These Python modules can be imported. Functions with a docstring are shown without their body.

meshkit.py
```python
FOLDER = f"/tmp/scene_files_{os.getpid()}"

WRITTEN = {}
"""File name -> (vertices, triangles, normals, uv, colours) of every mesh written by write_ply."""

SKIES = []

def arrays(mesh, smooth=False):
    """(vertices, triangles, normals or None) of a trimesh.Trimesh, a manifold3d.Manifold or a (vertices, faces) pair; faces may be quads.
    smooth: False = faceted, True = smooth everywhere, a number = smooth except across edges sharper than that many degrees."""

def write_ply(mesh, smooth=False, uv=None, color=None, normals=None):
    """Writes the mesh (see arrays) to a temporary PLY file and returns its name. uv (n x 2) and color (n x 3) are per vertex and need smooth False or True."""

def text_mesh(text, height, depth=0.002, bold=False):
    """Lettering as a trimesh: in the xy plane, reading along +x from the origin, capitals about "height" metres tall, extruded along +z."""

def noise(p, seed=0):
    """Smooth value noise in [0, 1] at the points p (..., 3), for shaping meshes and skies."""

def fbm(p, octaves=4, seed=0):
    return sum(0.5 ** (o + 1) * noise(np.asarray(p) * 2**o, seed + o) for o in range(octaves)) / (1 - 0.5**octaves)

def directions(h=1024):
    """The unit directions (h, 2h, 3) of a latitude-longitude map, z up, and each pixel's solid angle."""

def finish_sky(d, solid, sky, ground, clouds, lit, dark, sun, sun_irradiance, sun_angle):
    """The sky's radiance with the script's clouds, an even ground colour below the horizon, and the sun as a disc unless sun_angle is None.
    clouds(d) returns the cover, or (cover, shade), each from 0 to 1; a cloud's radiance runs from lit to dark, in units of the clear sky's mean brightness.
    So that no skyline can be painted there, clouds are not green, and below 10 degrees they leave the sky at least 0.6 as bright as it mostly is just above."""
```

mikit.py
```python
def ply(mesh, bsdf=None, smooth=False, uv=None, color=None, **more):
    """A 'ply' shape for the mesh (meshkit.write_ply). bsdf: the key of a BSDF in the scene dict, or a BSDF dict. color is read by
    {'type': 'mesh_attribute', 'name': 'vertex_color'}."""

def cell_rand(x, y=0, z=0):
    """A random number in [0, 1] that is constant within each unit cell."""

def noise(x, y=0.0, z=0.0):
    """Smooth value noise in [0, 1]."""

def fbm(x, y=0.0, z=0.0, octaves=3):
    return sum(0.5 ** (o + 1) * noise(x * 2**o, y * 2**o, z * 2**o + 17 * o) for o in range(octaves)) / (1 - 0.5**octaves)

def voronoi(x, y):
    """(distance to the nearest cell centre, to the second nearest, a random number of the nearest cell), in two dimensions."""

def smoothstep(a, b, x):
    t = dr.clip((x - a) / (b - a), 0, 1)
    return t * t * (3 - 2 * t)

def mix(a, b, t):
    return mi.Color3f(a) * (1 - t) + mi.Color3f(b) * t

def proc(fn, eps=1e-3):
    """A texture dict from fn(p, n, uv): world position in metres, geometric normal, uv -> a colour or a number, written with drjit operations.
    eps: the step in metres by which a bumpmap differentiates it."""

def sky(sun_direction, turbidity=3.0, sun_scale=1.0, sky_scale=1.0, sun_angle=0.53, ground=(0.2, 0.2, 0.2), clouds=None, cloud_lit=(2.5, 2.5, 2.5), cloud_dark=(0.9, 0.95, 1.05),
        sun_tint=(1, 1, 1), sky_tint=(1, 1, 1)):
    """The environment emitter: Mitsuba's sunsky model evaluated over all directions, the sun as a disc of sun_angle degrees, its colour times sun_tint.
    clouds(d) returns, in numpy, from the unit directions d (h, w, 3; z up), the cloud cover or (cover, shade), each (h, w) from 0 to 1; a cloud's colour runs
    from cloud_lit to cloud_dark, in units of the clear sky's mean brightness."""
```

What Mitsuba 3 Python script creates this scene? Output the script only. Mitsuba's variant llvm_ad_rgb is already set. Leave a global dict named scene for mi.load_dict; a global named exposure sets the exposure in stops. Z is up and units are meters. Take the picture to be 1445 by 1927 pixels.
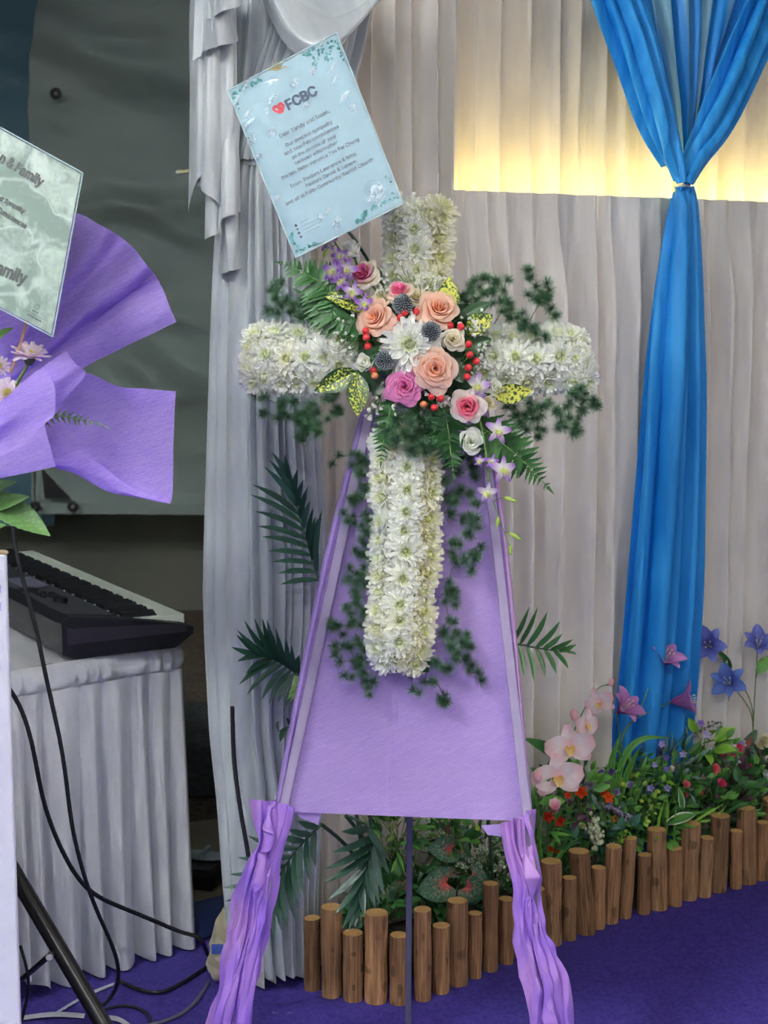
import math
import numpy as np, trimesh, drjit as dr, mitsuba as mi
import mikit, meshkit
from scipy.interpolate import CubicSpline, PchipInterpolator
T = mi.ScalarTransform4f
PI = math.pi
scene, labels = {}, {}

# ------------------------------------------------------------------ camera, sky, lamps, exposure
W, H, FOC, PITCH = 1445, 1927, 2850.0, math.radians(7.0)
CAM = np.array([0.0, 0.0, 1.5])
FWD, RGT, UPV = np.array([0, math.cos(PITCH), -math.sin(PITCH)]), np.array([1.0, 0, 0]), np.array([0, math.sin(PITCH), math.cos(PITCH)])
scene['camera'] = {'type': 'thinlens', 'to_world': T().look_at(origin=CAM.tolist(), target=(CAM + FWD).tolist(), up=[0, 0, 1]),
                   'fov': math.degrees(2 * math.atan(W / 2 / FOC)), 'fov_axis': 'x', 'aperture_radius': 0.0035, 'focus_distance': 2.85,
                   'near_clip': 0.05, 'far_clip': 60.0}
exposure = 2.95


def overcast(d):
    n = meshkit.fbm(d * 2.2 + 3.0, 3)
    return np.ones(d.shape[:2]), np.clip(n * 0.8, 0, 1)


scene['sky'] = mikit.sky((0.25, -0.6, 0.75), turbidity=4.0, sun_scale=0.0, sky_scale=1.0, sun_angle=None, ground=(0.3, 0.3, 0.3), clouds=overcast,
                         cloud_lit=(1.05, 1.1, 1.12), cloud_dark=(0.86, 0.92, 0.96))


# ------------------------------------------------------------------ helpers: colour, keys, pixels to points
def c(r, g=None, b=None):
    v = np.array([r, g, b], float) / 255 if g is not None else np.array([int(r[i:i + 2], 16) for i in (0, 2, 4)]) / 255
    return np.where(v <= 0.04045, v / 12.92, ((v + 0.055) / 1.055) ** 2.4)


def rgb(v):
    return {'type': 'rgb', 'value': [float(x) for x in v]}


def mixc(a, b, t):
    a, b = (x if isinstance(x, mi.Color3f) else mi.Color3f(*[float(v) for v in x]) for x in (a, b))
    return a * (1 - t) + b * t


def encode_colour(col):
    """Per-vertex colours packed into uv (meshes with uv are joined by the renderer, meshes with attributes are not): red and green are the
    fractions, the whole numbers hold the plane blue = a + b red + c green that fits the mesh's colours."""
    s = np.sqrt(np.clip(np.asarray(col, float), 0, 1))
    X, y = s[:, :2], s[:, 2]
    Xc, yc = X - X.mean(0), y - y.mean()
    k = np.linalg.solve(Xc.T @ Xc + 1e-6 * len(s) * np.eye(2), Xc.T @ yc)
    q = np.clip(np.round((k + 2) / 4 * 63), 0, 63)
    k = q / 63 * 4 - 2
    a = np.clip(np.round(((y - X @ k).mean() + 5) / 10 * 4095), 0, 4095)
    return np.stack([2 * a + 0.25 + s[:, 0], 2 * (q[0] * 64 + q[1]) + 0.25 + s[:, 1]], 1)


def decode_colour(p, n, uv):
    a, m = dr.floor(uv.x * 0.5), dr.floor(uv.y * 0.5)
    r, g = uv.x - 2 * a - 0.25, uv.y - 2 * m - 0.25
    kb = dr.floor(m / 64)
    kc = m - kb * 64
    b = a / 4095 * 10 - 5 + (kb / 63 * 4 - 2) * r + (kc / 63 * 4 - 2) * g
    return mi.Color3f(dr.square(r), dr.square(g), dr.square(dr.clip(b, 0, 1)))


def plyc(mesh, bsdf, smooth=True, color=None):
    return mikit.ply(mesh, bsdf, smooth=smooth, uv=encode_colour(color))


used = {}


def num(key):
    n = used.get(key, -1) + 1
    used[key] = n
    return key if n == 0 else f'{key}_{n:03d}'


def thing(name, label, cat, group=None):
    k = num(name)
    labels[k] = {'label': label, 'category': cat}
    if group:
        labels[k]['group'] = group
    return k


def part(parent, name, mesh, bsdf, smooth=True, color=None, uv=None, label=None, kind=None, to=None):
    k = num(parent + '__' + name)
    d = mesh if isinstance(mesh, dict) else mikit.ply(mesh, bsdf, smooth=smooth, uv=uv if color is None else encode_colour(color))
    if to is not None:
        d = {**d, 'to_world': T(to.tolist())}
    scene[k] = d
    if label or kind:
        labels[k] = {}
        if label:
            labels[k]['label'] = label
        if kind:
            labels[k]['kind'] = kind
    return k


def struct(name, mesh, bsdf, label, smooth=False, uv=None, color=None):
    k = num(name)
    scene[k] = mikit.ply(mesh, bsdf, smooth=smooth, uv=uv, color=color)
    labels[k] = {'label': label, 'kind': 'structure'}
    return k


def ray(px, py):
    return FWD + (px - W / 2) / FOC * RGT + (H / 2 - py) / FOC * UPV


def P(px, py, y):
    d = ray(px, py)
    return CAM + d * (y / d[1])


def Fl(px, py, z=0.0):
    d = ray(px, py)
    return CAM + d * ((z - CAM[2]) / d[2])


def hit(px, py, n, d0):
    """Where the pixel's ray meets the plane n.p = d0."""
    d = ray(px, py)
    return CAM + d * ((d0 - n @ CAM) / (n @ d))


EA = np.array([0, 1.0, -0.11])
EN = EA / np.linalg.norm(EA)          # the easel's plane leans back: y - 0.11 z = 2.75; EN points away from the camera


def E(px, py, off=0.0):
    return hit(px, py, EN, 2.75 / np.linalg.norm(EA) - off)


CS, C0 = 0.68, 3.52                   # the backdrop's plane: y = C0 + CS x


def CU(px, py, off=0.0):
    n = np.array([-CS, 1.0, 0]) / math.hypot(1, CS)
    return hit(px, py, n, C0 / math.hypot(1, CS) - off)


CDIR = np.array([1, CS, 0]) / math.hypot(1, CS)
CNRM = np.array([CS, -1, 0]) / math.hypot(1, CS)   # towards the camera


def rng(seed):
    return np.random.default_rng(seed)


# ------------------------------------------------------------------ helpers: meshes
def gfaces(nv, nu, wrap=False):
    i, j = np.meshgrid(np.arange(nv - 1), np.arange(nu if wrap else nu - 1), indexing='ij')
    a, b = i * nu + j, i * nu + (j + 1) % nu
    q = np.stack([a, b, b + nu, a + nu], -1).reshape(-1, 4)
    return np.vstack([q[:, [0, 1, 2]], q[:, [0, 2, 3]]])


def grid(V):
    nv, nu = V.shape[:2]
    return V.reshape(-1, 3), gfaces(nv, nu)


def guv(V):
    nv, nu = V.shape[:2]
    v, u = np.meshgrid(np.linspace(0, 1, nv), np.linspace(0, 1, nu), indexing='ij')
    return np.stack([u, v], -1).reshape(-1, 2)


def curve(pts, n, sharp=False):
    p = np.asarray(pts, float)
    if len(p) == 2:
        return p[0] + (p[1] - p[0]) * np.linspace(0, 1, n)[:, None]
    t = np.r_[0, np.cumsum(np.sqrt(np.linalg.norm(np.diff(p, axis=0), axis=1)) + 1e-9)] if not sharp else np.r_[0, np.cumsum(np.linalg.norm(np.diff(p, axis=0), axis=1) + 1e-9)]
    t /= t[-1]
    f = PchipInterpolator(t, p) if sharp else CubicSpline(t, p, bc_type='natural')
    # even steps along the curve
    tt = np.linspace(0, 1, n * 6)
    q = f(tt)
    s = np.r_[0, np.cumsum(np.linalg.norm(np.diff(q, axis=0), axis=1))]
    return f(np.interp(np.linspace(0, s[-1], n), s, tt))


def loft(rows, nu, nv, sharp=False):
    R = np.array([curve(r, nu, sharp) for r in rows])
    if len(R) == 1:
        return R
    if len(R) == 2:
        return R[0] + (R[1] - R[0]) * np.linspace(0, 1, nv)[:, None, None]
    t = np.r_[0, np.cumsum(np.linalg.norm(np.diff(R, axis=0), axis=2).mean(1) + 1e-9)]
    return PchipInterpolator(t / t[-1], R)(np.linspace(0, 1, nv))


def gnorm(V):
    du, dv = np.gradient(V, axis=1), np.gradient(V, axis=0)
    n = np.cross(du, dv)
    n /= np.linalg.norm(n, axis=-1, keepdims=True) + 1e-12
    flip = (n[..., 1:2] > 0)           # towards the camera
    return np.where(flip, -n, n)


def tube(pts, r, n=8, caps=True):
    p = np.asarray(pts, float)
    r = np.broadcast_to(np.asarray(r, float), (len(p),))
    t = np.gradient(p, axis=0)
    t /= np.linalg.norm(t, axis=1, keepdims=True) + 1e-12
    a = np.cross(t[0], [0, 0, 1.0] if abs(t[0][2]) < 0.9 else [1.0, 0, 0])
    A = []
    for k in range(len(p)):
        a = a - t[k] * (a @ t[k])
        a /= np.linalg.norm(a) + 1e-12
        A.append(a)
    A = np.array(A)
    B = np.cross(t, A)
    an = np.arange(n) * 2 * PI / n
    V = p[:, None] + r[:, None, None] * (np.cos(an)[None, :, None] * A[:, None] + np.sin(an)[None, :, None] * B[:, None])
    F = gfaces(len(p), n, True)
    V = V.reshape(-1, 3)
    if caps:
        m = len(V)
        V = np.vstack([V, p[0], p[-1]])
        i = np.arange(n)
        j = (i + 1) % n
        e = (len(p) - 1) * n
        F = np.vstack([F, np.stack([j, i, i * 0 + m], 1), np.stack([i + e, j + e, i * 0 + m + 1], 1)])
    return V, F


def join(ms):
    V, F, at = [], [], 0
    for v, f in ms:
        f = np.asarray(f)
        if f.shape[1] == 4:
            f = np.vstack([f[:, [0, 1, 2]], f[:, [0, 2, 3]]])
        V.append(np.asarray(v)); F.append(f + at)
        at += len(v)
    return np.vstack(V), np.vstack(F)


def joinc(ms):
    """Joins (verts, faces, colours)."""
    v, f = join([(m[0], m[1]) for m in ms])
    return v, f, np.vstack([np.broadcast_to(m[2], (len(m[0]), 3)) for m in ms])


def tf(v, M):
    return np.asarray(v) @ M[:3, :3].T + M[:3, 3]


def frame(pos, z, up=(0, 0, 1), roll=0.0, s=1.0):
    z = np.asarray(z, float) / np.linalg.norm(z)
    x = np.cross(up, z)
    if np.linalg.norm(x) < 1e-3:
        x = np.cross([0, 1, 0], z)
    x /= np.linalg.norm(x)
    y = np.cross(z, x)
    cr, sr = math.cos(roll), math.sin(roll)
    M = np.eye(4)
    M[:3, 0], M[:3, 1], M[:3, 2], M[:3, 3] = s * (cr * x + sr * y), s * (cr * y - sr * x), s * z, pos
    return M


def bar(a, b, w, d, up=(0, 0, 1), ch=0.0015):
    """A chamfered bar of cross-section w x d from a to b; w lies along up x direction."""
    a, b = np.asarray(a, float), np.asarray(b, float)
    z = (b - a) / np.linalg.norm(b - a)
    x = np.cross(up, z)
    x /= np.linalg.norm(x)
    y = np.cross(z, x)
    w2, d2 = w / 2, d / 2
    sec = np.array([[-w2 + ch, -d2], [w2 - ch, -d2], [w2, -d2 + ch], [w2, d2 - ch], [w2 - ch, d2], [-w2 + ch, d2], [-w2, d2 - ch], [-w2, -d2 + ch]])
    r0 = a + sec[:, :1] * x + sec[:, 1:] * y
    r1 = b + sec[:, :1] * x + sec[:, 1:] * y
    V = np.vstack([r0, r1, [a], [b]])
    i = np.arange(8)
    j = (i + 1) % 8
    F = np.vstack([np.stack([i, j, j + 8], 1), np.stack([i, j + 8, i + 8], 1), np.stack([j, i, i * 0 + 16], 1), np.stack([i + 8, j + 8, i * 0 + 17], 1)])
    return V, F


def boxm(lo, hi, ch=0.003):
    lo, hi = np.asarray(lo, float), np.asarray(hi, float)
    m = (lo + hi) / 2
    pts = []
    for ax in range(3):
        for sx in (-1, 1):
            for sy in (-1, 1):
                for sz in (-1, 1):
                    h = (hi - lo) / 2 - ch
                    h[ax] += ch
                    pts.append(m + h * np.array([sx, sy, sz]))
    h = trimesh.convex.convex_hull(np.array(pts))
    return np.array(h.vertices), np.array(h.faces)


def lathe(prof, n=24):
    """prof: (r, z) from bottom to top."""
    prof = np.asarray(prof, float)
    an = np.arange(n) * 2 * PI / n
    V = np.stack([prof[:, :1] * np.cos(an), prof[:, :1] * np.sin(an), np.repeat(prof[:, 1:], n, 1)], -1)
    return V.reshape(-1, 3), gfaces(len(prof), n, True)


def sph(r, n=8, sc=(1, 1, 1)):
    th = np.linspace(-PI / 2, PI / 2, n)
    v, f = lathe(np.stack([np.cos(th) * r, np.sin(th) * r], 1), n * 2)
    return v * np.array(sc), f


def nz(p, f, seed=0, oct=3):
    return meshkit.fbm(np.asarray(p) * f, oct, seed) - 0.5


# ------------------------------------------------------------------ materials
def bs(name, d):
    scene['mat_' + name] = d
    return 'mat_' + name


def prin(col, rough=0.6, **k):
    return {'type': 'twosided', 'bsdf': {'type': 'principled', 'base_color': col if isinstance(col, dict) else rgb(col), 'roughness': rough, **k}}


VC = mikit.proc(decode_colour)
PETAL = bs('petal', {'type': 'principledthin', 'base_color': VC, 'roughness': 0.6, 'diff_trans': 0.4, 'eta': 1.35})
LEAF = bs('leaf', prin(VC, 0.45, specular=0.4))
GLOSS = bs('gloss_leaf', prin(VC, 0.3, specular=0.6))
MATTE = bs('matte', prin(VC, 0.8, specular=0.2))
BERRY = bs('berry', prin(VC, 0.18, specular=0.6))


def weave(a, b, fx, fz, amt=1.0):
    def fn(p, n, uv):
        t = mikit.fbm(p.x * fx + p.y * fx * 0.7, p.y * 3, p.z * fz, octaves=3)
        return mixc(a, b, dr.clip((t - 0.5) * 2.2 * amt + 0.5, 0, 1))
    return mikit.proc(fn)


CREAM = bs('cream_cloth', prin(weave(c(220, 215, 207), c(234, 229, 221), 60, 4), 0.75, sheen=0.3, specular=0.2))
SATIN = bs('satin', prin(weave(c(182, 188, 192), c(202, 207, 208), 40, 6), 0.32, sheen=0.4, specular=0.5))
BLUE = bs('blue_cloth', prin(weave(c(28, 124, 198), c(52, 150, 218), 50, 4), 0.5, sheen=0.6, specular=0.3))
BLUELIN = bs('blue_sheer', prin(weave(c(105, 150, 178), c(150, 178, 190), 40, 3), 0.6, sheen=0.3, specular=0.2))
WHITECLOTH = bs('table_cloth', prin(weave(c(208, 210, 214), c(220, 221, 224), 30, 8), 0.45, sheen=0.4, specular=0.3))
BLACK = bs('black_plastic', prin(c(14, 15, 20), 0.45, specular=0.4))
DARKP = bs('dark_panel', prin(c(36, 34, 42), 0.4, specular=0.4))
RUBBER = bs('black_rubber', prin(c(22, 24, 28), 0.5, specular=0.4))
BMETAL = bs('black_metal', prin(c(32, 30, 30), 0.3, metallic=0.3, specular=0.6))
GMETAL = bs('grey_metal', prin(c(98, 96, 116), 0.4, metallic=0.35, specular=0.5))
STEEL = bs('steel', prin(c(190, 190, 190), 0.3, metallic=0.9))
WHITEKEY = bs('white_key', prin(c(214, 220, 208), 0.3, specular=0.5))
WHITEBOX = bs('white_board', prin(c(232, 232, 240), 0.5, specular=0.3))
WIRE = bs('black_wire', prin(c(24, 26, 24), 0.4))


def carpet_fn(p, n, uv):
    t = mikit.fbm(p.x * 160, p.y * 160, 0.0, octaves=2)
    s = mikit.fbm(p.x * 2.5, p.y * 2.5, 3.0, octaves=3)
    k = mixc(c(50, 42, 112), c(68, 58, 134), dr.clip(t * 1.2 + (s - 0.5) * 0.7, 0, 1))
    fleck = mikit.smoothstep(0.93, 0.97, mikit.noise(p.x * 90, p.y * 35, 4.0)) * mikit.smoothstep(0.6, 0.75, mikit.noise(p.x * 9, p.y * 9, 1.0))
    return k * (1 - fleck * 0.4) + mi.Color3f(0.3, 0.3, 0.42) * fleck * 0.4


CARPET = bs('carpet', {'type': 'bumpmap', 'arbitrary': mikit.proc(lambda p, n, uv: mikit.fbm(p.x * 220, p.y * 220, 0.0, octaves=2), eps=5e-4), 'scale': 0.0015,
                       'bsdf': prin(mikit.proc(carpet_fn), 0.95, specular=0.1, sheen=0.3)})
TILE = bs('floor_tile', prin(mikit.proc(lambda p, n, uv: mixc(c(132, 124, 108), c(150, 142, 124), mikit.fbm(p.x * 5, p.y * 5, 0.0))), 0.5))
TARP = bs('tarpaulin', prin(mikit.proc(lambda p, n, uv: mixc(c(136, 152, 150), c(164, 176, 168), dr.clip(mikit.fbm(p.x * 1.5, p.y, p.z * 3) * 1.4 - 0.2, 0, 1))), 0.55, specular=0.3))
TARPB = bs('blue_tarpaulin', prin(c(96, 130, 144), 0.55, specular=0.3))
CONC = bs('wall_concrete', prin(mikit.proc(lambda p, n, uv: mixc(c(92, 98, 90), c(128, 130, 116), dr.clip(mikit.fbm(p.x * 2, p.y * 2, p.z * 2) * 1.6 - 0.3, 0, 1))), 0.85))
GRANITE = bs('granite', prin(mikit.proc(lambda p, n, uv: mixc(c(78, 70, 62), c(108, 98, 86), mikit.noise(p.x * 90, p.y * 90, p.z * 90))), 0.7))
SLATE = bs('slate', prin(mikit.proc(lambda p, n, uv: mixc(c(58, 62, 66), c(76, 80, 84), mikit.noise(p.x * 70, p.y * 70, p.z * 70))), 0.7))
ROOF = bs('tent_roof', prin(c(138, 140, 138), 0.8))


def paper_fn(lo, hi):
    def fn(p, n, uv):
        f = mikit.fbm(p.x * 420, p.y * 300, p.z * 420, octaves=2) * 0.6 + mikit.noise(p.x * 60 + p.z * 40, p.y * 60, p.z * 300 - p.x * 120) * 0.4
        s = mikit.fbm(p.x * 8, p.y * 8, p.z * 8, octaves=3)
        return mixc(lo, hi, dr.clip((f - 0.5) * 1.3 + 0.5 + (s - 0.5) * 0.9, 0, 1))
    return mikit.proc(fn)


PAPER = bs('purple_paper', {'type': 'principledthin', 'base_color': paper_fn(c(182, 152, 222), c(206, 178, 236)), 'roughness': 0.6, 'diff_trans': 0.45, 'eta': 1.4})
TISSUE = bs('purple_tissue', {'type': 'principledthin', 'base_color': paper_fn(c(172, 142, 232), c(206, 182, 246)), 'roughness': 0.6, 'diff_trans': 0.7, 'eta': 1.4})
WRAP = bs('leg_wrap', prin(mikit.proc(lambda p, n, uv: mixc(c(146, 106, 208), c(190, 142, 212), dr.clip(mikit.fbm(p.x * 22, p.y * 22, p.z * 8) * 2.4 - 0.7, 0, 1))), 0.36, metallic=0.15, specular=0.6))

# ------------------------------------------------------------------ the setting
def quad(a, b, c_, d):
    return np.array([a, b, c_, d], float), np.array([[0, 1, 2], [0, 2, 3]])


# carpet: its far left edge shows at the bottom left, where tiles begin
ce = [Fl(338, 1728), Fl(432, 1700)]
cdir = (ce[1] - ce[0]) / np.linalg.norm(ce[1] - ce[0])
cl, cr_ = ce[0] - cdir * 2.2, ce[1] + cdir * 2.6
V, F = quad([cl[0], -1.5, 0], [cr_[0] + 2.0, -1.5, 0], [cr_[0] + 2.0, cr_[1] + 0.5, 0], cl)
V = np.array([[-3.2, -1.5, 0], [3.2, -1.5, 0], [3.2, 5.2, 0], cr_, cl, [-3.2, cl[1], 0]])
slab = trimesh.creation.extrude_polygon(__import__('shapely').Polygon(V[:, :2]), 0.006, engine='earcut')
slab.apply_translation([0, 0, -0.006])
struct('floor', (np.array(slab.vertices), np.array(slab.faces)), CARPET, 'purple blue carpet')

# tiled ground beyond the carpet: each tile its own piece
gk = struct('floor_2', quad([-6, -1.5, -0.022], [6, -1.5, -0.022], [6, 7.2, -0.022], [-6, 7.2, -0.022]), GRANITE, 'dark tile joints of the ground')
tu = np.array([math.cos(0.36), math.sin(0.36), 0])
tv = np.array([-tu[1], tu[0], 0])
o0 = Fl(372, 1540)
tile_p = mikit.ply(boxm([0.002, 0.002, -0.02], [0.396, 0.296, -0.007], 0.001), TILE)
for i in range(-5, 4):
    for j in range(-4, 5):
        pc = o0 + tu * (i * 0.4 + (0.2 if j % 2 else 0)) + tv * j * 0.3
        cc = pc + tu * 0.2 + tv * 0.15
        if not (-1.7 < cc[0] < 0.3 and 3.3 < cc[1] < 4.55):
            continue
        M = np.eye(4)
        M[:3, 0], M[:3, 1], M[:3, 3] = tu, tv, pc
        M[2, 3] = 0
        part(gk, 'tile', tile_p, None, to=M)

struct('trim_1', boxm([-5, 4.76, -0.02], [1.2, 5.33, 0.16], 0.01), SLATE, 'low dark kerb behind the tiles')
struct('floor_3', boxm([-5, 5.33, 0.0], [1.2, 7.1, 0.158], 0.004), GRANITE, 'brown granite ledge beyond the kerb')
struct('wall_back', quad([-6, 7.1, 0], [6, 7.1, 0], [6, 7.1, 3.4], [-6, 7.1, 3.4]), CONC, 'dim concrete wall behind the tarpaulin')
struct('wall_left', quad([-4.2, 2.2, -0.02], [-4.2, 7.1, -0.02], [-4.2, 7.1, 3.4], [-4.2, 2.2, 3.4]), CONC, 'dim wall on the left')
struct('wall_right', quad([3.6, 0.8, -0.02], [3.6, 7.1, -0.02], [3.6, 7.1, 3.4], [3.6, 0.8, 3.4]), ROOF, 'tent side wall on the right')
struct('ceiling', quad([-4.5, -1.2, 3.4], [4.5, -1.2, 3.4], [4.5, 7.2, 3.4], [-4.5, 7.2, 3.4]), ROOF, 'white tent roof')

# unseen batten lamps, added to model the folds and make the film glint
for (a, b, pw, col, lab) in (((2.1, 0.3, 2.95), (2.1, 1.6, 2.95), 26.0, (1.0, 0.92, 0.82), 'added unseen batten lamp giving weak warm light from the right'),
                             ((-1.55, 0.5, 2.95), (-1.55, 1.7, 2.95), 130.0, (0.97, 1.0, 0.98), 'added unseen batten lamp giving cool key light from the left'),
                             ((-0.9, -0.7, 3.2), (0.3, -0.7, 3.2), 32.0, (0.97, 1.0, 1.0), 'added unseen batten lamp behind the camera for front light and glints')):
    a, b = np.array(a), np.array(b)
    t = thing('added_lamp', lab, 'lamp')
    dz = np.array([0, 0, 0.075])
    d = (b - a) / np.linalg.norm(b - a)
    part(t, 'housing', bar(a + dz - d * 0.03, b + dz + d * 0.03, 0.09, 0.05), ROOF, smooth=False)
    v, f = tube([a, (a + b) / 2, b], 0.016, 10)
    scene[t + '__tube'] = {**mikit.ply((v, f), 'mat_tent_roof', smooth=True), 'emitter': {'type': 'area', 'radiance': rgb(np.array(col) * pw)}}
    for e, s_ in ((a, -1), (b, 1)):
        part(t, 'bracket', bar(e + d * s_ * 0.012 - [0, 0, 0.02], e + d * s_ * 0.012 + dz, 0.02, 0.03, up=(0.3, 1, 0)), ROOF, smooth=False)
        part(t, 'hanger', tube([e + dz - d * s_ * 0.2, [*(e - d * s_ * 0.2)[:2], 3.40]], 0.004, 6), STEEL)

# ------------------------------------------------------------------ backdrop curtains
CRESTS_PX = [430, 462, 497, 528, 560, 590, 622, 655, 684, 716, 758, 798, 831, 865, 906, 947, 999, 1035, 1112, 1141, 1195, 1228, 1311, 1355, 1396, 1440, 1490, 1530, 1580, 1620, 1672, 1718, 1775, 1820, 1880, 1930, 1990]


def s_of(px):
    u = (px - W / 2) / FOC
    x = C0 * u / (1 - CS * u)
    return x * math.hypot(1, CS)


crest = np.array([s_of(p) for p in CRESTS_PX])


def pleat(s, z, seed, amp):
    r = rng(seed)
    jit = r.normal(0, 0.004, (len(crest), 2))
    hgt = r.uniform(0.55, 1.0, len(crest))
    # each fold wanders a little with height
    zz = z - 1.0
    out = np.zeros_like(s)
    pos = crest[:, None, None] + jit[:, :1, None] * zz + 0.006 * np.sin(z * 2.1 + np.arange(len(crest))[:, None, None] * 1.7)
    k = np.clip((s[None] >= pos).sum(0) - 1, 0, len(crest) - 2)
    lo = np.take_along_axis(pos, k[None], 0)[0]
    hi = np.take_along_axis(pos, k[None] + 1, 0)[0]
    t = np.clip((s - lo) / np.maximum(hi - lo, 0.01), 0, 1)
    a = hgt[k] * (1 - t) + hgt[k + 1] * t
    skew = 0.35 + 0.3 * ((k * 37) % 10) / 10
    tt = np.where(t < skew, t / skew * 0.5, 0.5 + (t - skew) / (1 - skew) * 0.5)
    prof = np.abs(2 * tt - 1) ** 1.35
    out = amp * a * prof + 0.25 * amp * np.sin(tt * 4 * PI + k) * (1 - prof) * 0.5
    return out + 0.004 * np.sin(s * 3 + z)


def drape_panel(s0, s1, z0, z1, off, seed, amp, ns, nzv, z1b=None, pinned=False):
    s, t = np.meshgrid(np.linspace(s0, s1, ns), np.linspace(0, 1, nzv))
    top = z1 + ((z1b if z1b is not None else z1) - z1) * (s - s0) / (s1 - s0)
    z = z0 + (top - z0) * t
    d = pleat(s, z, seed, amp)
    if pinned:                         # stretched over the ledge's board along the top
        w = np.clip((top - z) / 0.30, 0, 1)
        w = w * w * (3 - 2 * w)
        d = d * (0.25 + 0.75 * w) + 0.025 * (1 - w)
    d = d + off
    base = np.array([0, C0, 0])
    # s is measured from x = 0 on the plane
    Pn = base + s[..., None] * CDIR + d[..., None] * CNRM
    Pn[..., 2] = z
    return Pn


zl0, zl1 = CU(848, 357)[2], CU(1445, 379)[2]
sl0 = s_of(845)
sl1 = crest[-1]
zA = zl0
zB = zl0 + (zl1 - zl0) * (sl1 - s_of(850)) / (s_of(1445) - s_of(850))
t = thing('backdrop_curtain', 'cream pleated curtain wall rising above the glowing light strip', 'curtain')
part(t, 'cloth', grid(drape_panel(sl0 - 0.03, sl1, 1.2, 3.0, -0.19, 12, 0.10, 600, 40)), CREAM)
part(t, 'rail', tube([[0, C0, 3.0] + CDIR * (sl0 - 0.6) - CNRM * 0.05, [0, C0, 3.0] + CDIR * sl1 - CNRM * 0.05], 0.015, 8), STEEL)
t = thing('backdrop_curtain', 'pale grey pleated curtain below the light strip, behind the flower cross and blue drape', 'curtain')
part(t, 'cloth', grid(drape_panel(sl0, sl1, 0.01, zA, -0.04, 12, 0.10, 640, 90, zB, True)), CREAM)
t = thing('backdrop_curtain', 'full height cream pleated curtain between the satin drape and the light strip', 'curtain')
part(t, 'cloth', grid(drape_panel(s_of(452), sl0 + 0.012, 0.01, 3.0, -0.036, 12, 0.10, 520, 80)), CREAM)
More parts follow.
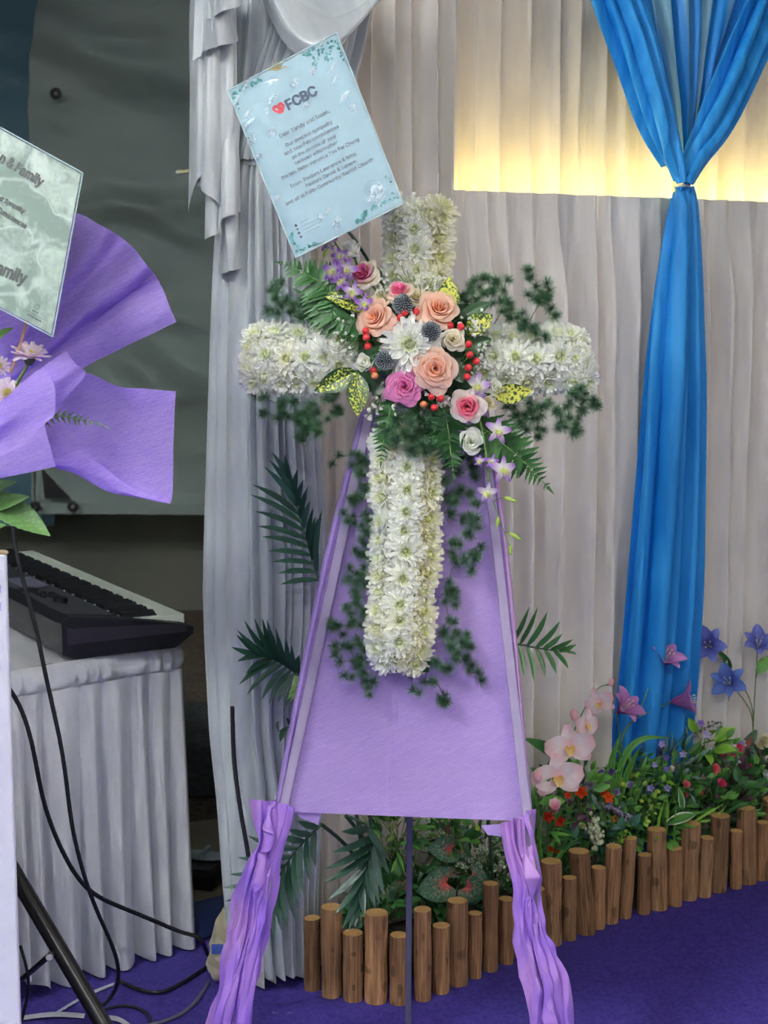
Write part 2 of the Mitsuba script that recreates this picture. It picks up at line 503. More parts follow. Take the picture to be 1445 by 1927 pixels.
# light strip: warm bulbs in a tube on the ledge between the two layers
t = thing('light_strip', 'warm glowing light strip along the curtain ledge', 'light strip')
a0 = np.array([0, C0, zA - 0.012]) + CDIR * (sl0 + 0.03) - CNRM * 0.055
a1 = np.array([0, C0, zB - 0.012]) + CDIR * (sl1 - 0.02) - CNRM * 0.055
part(t, 'channel', bar(a0 - [0, 0, 0.016], a1 - [0, 0, 0.016], 0.03, 0.012), ROOF, smooth=False)
nb = 46
led = sph(0.007, 5)
for k in range(nb):
    p = a0 + (a1 - a0) * (k + 0.5) / nb
    part(t, 'bulb', (led[0] + p, led[1]), ROOF)
for k in range(len(crest) - 1):
    s0_, s1_ = max(crest[k] + 0.010, sl0 + 0.02), crest[k + 1] - 0.010
    if s1_ - s0_ < 0.012:
        continue
    q0, q1 = (a0 + (a1 - a0) * (x - sl0 - 0.03) / (sl1 - sl0 - 0.05) + [0, 0, 0.004] for x in (s0_, s1_))
    v, f = tube([q0, (q0 + q1) / 2, q1], 0.009, 8)
    scene[num(t + '__glowing_tube')] = {**mikit.ply((v, f), 'mat_tent_roof', smooth=True), 'emitter': {'type': 'area', 'radiance': rgb(np.array([1.0, 0.78, 0.28]) * 4)}}

# ------------------------------------------------------------------ blue drape tied in the middle
def bcu(rows, off):
    return [[CU(px, py, o + off) for px, py, o in r] for r in rows]


def foldn(V, k, amp, seed, ridge=1.3, drift=0.6, amp_v=None):
    """Adds k folds across u (irregular), towards the camera."""
    nv, nu = V.shape[:2]
    r = rng(seed)
    u = np.linspace(0, 1, nu)
    v = np.linspace(0, 1, nv)[:, None]
    ph = np.cumsum(r.uniform(0.5, 1.5, k + 3))
    ph = np.interp(u, np.linspace(0, 1, k + 3), ph / ph[-1] * k)
    ph = ph[None] + drift * (meshkit.noise(np.stack([np.broadcast_to(u * k * 0.5, (nv, nu)), np.broadcast_to(v * 2, (nv, nu)), np.full((nv, nu), seed * 1.0)], -1)) - 0.5)
    f = np.abs(np.sin(PI * ph)) ** ridge
    a = amp if amp_v is None else amp * np.interp(v, np.linspace(0, 1, len(amp_v)), amp_v)
    hk = r.uniform(0.5, 1.1, k + 4)
    f = f * hk[np.clip(np.floor(ph).astype(int), 0, k + 3)]
    return V + gnorm(V) * (f * a)[..., None]


t = thing('blue_drape', 'bright blue drape tied in the middle and hanging in front of the cream curtain', 'drape')
L = [(1085, -70), (1118, 0), (1155, 75), (1192, 165), (1228, 250), (1258, 308), (1274, 345)]
R_ = [(1515, -70), (1478, 0), (1440, 78), (1398, 170), (1358, 250), (1318, 308), (1298, 346)]
# two gathered sides that meet at the tie
Lin = [(1165, -70), (1190, 0), (1213, 75), (1236, 165), (1258, 240), (1276, 300), (1286, 345)]
Rin = [(1424, -70), (1400, 0), (1375, 78), (1345, 170), (1322, 240), (1298, 300), (1286, 346)]
for (aa, bb, sd, k) in ((L, Lin, 3, 4), (Rin, R_, 5, 4)):
    rows = [[CU(*p, 0.035 + 0.01 * i), CU((p[0] + q[0]) / 2, (p[1] + q[1]) / 2, 0.06 + 0.012 * i), CU(*q, 0.035 + 0.012 * i)] for i, (p, q) in enumerate(zip(aa, bb))]
    V = foldn(loft(rows, 110, 60), k + 1, 0.05, sd, 1.2, 0.5, [1, 1, 0.8, 0.3])
    part(t, 'gathered_side', grid(V), BLUE)
rows = [[CU(*p, 0.03), CU((p[0] + q[0]) / 2, (p[1] + q[1]) / 2, 0.035), CU(*q, 0.03)] for p, q in zip([(1150, -70), (1178, 0), (1206, 75), (1232, 165), (1254, 240), (1277, 315)], [(1440, -70), (1412, 0), (1384, 78), (1352, 170), (1326, 240), (1296, 316)])]
V = foldn(loft(rows, 160, 50), 8, 0.035, 9, 1.0, 0.5, [1, 1, 0.9, 0.4])
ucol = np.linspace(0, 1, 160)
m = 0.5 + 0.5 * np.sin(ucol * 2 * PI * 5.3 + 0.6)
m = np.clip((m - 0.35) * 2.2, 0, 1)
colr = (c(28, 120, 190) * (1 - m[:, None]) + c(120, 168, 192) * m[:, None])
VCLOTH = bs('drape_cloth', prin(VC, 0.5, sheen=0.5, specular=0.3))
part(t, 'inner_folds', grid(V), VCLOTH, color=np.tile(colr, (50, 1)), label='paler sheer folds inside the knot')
# tie
tc = CU(1286, 350, 0.075)
V = np.array([tc + CDIR * 0.016 * math.cos(a) + CNRM * 0.02 * math.sin(a) + np.array([0, 0, z]) for z in (-0.004, 0.004) for a in np.linspace(0, 2 * PI, 25)[:-1]])
part(t, 'tie', (V, gfaces(2, 24, True)), WHITECLOTH, label='thin white tie')
# hanging tail
TL_ = [(1276, 352), (1268, 385), (1250, 470), (1228, 640), (1207, 860), (1186, 1080), (1168, 1260), (1150, 1400), (1122, 1700)]
TR_ = [(1297, 352), (1304, 385), (1309, 470), (1309, 640), (1308, 860), (1304, 1080), (1296, 1260), (1284, 1400), (1258, 1690)]
rows = [[CU(*p, 0.05 - o), CU(p[0] * 0.7 + q[0] * 0.3, p[1], 0.085 - o), CU(p[0] * 0.3 + q[0] * 0.7, p[1], 0.085 - o), CU(*q, 0.05 - o)] for p, q, o in zip(TL_, TR_, (0, 0, 0, 0.01, 0.02, 0.03, 0.04, 0.05, 0.055))]
V = foldn(loft(rows, 170, 120), 7, 0.06, 21, 1.3, 0.4, [0.25, 0.8, 1, 1, 1])
part(t, 'tail', grid(V), BLUE)

# ------------------------------------------------------------------ white satin drape on the left end of the stage
t = thing('satin_drape', 'white satin drape with swag, cascading ruffle and tied column beside the dark opening', 'drape')


def PP(rows):
    return [[P(*q) for q in r] for r in rows]


# tied column falling to the floor
col_rows = [[(437, 300, 3.30), (470, 301, 3.24), (520, 302, 3.24), (560, 300, 3.30)],
            [(428, 340, 3.31), (465, 340, 3.22), (520, 340, 3.22), (568, 340, 3.31)],
            [(420, 520, 3.32), (462, 520, 3.21), (525, 520, 3.22), (580, 520, 3.33)],
            [(418, 800, 3.32), (462, 800, 3.20), (530, 800, 3.21), (590, 800, 3.33)],
            [(417, 1100, 3.32), (465, 1100, 3.19), (535, 1100, 3.20), (598, 1100, 3.34)],
            [(427, 1350, 3.34), (470, 1350, 3.23), (535, 1350, 3.25), (592, 1350, 3.36)],
            [(443, 1520, 3.36), (480, 1520, 3.26), (535, 1520, 3.28), (588, 1520, 3.40)],
            [(455, 1690, 3.38), (490, 1690, 3.29), (537, 1690, 3.32), (582, 1690, 3.42)],
            [(470, 1818, 3.39), (500, 1826, 3.31), (540, 1832, 3.34), (574, 1826, 3.43)]]
V = foldn(loft(PP(col_rows), 280, 150), 15, 0.045, 31, 1.15, 0.7, [0.35, 0.7, 1, 1, 1])
part(t, 'column', grid(V), SATIN)
# tie band
rows = [[P(436, 297, 3.30), P(470, 299, 3.215), P(520, 299, 3.215), P(562, 296, 3.30)], [P(436, 308, 3.30), P(470, 311, 3.215), P(520, 311, 3.215), P(562, 308, 3.30)]]
part(t, 'tie_band', grid(foldn(loft(rows, 60, 6), 16, 0.004, 3)), SATIN)
# gathered upper tail sweeping from the swag down to the tie
up_rows = [[(520, -30, 3.31), (560, -30, 3.25), (610, -30, 3.25), (700, -30, 3.31)],
           [(505, 40, 3.31), (550, 45, 3.24), (600, 60, 3.24), (680, 80, 3.31)],
           [(470, 130, 3.31), (520, 150, 3.23), (570, 160, 3.23), (650, 175, 3.31)],
           [(446, 220, 3.31), (490, 235, 3.22), (530, 240, 3.22), (610, 240, 3.31)],
           [(436, 300, 3.31), (470, 302, 3.21), (520, 302, 3.21), (570, 299, 3.31)]]
part(t, 'gathered_tail', grid(foldn(loft(PP(up_rows), 220, 80), 13, 0.034, 37, 1.1, 0.6, [1, 1, 0.9, 0.7, 0.4])), SATIN)
# straight fall behind the ruffle
st_rows = [[(430, -30, 3.29), (470, -30, 3.27), (500, -30, 3.27), (540, -30, 3.30)], [(430, 150, 3.29), (470, 150, 3.26), (490, 150, 3.27), (520, 150, 3.30)], [(425, 330, 3.30), (445, 330, 3.27), (460, 330, 3.28), (475, 330, 3.31)], [(418, 510, 3.31), (430, 510, 3.29), (440, 508, 3.29), (450, 505, 3.31)]]
part(t, 'side_fall', grid(foldn(loft(PP(st_rows), 120, 60), 5, 0.018, 41, 0.9)), SATIN)
# the deep scooped swag at the top
sw = []
for k, (x0, y0, x1, y1, dip, d) in enumerate([(640, -40, 760, -40, -25, 3.27), (610, -30, 750, -35, 10, 3.22), (560, -20, 742, -30, 45, 3.19), (528, -20, 730, -25, 92, 3.16), (505, -25, 715, -12, 128, 3.15), (492, -30, 708, 0, 150, 3.19), (486, -40, 712, -10, 120, 3.26)]):
    xs = np.linspace(0, 1, 9)
    sw.append([P(x0 + (x1 - x0) * (a ** 0.85), y0 + (y1 - y0) * a + (dip - 20) * (math.sin(PI * a ** 0.72)) ** 1.0, d - 0.05 * math.sin(PI * a)) for a in xs])
part(t, 'swag', grid(foldn(np.swapaxes(loft(sw, 90, 90), 0, 1), 4, 0.012, 43, 0.8, 0.5)), SATIN)


# cascading ruffle: tiers whose slanting hems zigzag
def tier(x0, x1, ytop, yl, yr, tip, d, seed):
    xs = np.linspace(0, 1, 7)
    rows = []
    for v in (0, 0.33, 0.66, 0.9, 1.0):
        row = []
        for a in xs:
            yb = yl + (yr - yl) * a + tip * math.sin(PI * a) ** 2
            lean = (a - 0.5) * 10 * v
            row.append(P(x0 + (x1 - x0) * a + lean, ytop + (yb - ytop) * v, d - 0.045 * math.sin(PI * a * 1.0) - 0.02 * v + 0.02 * math.cos(a * 2 * PI * 1.3 + seed)))
        rows.append(row)
    V = foldn(loft(rows, 70, 60), 2, 0.016, seed, 0.8, 0.8)
    return grid(V)


for (x0, x1, yt, yl, yr, tip, d, sd) in [(366, 402, -40, 405, 205, 0, 3.225, 51), (377, 442, -30, 345, 400, 18, 3.205, 52), (402, 438, 200, 452, 390, 6, 3.215, 53), (368, 432, -40, 118, 78, -6, 3.175, 54), (397, 452, -50, 40, -5, 10, 3.15, 55), (424, 444, 380, 520, 500, 0, 3.24, 56)]:
    part(t, 'ruffle_tier', tier(x0, x1, yt, yl, yr, tip, d, sd), SATIN)

# ------------------------------------------------------------------ tarpaulin far behind on the left
DT = 6.6
tarp = thing('tarpaulin', 'large dark grey green tarpaulin sheet hanging behind the keyboard', 'tarpaulin')


def tsheet(x0, x1, y0, y1, d, seed, n=70, tilt=0):
    px, py = np.meshgrid(np.linspace(x0, x1, n), np.linspace(y0, y1, n + 20))
    V = np.array([[P(a, b, d) for a, b in zip(ra, rb)] for ra, rb in zip(px, py)])
    f = meshkit.fbm(np.stack([V[..., 0] * 0.9, V[..., 2] * 2.4 + V[..., 0] * 0.7, V[..., 0] * 0 + seed], -1), 3, seed) - 0.5
    w = 0.0
    for (ax, ay, bx, by, h, wid) in ((100, 400, 420, 385, 0.05, 0.05), (180, 360, 430, 470, 0.05, 0.05), (210, 640, 420, 800, 0.06, 0.08), (260, 740, 430, 735, 0.04, 0.05), (120, 70, 360, 80, 0.03, 0.05), (150, 560, 420, 610, 0.04, 0.06)):
        a, b = P(ax, ay, d), P(bx, by, d)
        dd = (b - a)[[0, 2]]
        L_ = np.linalg.norm(dd)
        nn = np.array([-dd[1], dd[0]]) / L_
        q = V[..., [0, 2]] - a[[0, 2]]
        dist, along = q @ nn, (q @ dd) / L_ ** 2
        w = w + h * np.exp(-(dist / wid) ** 2) * np.clip(1 - (2 * along - 1) ** 2, 0, 1)
    V[..., 1] -= f * 0.34 + w * 2.2
    return V


part(tarp, 'sheet', grid(tsheet(62, 520, -60, 964, DT, 3)), TARP)
rows = [[P(62, 945, DT - 0.09), P(250, 947, DT - 0.1), P(520, 950, DT - 0.09)], [P(62, 967, DT - 0.09), P(250, 968, DT - 0.1), P(520, 970, DT - 0.09)]]
part(tarp, 'hem', grid(loft(rows, 40, 3)), TARP)
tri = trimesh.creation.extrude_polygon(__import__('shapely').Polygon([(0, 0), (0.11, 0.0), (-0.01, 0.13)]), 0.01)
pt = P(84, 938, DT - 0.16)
part(tarp, 'opening_patch', (np.array(tri.vertices)[:, [0, 2, 1]] + pt, np.array(tri.faces)), BLACK, smooth=False, label='black triangle put in for a dark opening')  # black piece laid over the sheet where an opening looks dark
part(tarp, 'border', join([bar(P(64, 880, DT - 0.14), P(64, 966, DT - 0.14), 0.035, 0.006)]), bs('pale_hem', prin(c(150, 158, 152), 0.6)), smooth=False, label='paler border strip')
ring = lathe([(0.012, -0.004), (0.022, -0.004), (0.024, 0), (0.022, 0.004), (0.012, 0.004), (0.008, 0), (0.012, -0.004)], 16)
for (px, py) in ((105, 176), (66, 953), (137, 953), (401, 956)):
    part(tarp, 'eyelet', (tf(ring[0], frame(P(px, py, DT - 0.17), [0, -1, 0])), ring[1]), BLACK, label='black eyelet')
tb = thing('tarpaulin', 'bluish second tarpaulin at the far left edge', 'tarpaulin')
part(tb, 'sheet', grid(tsheet(-90, 100, -60, 990, DT + 0.15, 8, 30)), TARPB)
rd = thing('rod', 'short pale yellow rod sticking out behind the satin ruffle', 'rod')
part(rd, 'shaft', tube([P(336, 324, 3.5), P(385, 318, 3.36), P(440, 312, 3.30)], 0.0042, 8), bs('pale_rod', prin(c(214, 206, 160), 0.5)))
part(rd, 'cap', tube([P(334.5, 324.2, 3.503), P(340, 323.5, 3.489)], 0.0054, 8), WHITEKEY)

# ------------------------------------------------------------------ skirted table
ZT = 0.745
A = Fl(325, 1213, ZT)
e1 = np.array([-0.75, -0.66, 0]); e1 /= np.linalg.norm(e1)
e2 = np.array([-e1[1] * -1, 0, 0]); e2 = np.array([e1[1], -e1[0], 0])
t = thing('table', 'long table in a pleated white skirt under the keyboard', 'table')
TW, TLn = 0.62, 1.7


def TP(a, b, z):
    return np.array([A[0], A[1], 0]) + e1 * a + e2 * b + np.array([0, 0, z])


bx = boxm([0, 0, ZT - 0.03], [TW, TLn, ZT - 0.002], 0.004)
Mt = np.eye(4); Mt[:3, 0], Mt[:3, 1], Mt[:3, 3] = e1, e2, [A[0], A[1], 0]
part(t, 'tabletop', (tf(bx[0], Mt), bx[1]), BLACK, smooth=False)
for a in (0.08, TW - 0.08):
    for b in (0.12, TLn - 0.12):
        part(t, 'leg', tube([TP(a, b, ZT - 0.03), TP(a, b, 0.35), TP(a, b, 0.001)], 0.014, 10), BMETAL)
cloth = thing('table_skirt', 'white satin table skirt with gathered band hanging from the table edge', 'table skirt')
top = np.array([[TP(a, b, ZT + 0.002 + 0.0015 * math.sin(a * 40)) for a in np.linspace(-0.004, TW + 0.004, 12)] for b in np.linspace(-0.004, TLn, 12)])
part(cloth, 'top', grid(top), WHITECLOTH)
# gathered band round the near corner: along the near short edge
nb_, seg = 200, []
us = np.linspace(0, 1, nb_)
edge = np.array([TP(0.006, 0.35, 0)] + [TP(0, b, 0) for b in (0.2, 0.05)] + [TP(-0.006, -0.006, 0)] + [TP(a, -0.008, 0) for a in (0.1, 0.3, 0.5, TW)])
path = curve(edge, nb_, True)
sd = np.gradient(path, axis=0); sd /= np.linalg.norm(sd, axis=1, keepdims=True)
on = np.stack([sd[:, 1], -sd[:, 0], sd[:, 2] * 0], 1)
on *= np.sign((on * (path - TP(TW / 2, 0.6, 0))).sum(1, keepdims=True))
band = []
for v in np.linspace(0, 1, 14):
    w = 0.012 * math.sin(PI * v) ** 0.6 + 0.004 * np.sin(us * 130 + 3 * np.sin(us * 31) + v) * math.sin(PI * v) + 0.003 * np.abs(np.sin(us * 60 + v * 0.8)) * v
    band.append(path + on * (0.004 + w)[:, None] + np.array([0, 0, ZT + 0.004 - 0.062 * v]))
part(cloth, 'band', grid(np.array(band)), WHITECLOTH)
hem_px = [(345, 1822), (330, 1822), (319, 1829), (292, 1822), (266, 1814), (259, 1843), (238, 1851), (216, 1850), (200, 1825), (182, 1832), (176, 1868), (160, 1886), (138, 1888), (95, 1868), (53, 1850), (10, 1843), (-60, 1840)]
nsk, nvk = 260, 70
kk = np.linspace(0, 1, nsk)
front = np.array([TP(-0.008, 0.10, 0), TP(-0.012, -0.006, 0)] + [TP(a, -0.01, 0) for a in (0.08, 0.16, 0.24, 0.32, 0.4, 0.5, TW)])
fp = curve(front, nsk, True)
hem_s = np.array([p[0] for p in hem_px], float)
pxs = np.array([(q @ RGT) / ((q - CAM) @ FWD) * FOC + W / 2 for q in fp])
hy = np.interp(-pxs, -hem_s, [p[1] for p in hem_px])
creases = np.array([-60, 0, 30, 62, 95, 163, 205, 258, 288, 330, 380])
ph = np.interp(pxs, creases, np.arange(len(creases)))
skirt = []
for v in np.linspace(0, 1, nvk):
    amp = 0.014 + 0.07 * v
    wob = 0.25 * np.sin(ph * 2.1 + v * 2.0) * v
    f = np.sin(PI * np.mod(ph + wob * 0.4, 1.0) ** 0.55) ** 0.8
    q = fp + np.stack([e2[0] * -1 * (f * amp - 0.03 * v), e2[1] * -1 * (f * amp - 0.03 * v), 0 * f], 1)
    zb = np.array([CAM[2] + ray(a, b)[2] * (qq[1] / ray(a, b)[1]) for a, b, qq in zip(pxs, hy, q)])
    q[:, 2] = (ZT - 0.055) * (1 - v) + np.maximum(zb, 0.006) * v
    skirt.append(q)
part(cloth, 'skirt', grid(np.array(skirt)), WHITECLOTH)
sk2 = np.array([[TP(-0.01 + 0.02 * abs(math.sin(b * 40)) * v, b, (ZT - 0.055) * (1 - v) + 0.01 * v) for b in np.linspace(0.1, TLn, 160)] for v in np.linspace(0, 1, 10)])
part(cloth, 'side_panel', grid(sk2), WHITECLOTH)

# ------------------------------------------------------------------ electronic keyboard
kd = np.array([-0.5, 0.86, 0]); kd /= np.linalg.norm(kd)
kp = np.array([kd[1], -kd[0], 0])
K0 = Fl(118, 1243, ZT + 0.006)
KM = np.eye(4); KM[:3, 0], KM[:3, 1], KM[:3, 3] = kp, kd, K0


def KT(m):
    return tf(np.asarray(m[0]), KM), m[1]


def kprof(pts, y0, y1):
    pl = trimesh.creation.extrude_polygon(__import__('shapely').Polygon(pts), y1 - y0)
    v = np.array(pl.vertices)
    v = np.stack([v[:, 0], v[:, 2] + y0, v[:, 1]], 1)
    return KT((v, np.array(pl.faces)[:, ::-1]))


KL = 1.28
kb = thing('keyboard', 'black electronic keyboard on the white skirted table', 'keyboard')
part(kb, 'body', kprof([(0, 0.012), (0.03, 0.0), (0.27, 0.0), (0.305, 0.03), (0.305, 0.045), (0.155, 0.05), (0.15, 0.078), (0.02, 0.094), (0.0, 0.08)], 0.035, KL - 0.035), BLACK, smooth=False)
for y0, y1 in ((0.0, 0.035), (KL - 0.035, KL)):
    part(kb, 'end_cheek', kprof([(0, 0.012), (0.03, 0.0), (0.275, 0.0), (0.318, 0.030), (0.32, 0.044), (0.30, 0.054), (0.15, 0.080), (0.02, 0.098), (0.0, 0.084)], y0, y1), BLACK, smooth=False)
part(kb, 'end_trim', kprof([(0.012, 0.034), (0.30, 0.036), (0.302, 0.056), (0.012, 0.072)], -0.002, 0.001), DARKP, smooth=False, label='grey strip on the end')
part(kb, 'control_panel', kprof([(0.025, 0.0935), (0.146, 0.079), (0.147, 0.081), (0.026, 0.0955)], 0.06, KL - 0.06), DARKP, smooth=False)
part(kb, 'key_rail', kprof([(0.148, 0.05), (0.162, 0.05), (0.16, 0.074), (0.149, 0.08)], 0.035, KL - 0.035), DARKP, smooth=False)
wk = boxm([0.158, 0.0006, 0.048], [0.312, 0.0226, 0.071], 0.0015)
nk = int((KL - 0.075) / 0.0232)
wkd = mikit.ply(KT(wk), WHITEKEY)
for k in range(nk):
    M = np.eye(4); M[:3, 3] = kd * (0.037 + 0.0232 * k)
    part(kb, 'white_key', wkd, None, to=M)
bk = trimesh.convex.convex_hull(np.array([(x, y, z) for x, z in ((0.16, 0.070), (0.250, 0.070)) for y in (0, 0.0115)] + [(x, y, 0.085) for x in (0.16, 0.241) for y in (0.0015, 0.010)]))
bkd = mikit.ply(KT((np.array(bk.vertices), np.array(bk.faces))), BLACK)
for k in range(nk - 1):
    if k % 7 in (1, 4):
        continue
    M = np.eye(4); M[:3, 3] = kd * (0.037 + 0.0232 * (k + 1) - 0.0058)
    part(kb, 'black_key', bkd, None, to=M)


def kz(x):
    return 0.0955 + (0.081 - 0.0955) * (x - 0.026) / 0.121


for (x, y, r, h) in ((0.075, 0.235, 0.017, 0.012), (0.05, 0.42, 0.028, 0.004)):
    v, f = lathe([(0, h), (r * 0.85, h), (r, h - 0.002), (r, 0), (0, 0)], 20)
    part(kb, 'knob', KT((v + [x, y, kz(x)], f)), BLACK, smooth=40)
for k in range(9):
    x, y = 0.05 + 0.022 * (k % 3), 0.30 + 0.035 * (k // 3)
    part(kb, 'button', KT(boxm([x, y, kz(x) - 0.002], [x + 0.012, y + 0.02, kz(x) + 0.003], 0.001)), BLACK, smooth=False)
part(kb, 'display', KT(boxm([0.05, 0.47, 0.088], [0.12, 0.62, 0.0935], 0.001)), GMETAL, smooth=False)

# ------------------------------------------------------------------ cables, stand leg, floor things at the left
def cable(label, pts, r, m=RUBBER):
    k = thing('cable', label, 'cable')
    scene[k] = mikit.ply(tube(curve(pts, 90), r, 8), m, smooth=True)
    return k


cable('black cable falling straight from behind the purple bouquet across the table skirt', [P(20, 955, 2.86), P(33, 1050, 2.86), P(62, 1160, 2.86), P(88, 1280, 2.87), P(112, 1390, 2.88), P(126, 1480, 2.89), P(137, 1560, 2.9), P(170, 1682, 2.93), P(205, 1765, 2.97), P(222, 1820, 3.0), P(214, 1868, 3.06), Fl(180, 1902, 0.006)], 0.0042)
cable('thick black cable curving across the skirt and behind the table', [P(5, 1280, 2.9), P(35, 1325, 2.92), P(60, 1400, 2.93), P(78, 1490, 2.95), P(100, 1562, 2.97), P(135, 1634, 3.0), P(172, 1678, 3.03), P(230, 1708, 3.1), P(290, 1733, 3.18), P(345, 1755, 3.28), P(372, 1764, 3.34), P(392, 1800, 3.5)], 0.0046)
cable('black cable hanging in front of the lower satin drape', [P(437, 1330, 3.14), P(440, 1420, 3.14), P(446, 1480, 3.13), P(456, 1545, 3.12), P(467, 1610, 3.11), P(474, 1680, 3.1), P(478, 1760, 3.1), Fl(470, 1880, 0.006)], 0.0046)
cable('dark cable lying on the carpet from under the table to the cloth bag', [Fl(225, 1846, 0.006), Fl(262, 1862, 0.006), Fl(300, 1867, 0.006), Fl(345, 1848, 0.006), Fl(400, 1812, 0.006), Fl(440, 1785, 0.006)], 0.0045)
cable('grey cable curving over the carpet at the bottom edge', [Fl(255, 1935, 0.005), Fl(300, 1924, 0.005), Fl(340, 1908, 0.005), Fl(372, 1880, 0.005), Fl(392, 1848, 0.005)], 0.0045, GMETAL)
cable('thin cable looped on the dark carpet beside the stand leg', [Fl(190, 1902, 0.005), Fl(225, 1893, 0.005), Fl(262, 1898, 0.005), Fl(283, 1918, 0.005), Fl(280, 1940, 0.005)], 0.003)
cable('thin black cable beside the white board', [P(38, 1780, 2.62), P(50, 1822, 2.62), P(53, 1860, 2.63), P(46, 1900, 2.64), P(36, 1935, 2.65)], 0.0028)
for k, (a, b, w, lab) in enumerate([((30, 1918), (160, 1912), 0.022, 'flat white cable strip lying under the stand leg'), ((105, 1908), (215, 1852), 0.014, 'narrow white strip slanting across the carpet'), ((195, 1915), (245, 1932), 0.02, 'short white strip end by the stand leg foot')]):
    kx = thing('cable_strip', lab, 'cable strip')
    p, q = Fl(*a, 0.003), Fl(*b, 0.003)
    scene[kx] = mikit.ply(grid(loft([[p - [0, w / 2, 0], (p + q) / 2 + [0, -w / 2 + 0.01, 0.002], q - [0, w / 2, 0]], [p + [0, 0, 0.004], (p + q) / 2 + [0, 0.01, 0.007], q + [0, 0, 0.004]], [p + [0, w / 2, 0], (p + q) / 2 + [0, w / 2 + 0.01, 0.002], q + [0, w / 2, 0]]], 30, 9)), WHITECLOTH, smooth=True)

st = thing('speaker_stand', 'slanted black metal leg of a tripod stand in front of the table skirt', 'tripod stand')
la, lb = P(-40, 1530, 2.80), P(205, 1945, 2.62)
lb = lb + (lb - la) * ((0.012 - lb[2]) / (lb - la)[2])
part(st, 'leg', tube(curve([la, lb], 20), 0.0155, 16), BMETAL)
part(st, 'end_cap', tube([lb + (la - lb) / np.linalg.norm(la - lb) * 0.04, lb], 0.0175, 14), RUBBER)
j = P(93, 1801, 2.655)
part(st, 'brace', bar(j + [0, 0.012, 0], P(-30, 1905, 2.80), 0.020, 0.006), BMETAL, smooth=False)
bolt = lathe([(0, 0.009), (0.006, 0.009), (0.0075, 0.006), (0.0075, 0), (0.004, -0.03), (0, -0.03)], 12)
part(st, 'bolt', (tf(bolt[0], frame(P(93, 1800, 2.648), [0.2, -1, 0.2])), bolt[1]), STEEL, smooth=40)
part(st, 'column', tube([P(-70, 1300, 2.84), P(-70, 1920, 2.84)], 0.0175, 14), BMETAL)

wb = thing('white_board', 'plain white board standing upright at the left edge', 'board')
part(wb, 'panel', boxm([-1.75, 2.452, 0.004], [-0.62, 2.466, 1.128], 0.002), WHITEBOX, smooth=False)  # unseen left part made wide so the board shades the carpet behind
part(wb, 'foot', boxm([-1.4, 2.466, 0.0], [-1.36, 2.70, 0.02], 0.002), WHITEBOX, smooth=False)
LAV = bs('lavender_sticker', prin(c(196, 182, 240), 0.6))
for (ya, yb, xa) in ((1100, 1118, 15), (1132, 1152, 13)):
    a_, b_, m_ = P(-40, ya, 2.4505), P(-40, yb, 2.4505), P(xa, (ya + yb) / 2 - 2, 2.4505)
    part(wb, 'sticker', quad(a_, P(2, ya + 2, 2.4505), P(2, yb - 3, 2.4505), b_), LAV, smooth=False, label='lavender sticker')
crumb = sph(0.006, 5, (1.5, 0.8, 0.7))
part(wb, 'edge_tape', (crumb[0] * [1.2, 1, 1.2] + [-0.626, 2.459, 1.131], crumb[1]), bs('kraft_tape', prin(c(170, 150, 120), 0.7)), label='torn kraft tape on the top corner')

# bag, mat, slipper and case on the floor behind
bag = thing('cloth_bag', 'crumpled beige cloth bag with a blue tag leaning on the satin drape', 'bag')
ctr = [Fl(405, 1842, 0.02), P(428, 1790, 3.36), P(450, 1735, 3.46), P(472, 1685, 3.52)]
cc = curve(ctr, 40)
rr = np.interp(np.linspace(0, 1, 40), [0, 0.06, 0.3, 0.6, 0.9, 1], [0.012, 0.033, 0.042, 0.05, 0.042, 0.02])
v, f = tube(cc, rr, 40)
v = v + (nz(v, 26, 2)[:, None] * 0.02) + np.array([0, 0, 0.005])
v[:, 2] = np.maximum(v[:, 2], 0.002)
part(bag, 'cloth', (v, f), bs('beige_cloth', prin(mikit.proc(lambda p, n, uv: mixc(c(150, 140, 116), c(180, 172, 150), mikit.smoothstep(0.3, 0.7, mikit.noise(p.x * 25 + p.z * 60, p.z * 12 - p.x * 40, 0.0)))), 0.8)))
tg = Fl(404, 1790, 0.12)
part(bag, 'tag', boxm(P(398, 1790, 3.30) - [0, 0.003, 0.006], P(420, 1782, 3.30) + [0, 0.003, 0.006], 0.001), bs('blue_tag', prin(c(60, 84, 160), 0.5)), smooth=False, label='blue tag')
mat = thing('floor_mat', 'blue plastic mat lying at the edge of the tiles', 'mat')
ma, mb = Fl(330, 1752, 0.0), Fl(452, 1712, 0.0)
md = (mb - ma) / np.linalg.norm(mb - ma)
mn = np.array([-md[1], md[0], 0])
rows = [[ma + mn * a + np.array([0, 0, z + 0.012 + 0.006 * math.sin(a * 60)]) , (ma + mb) / 2 + mn * a + np.array([0, 0, z + 0.016]), mb + mn * a + np.array([0, 0, z + 0.012])] for a, z in ((-0.10, -0.006), (-0.05, 0.004), (0.0, 0.012), (0.08, 0.004), (0.085, -0.010))]
scene[mat] = mikit.ply(grid(loft(rows, 30, 24)), bs('blue_mat', prin(c(44, 62, 118), 0.5)), smooth=True)
case = thing('case', 'small black box lying on the tiles behind the table skirt', 'box')
pc = Fl(372, 1668, 0)
Mx = frame(pc + [0, 0.03, -0.006], [0, 0, 1], (0.3, 1, 0)); 
b_ = boxm([-0.10, -0.05, 0.0], [0.065, 0.05, 0.055], 0.012)
part(case, 'body', (tf(b_[0], Mx), b_[1]), BLACK, smooth=30)
b_ = boxm([-0.09, -0.04, 0.054], [0.05, 0.04, 0.058], 0.001)
part(case, 'lid', (tf(b_[0], Mx), b_[1]), DARKP, smooth=False)
sl = thing('slipper', 'white slipper sole lying across the small black box', 'slipper')
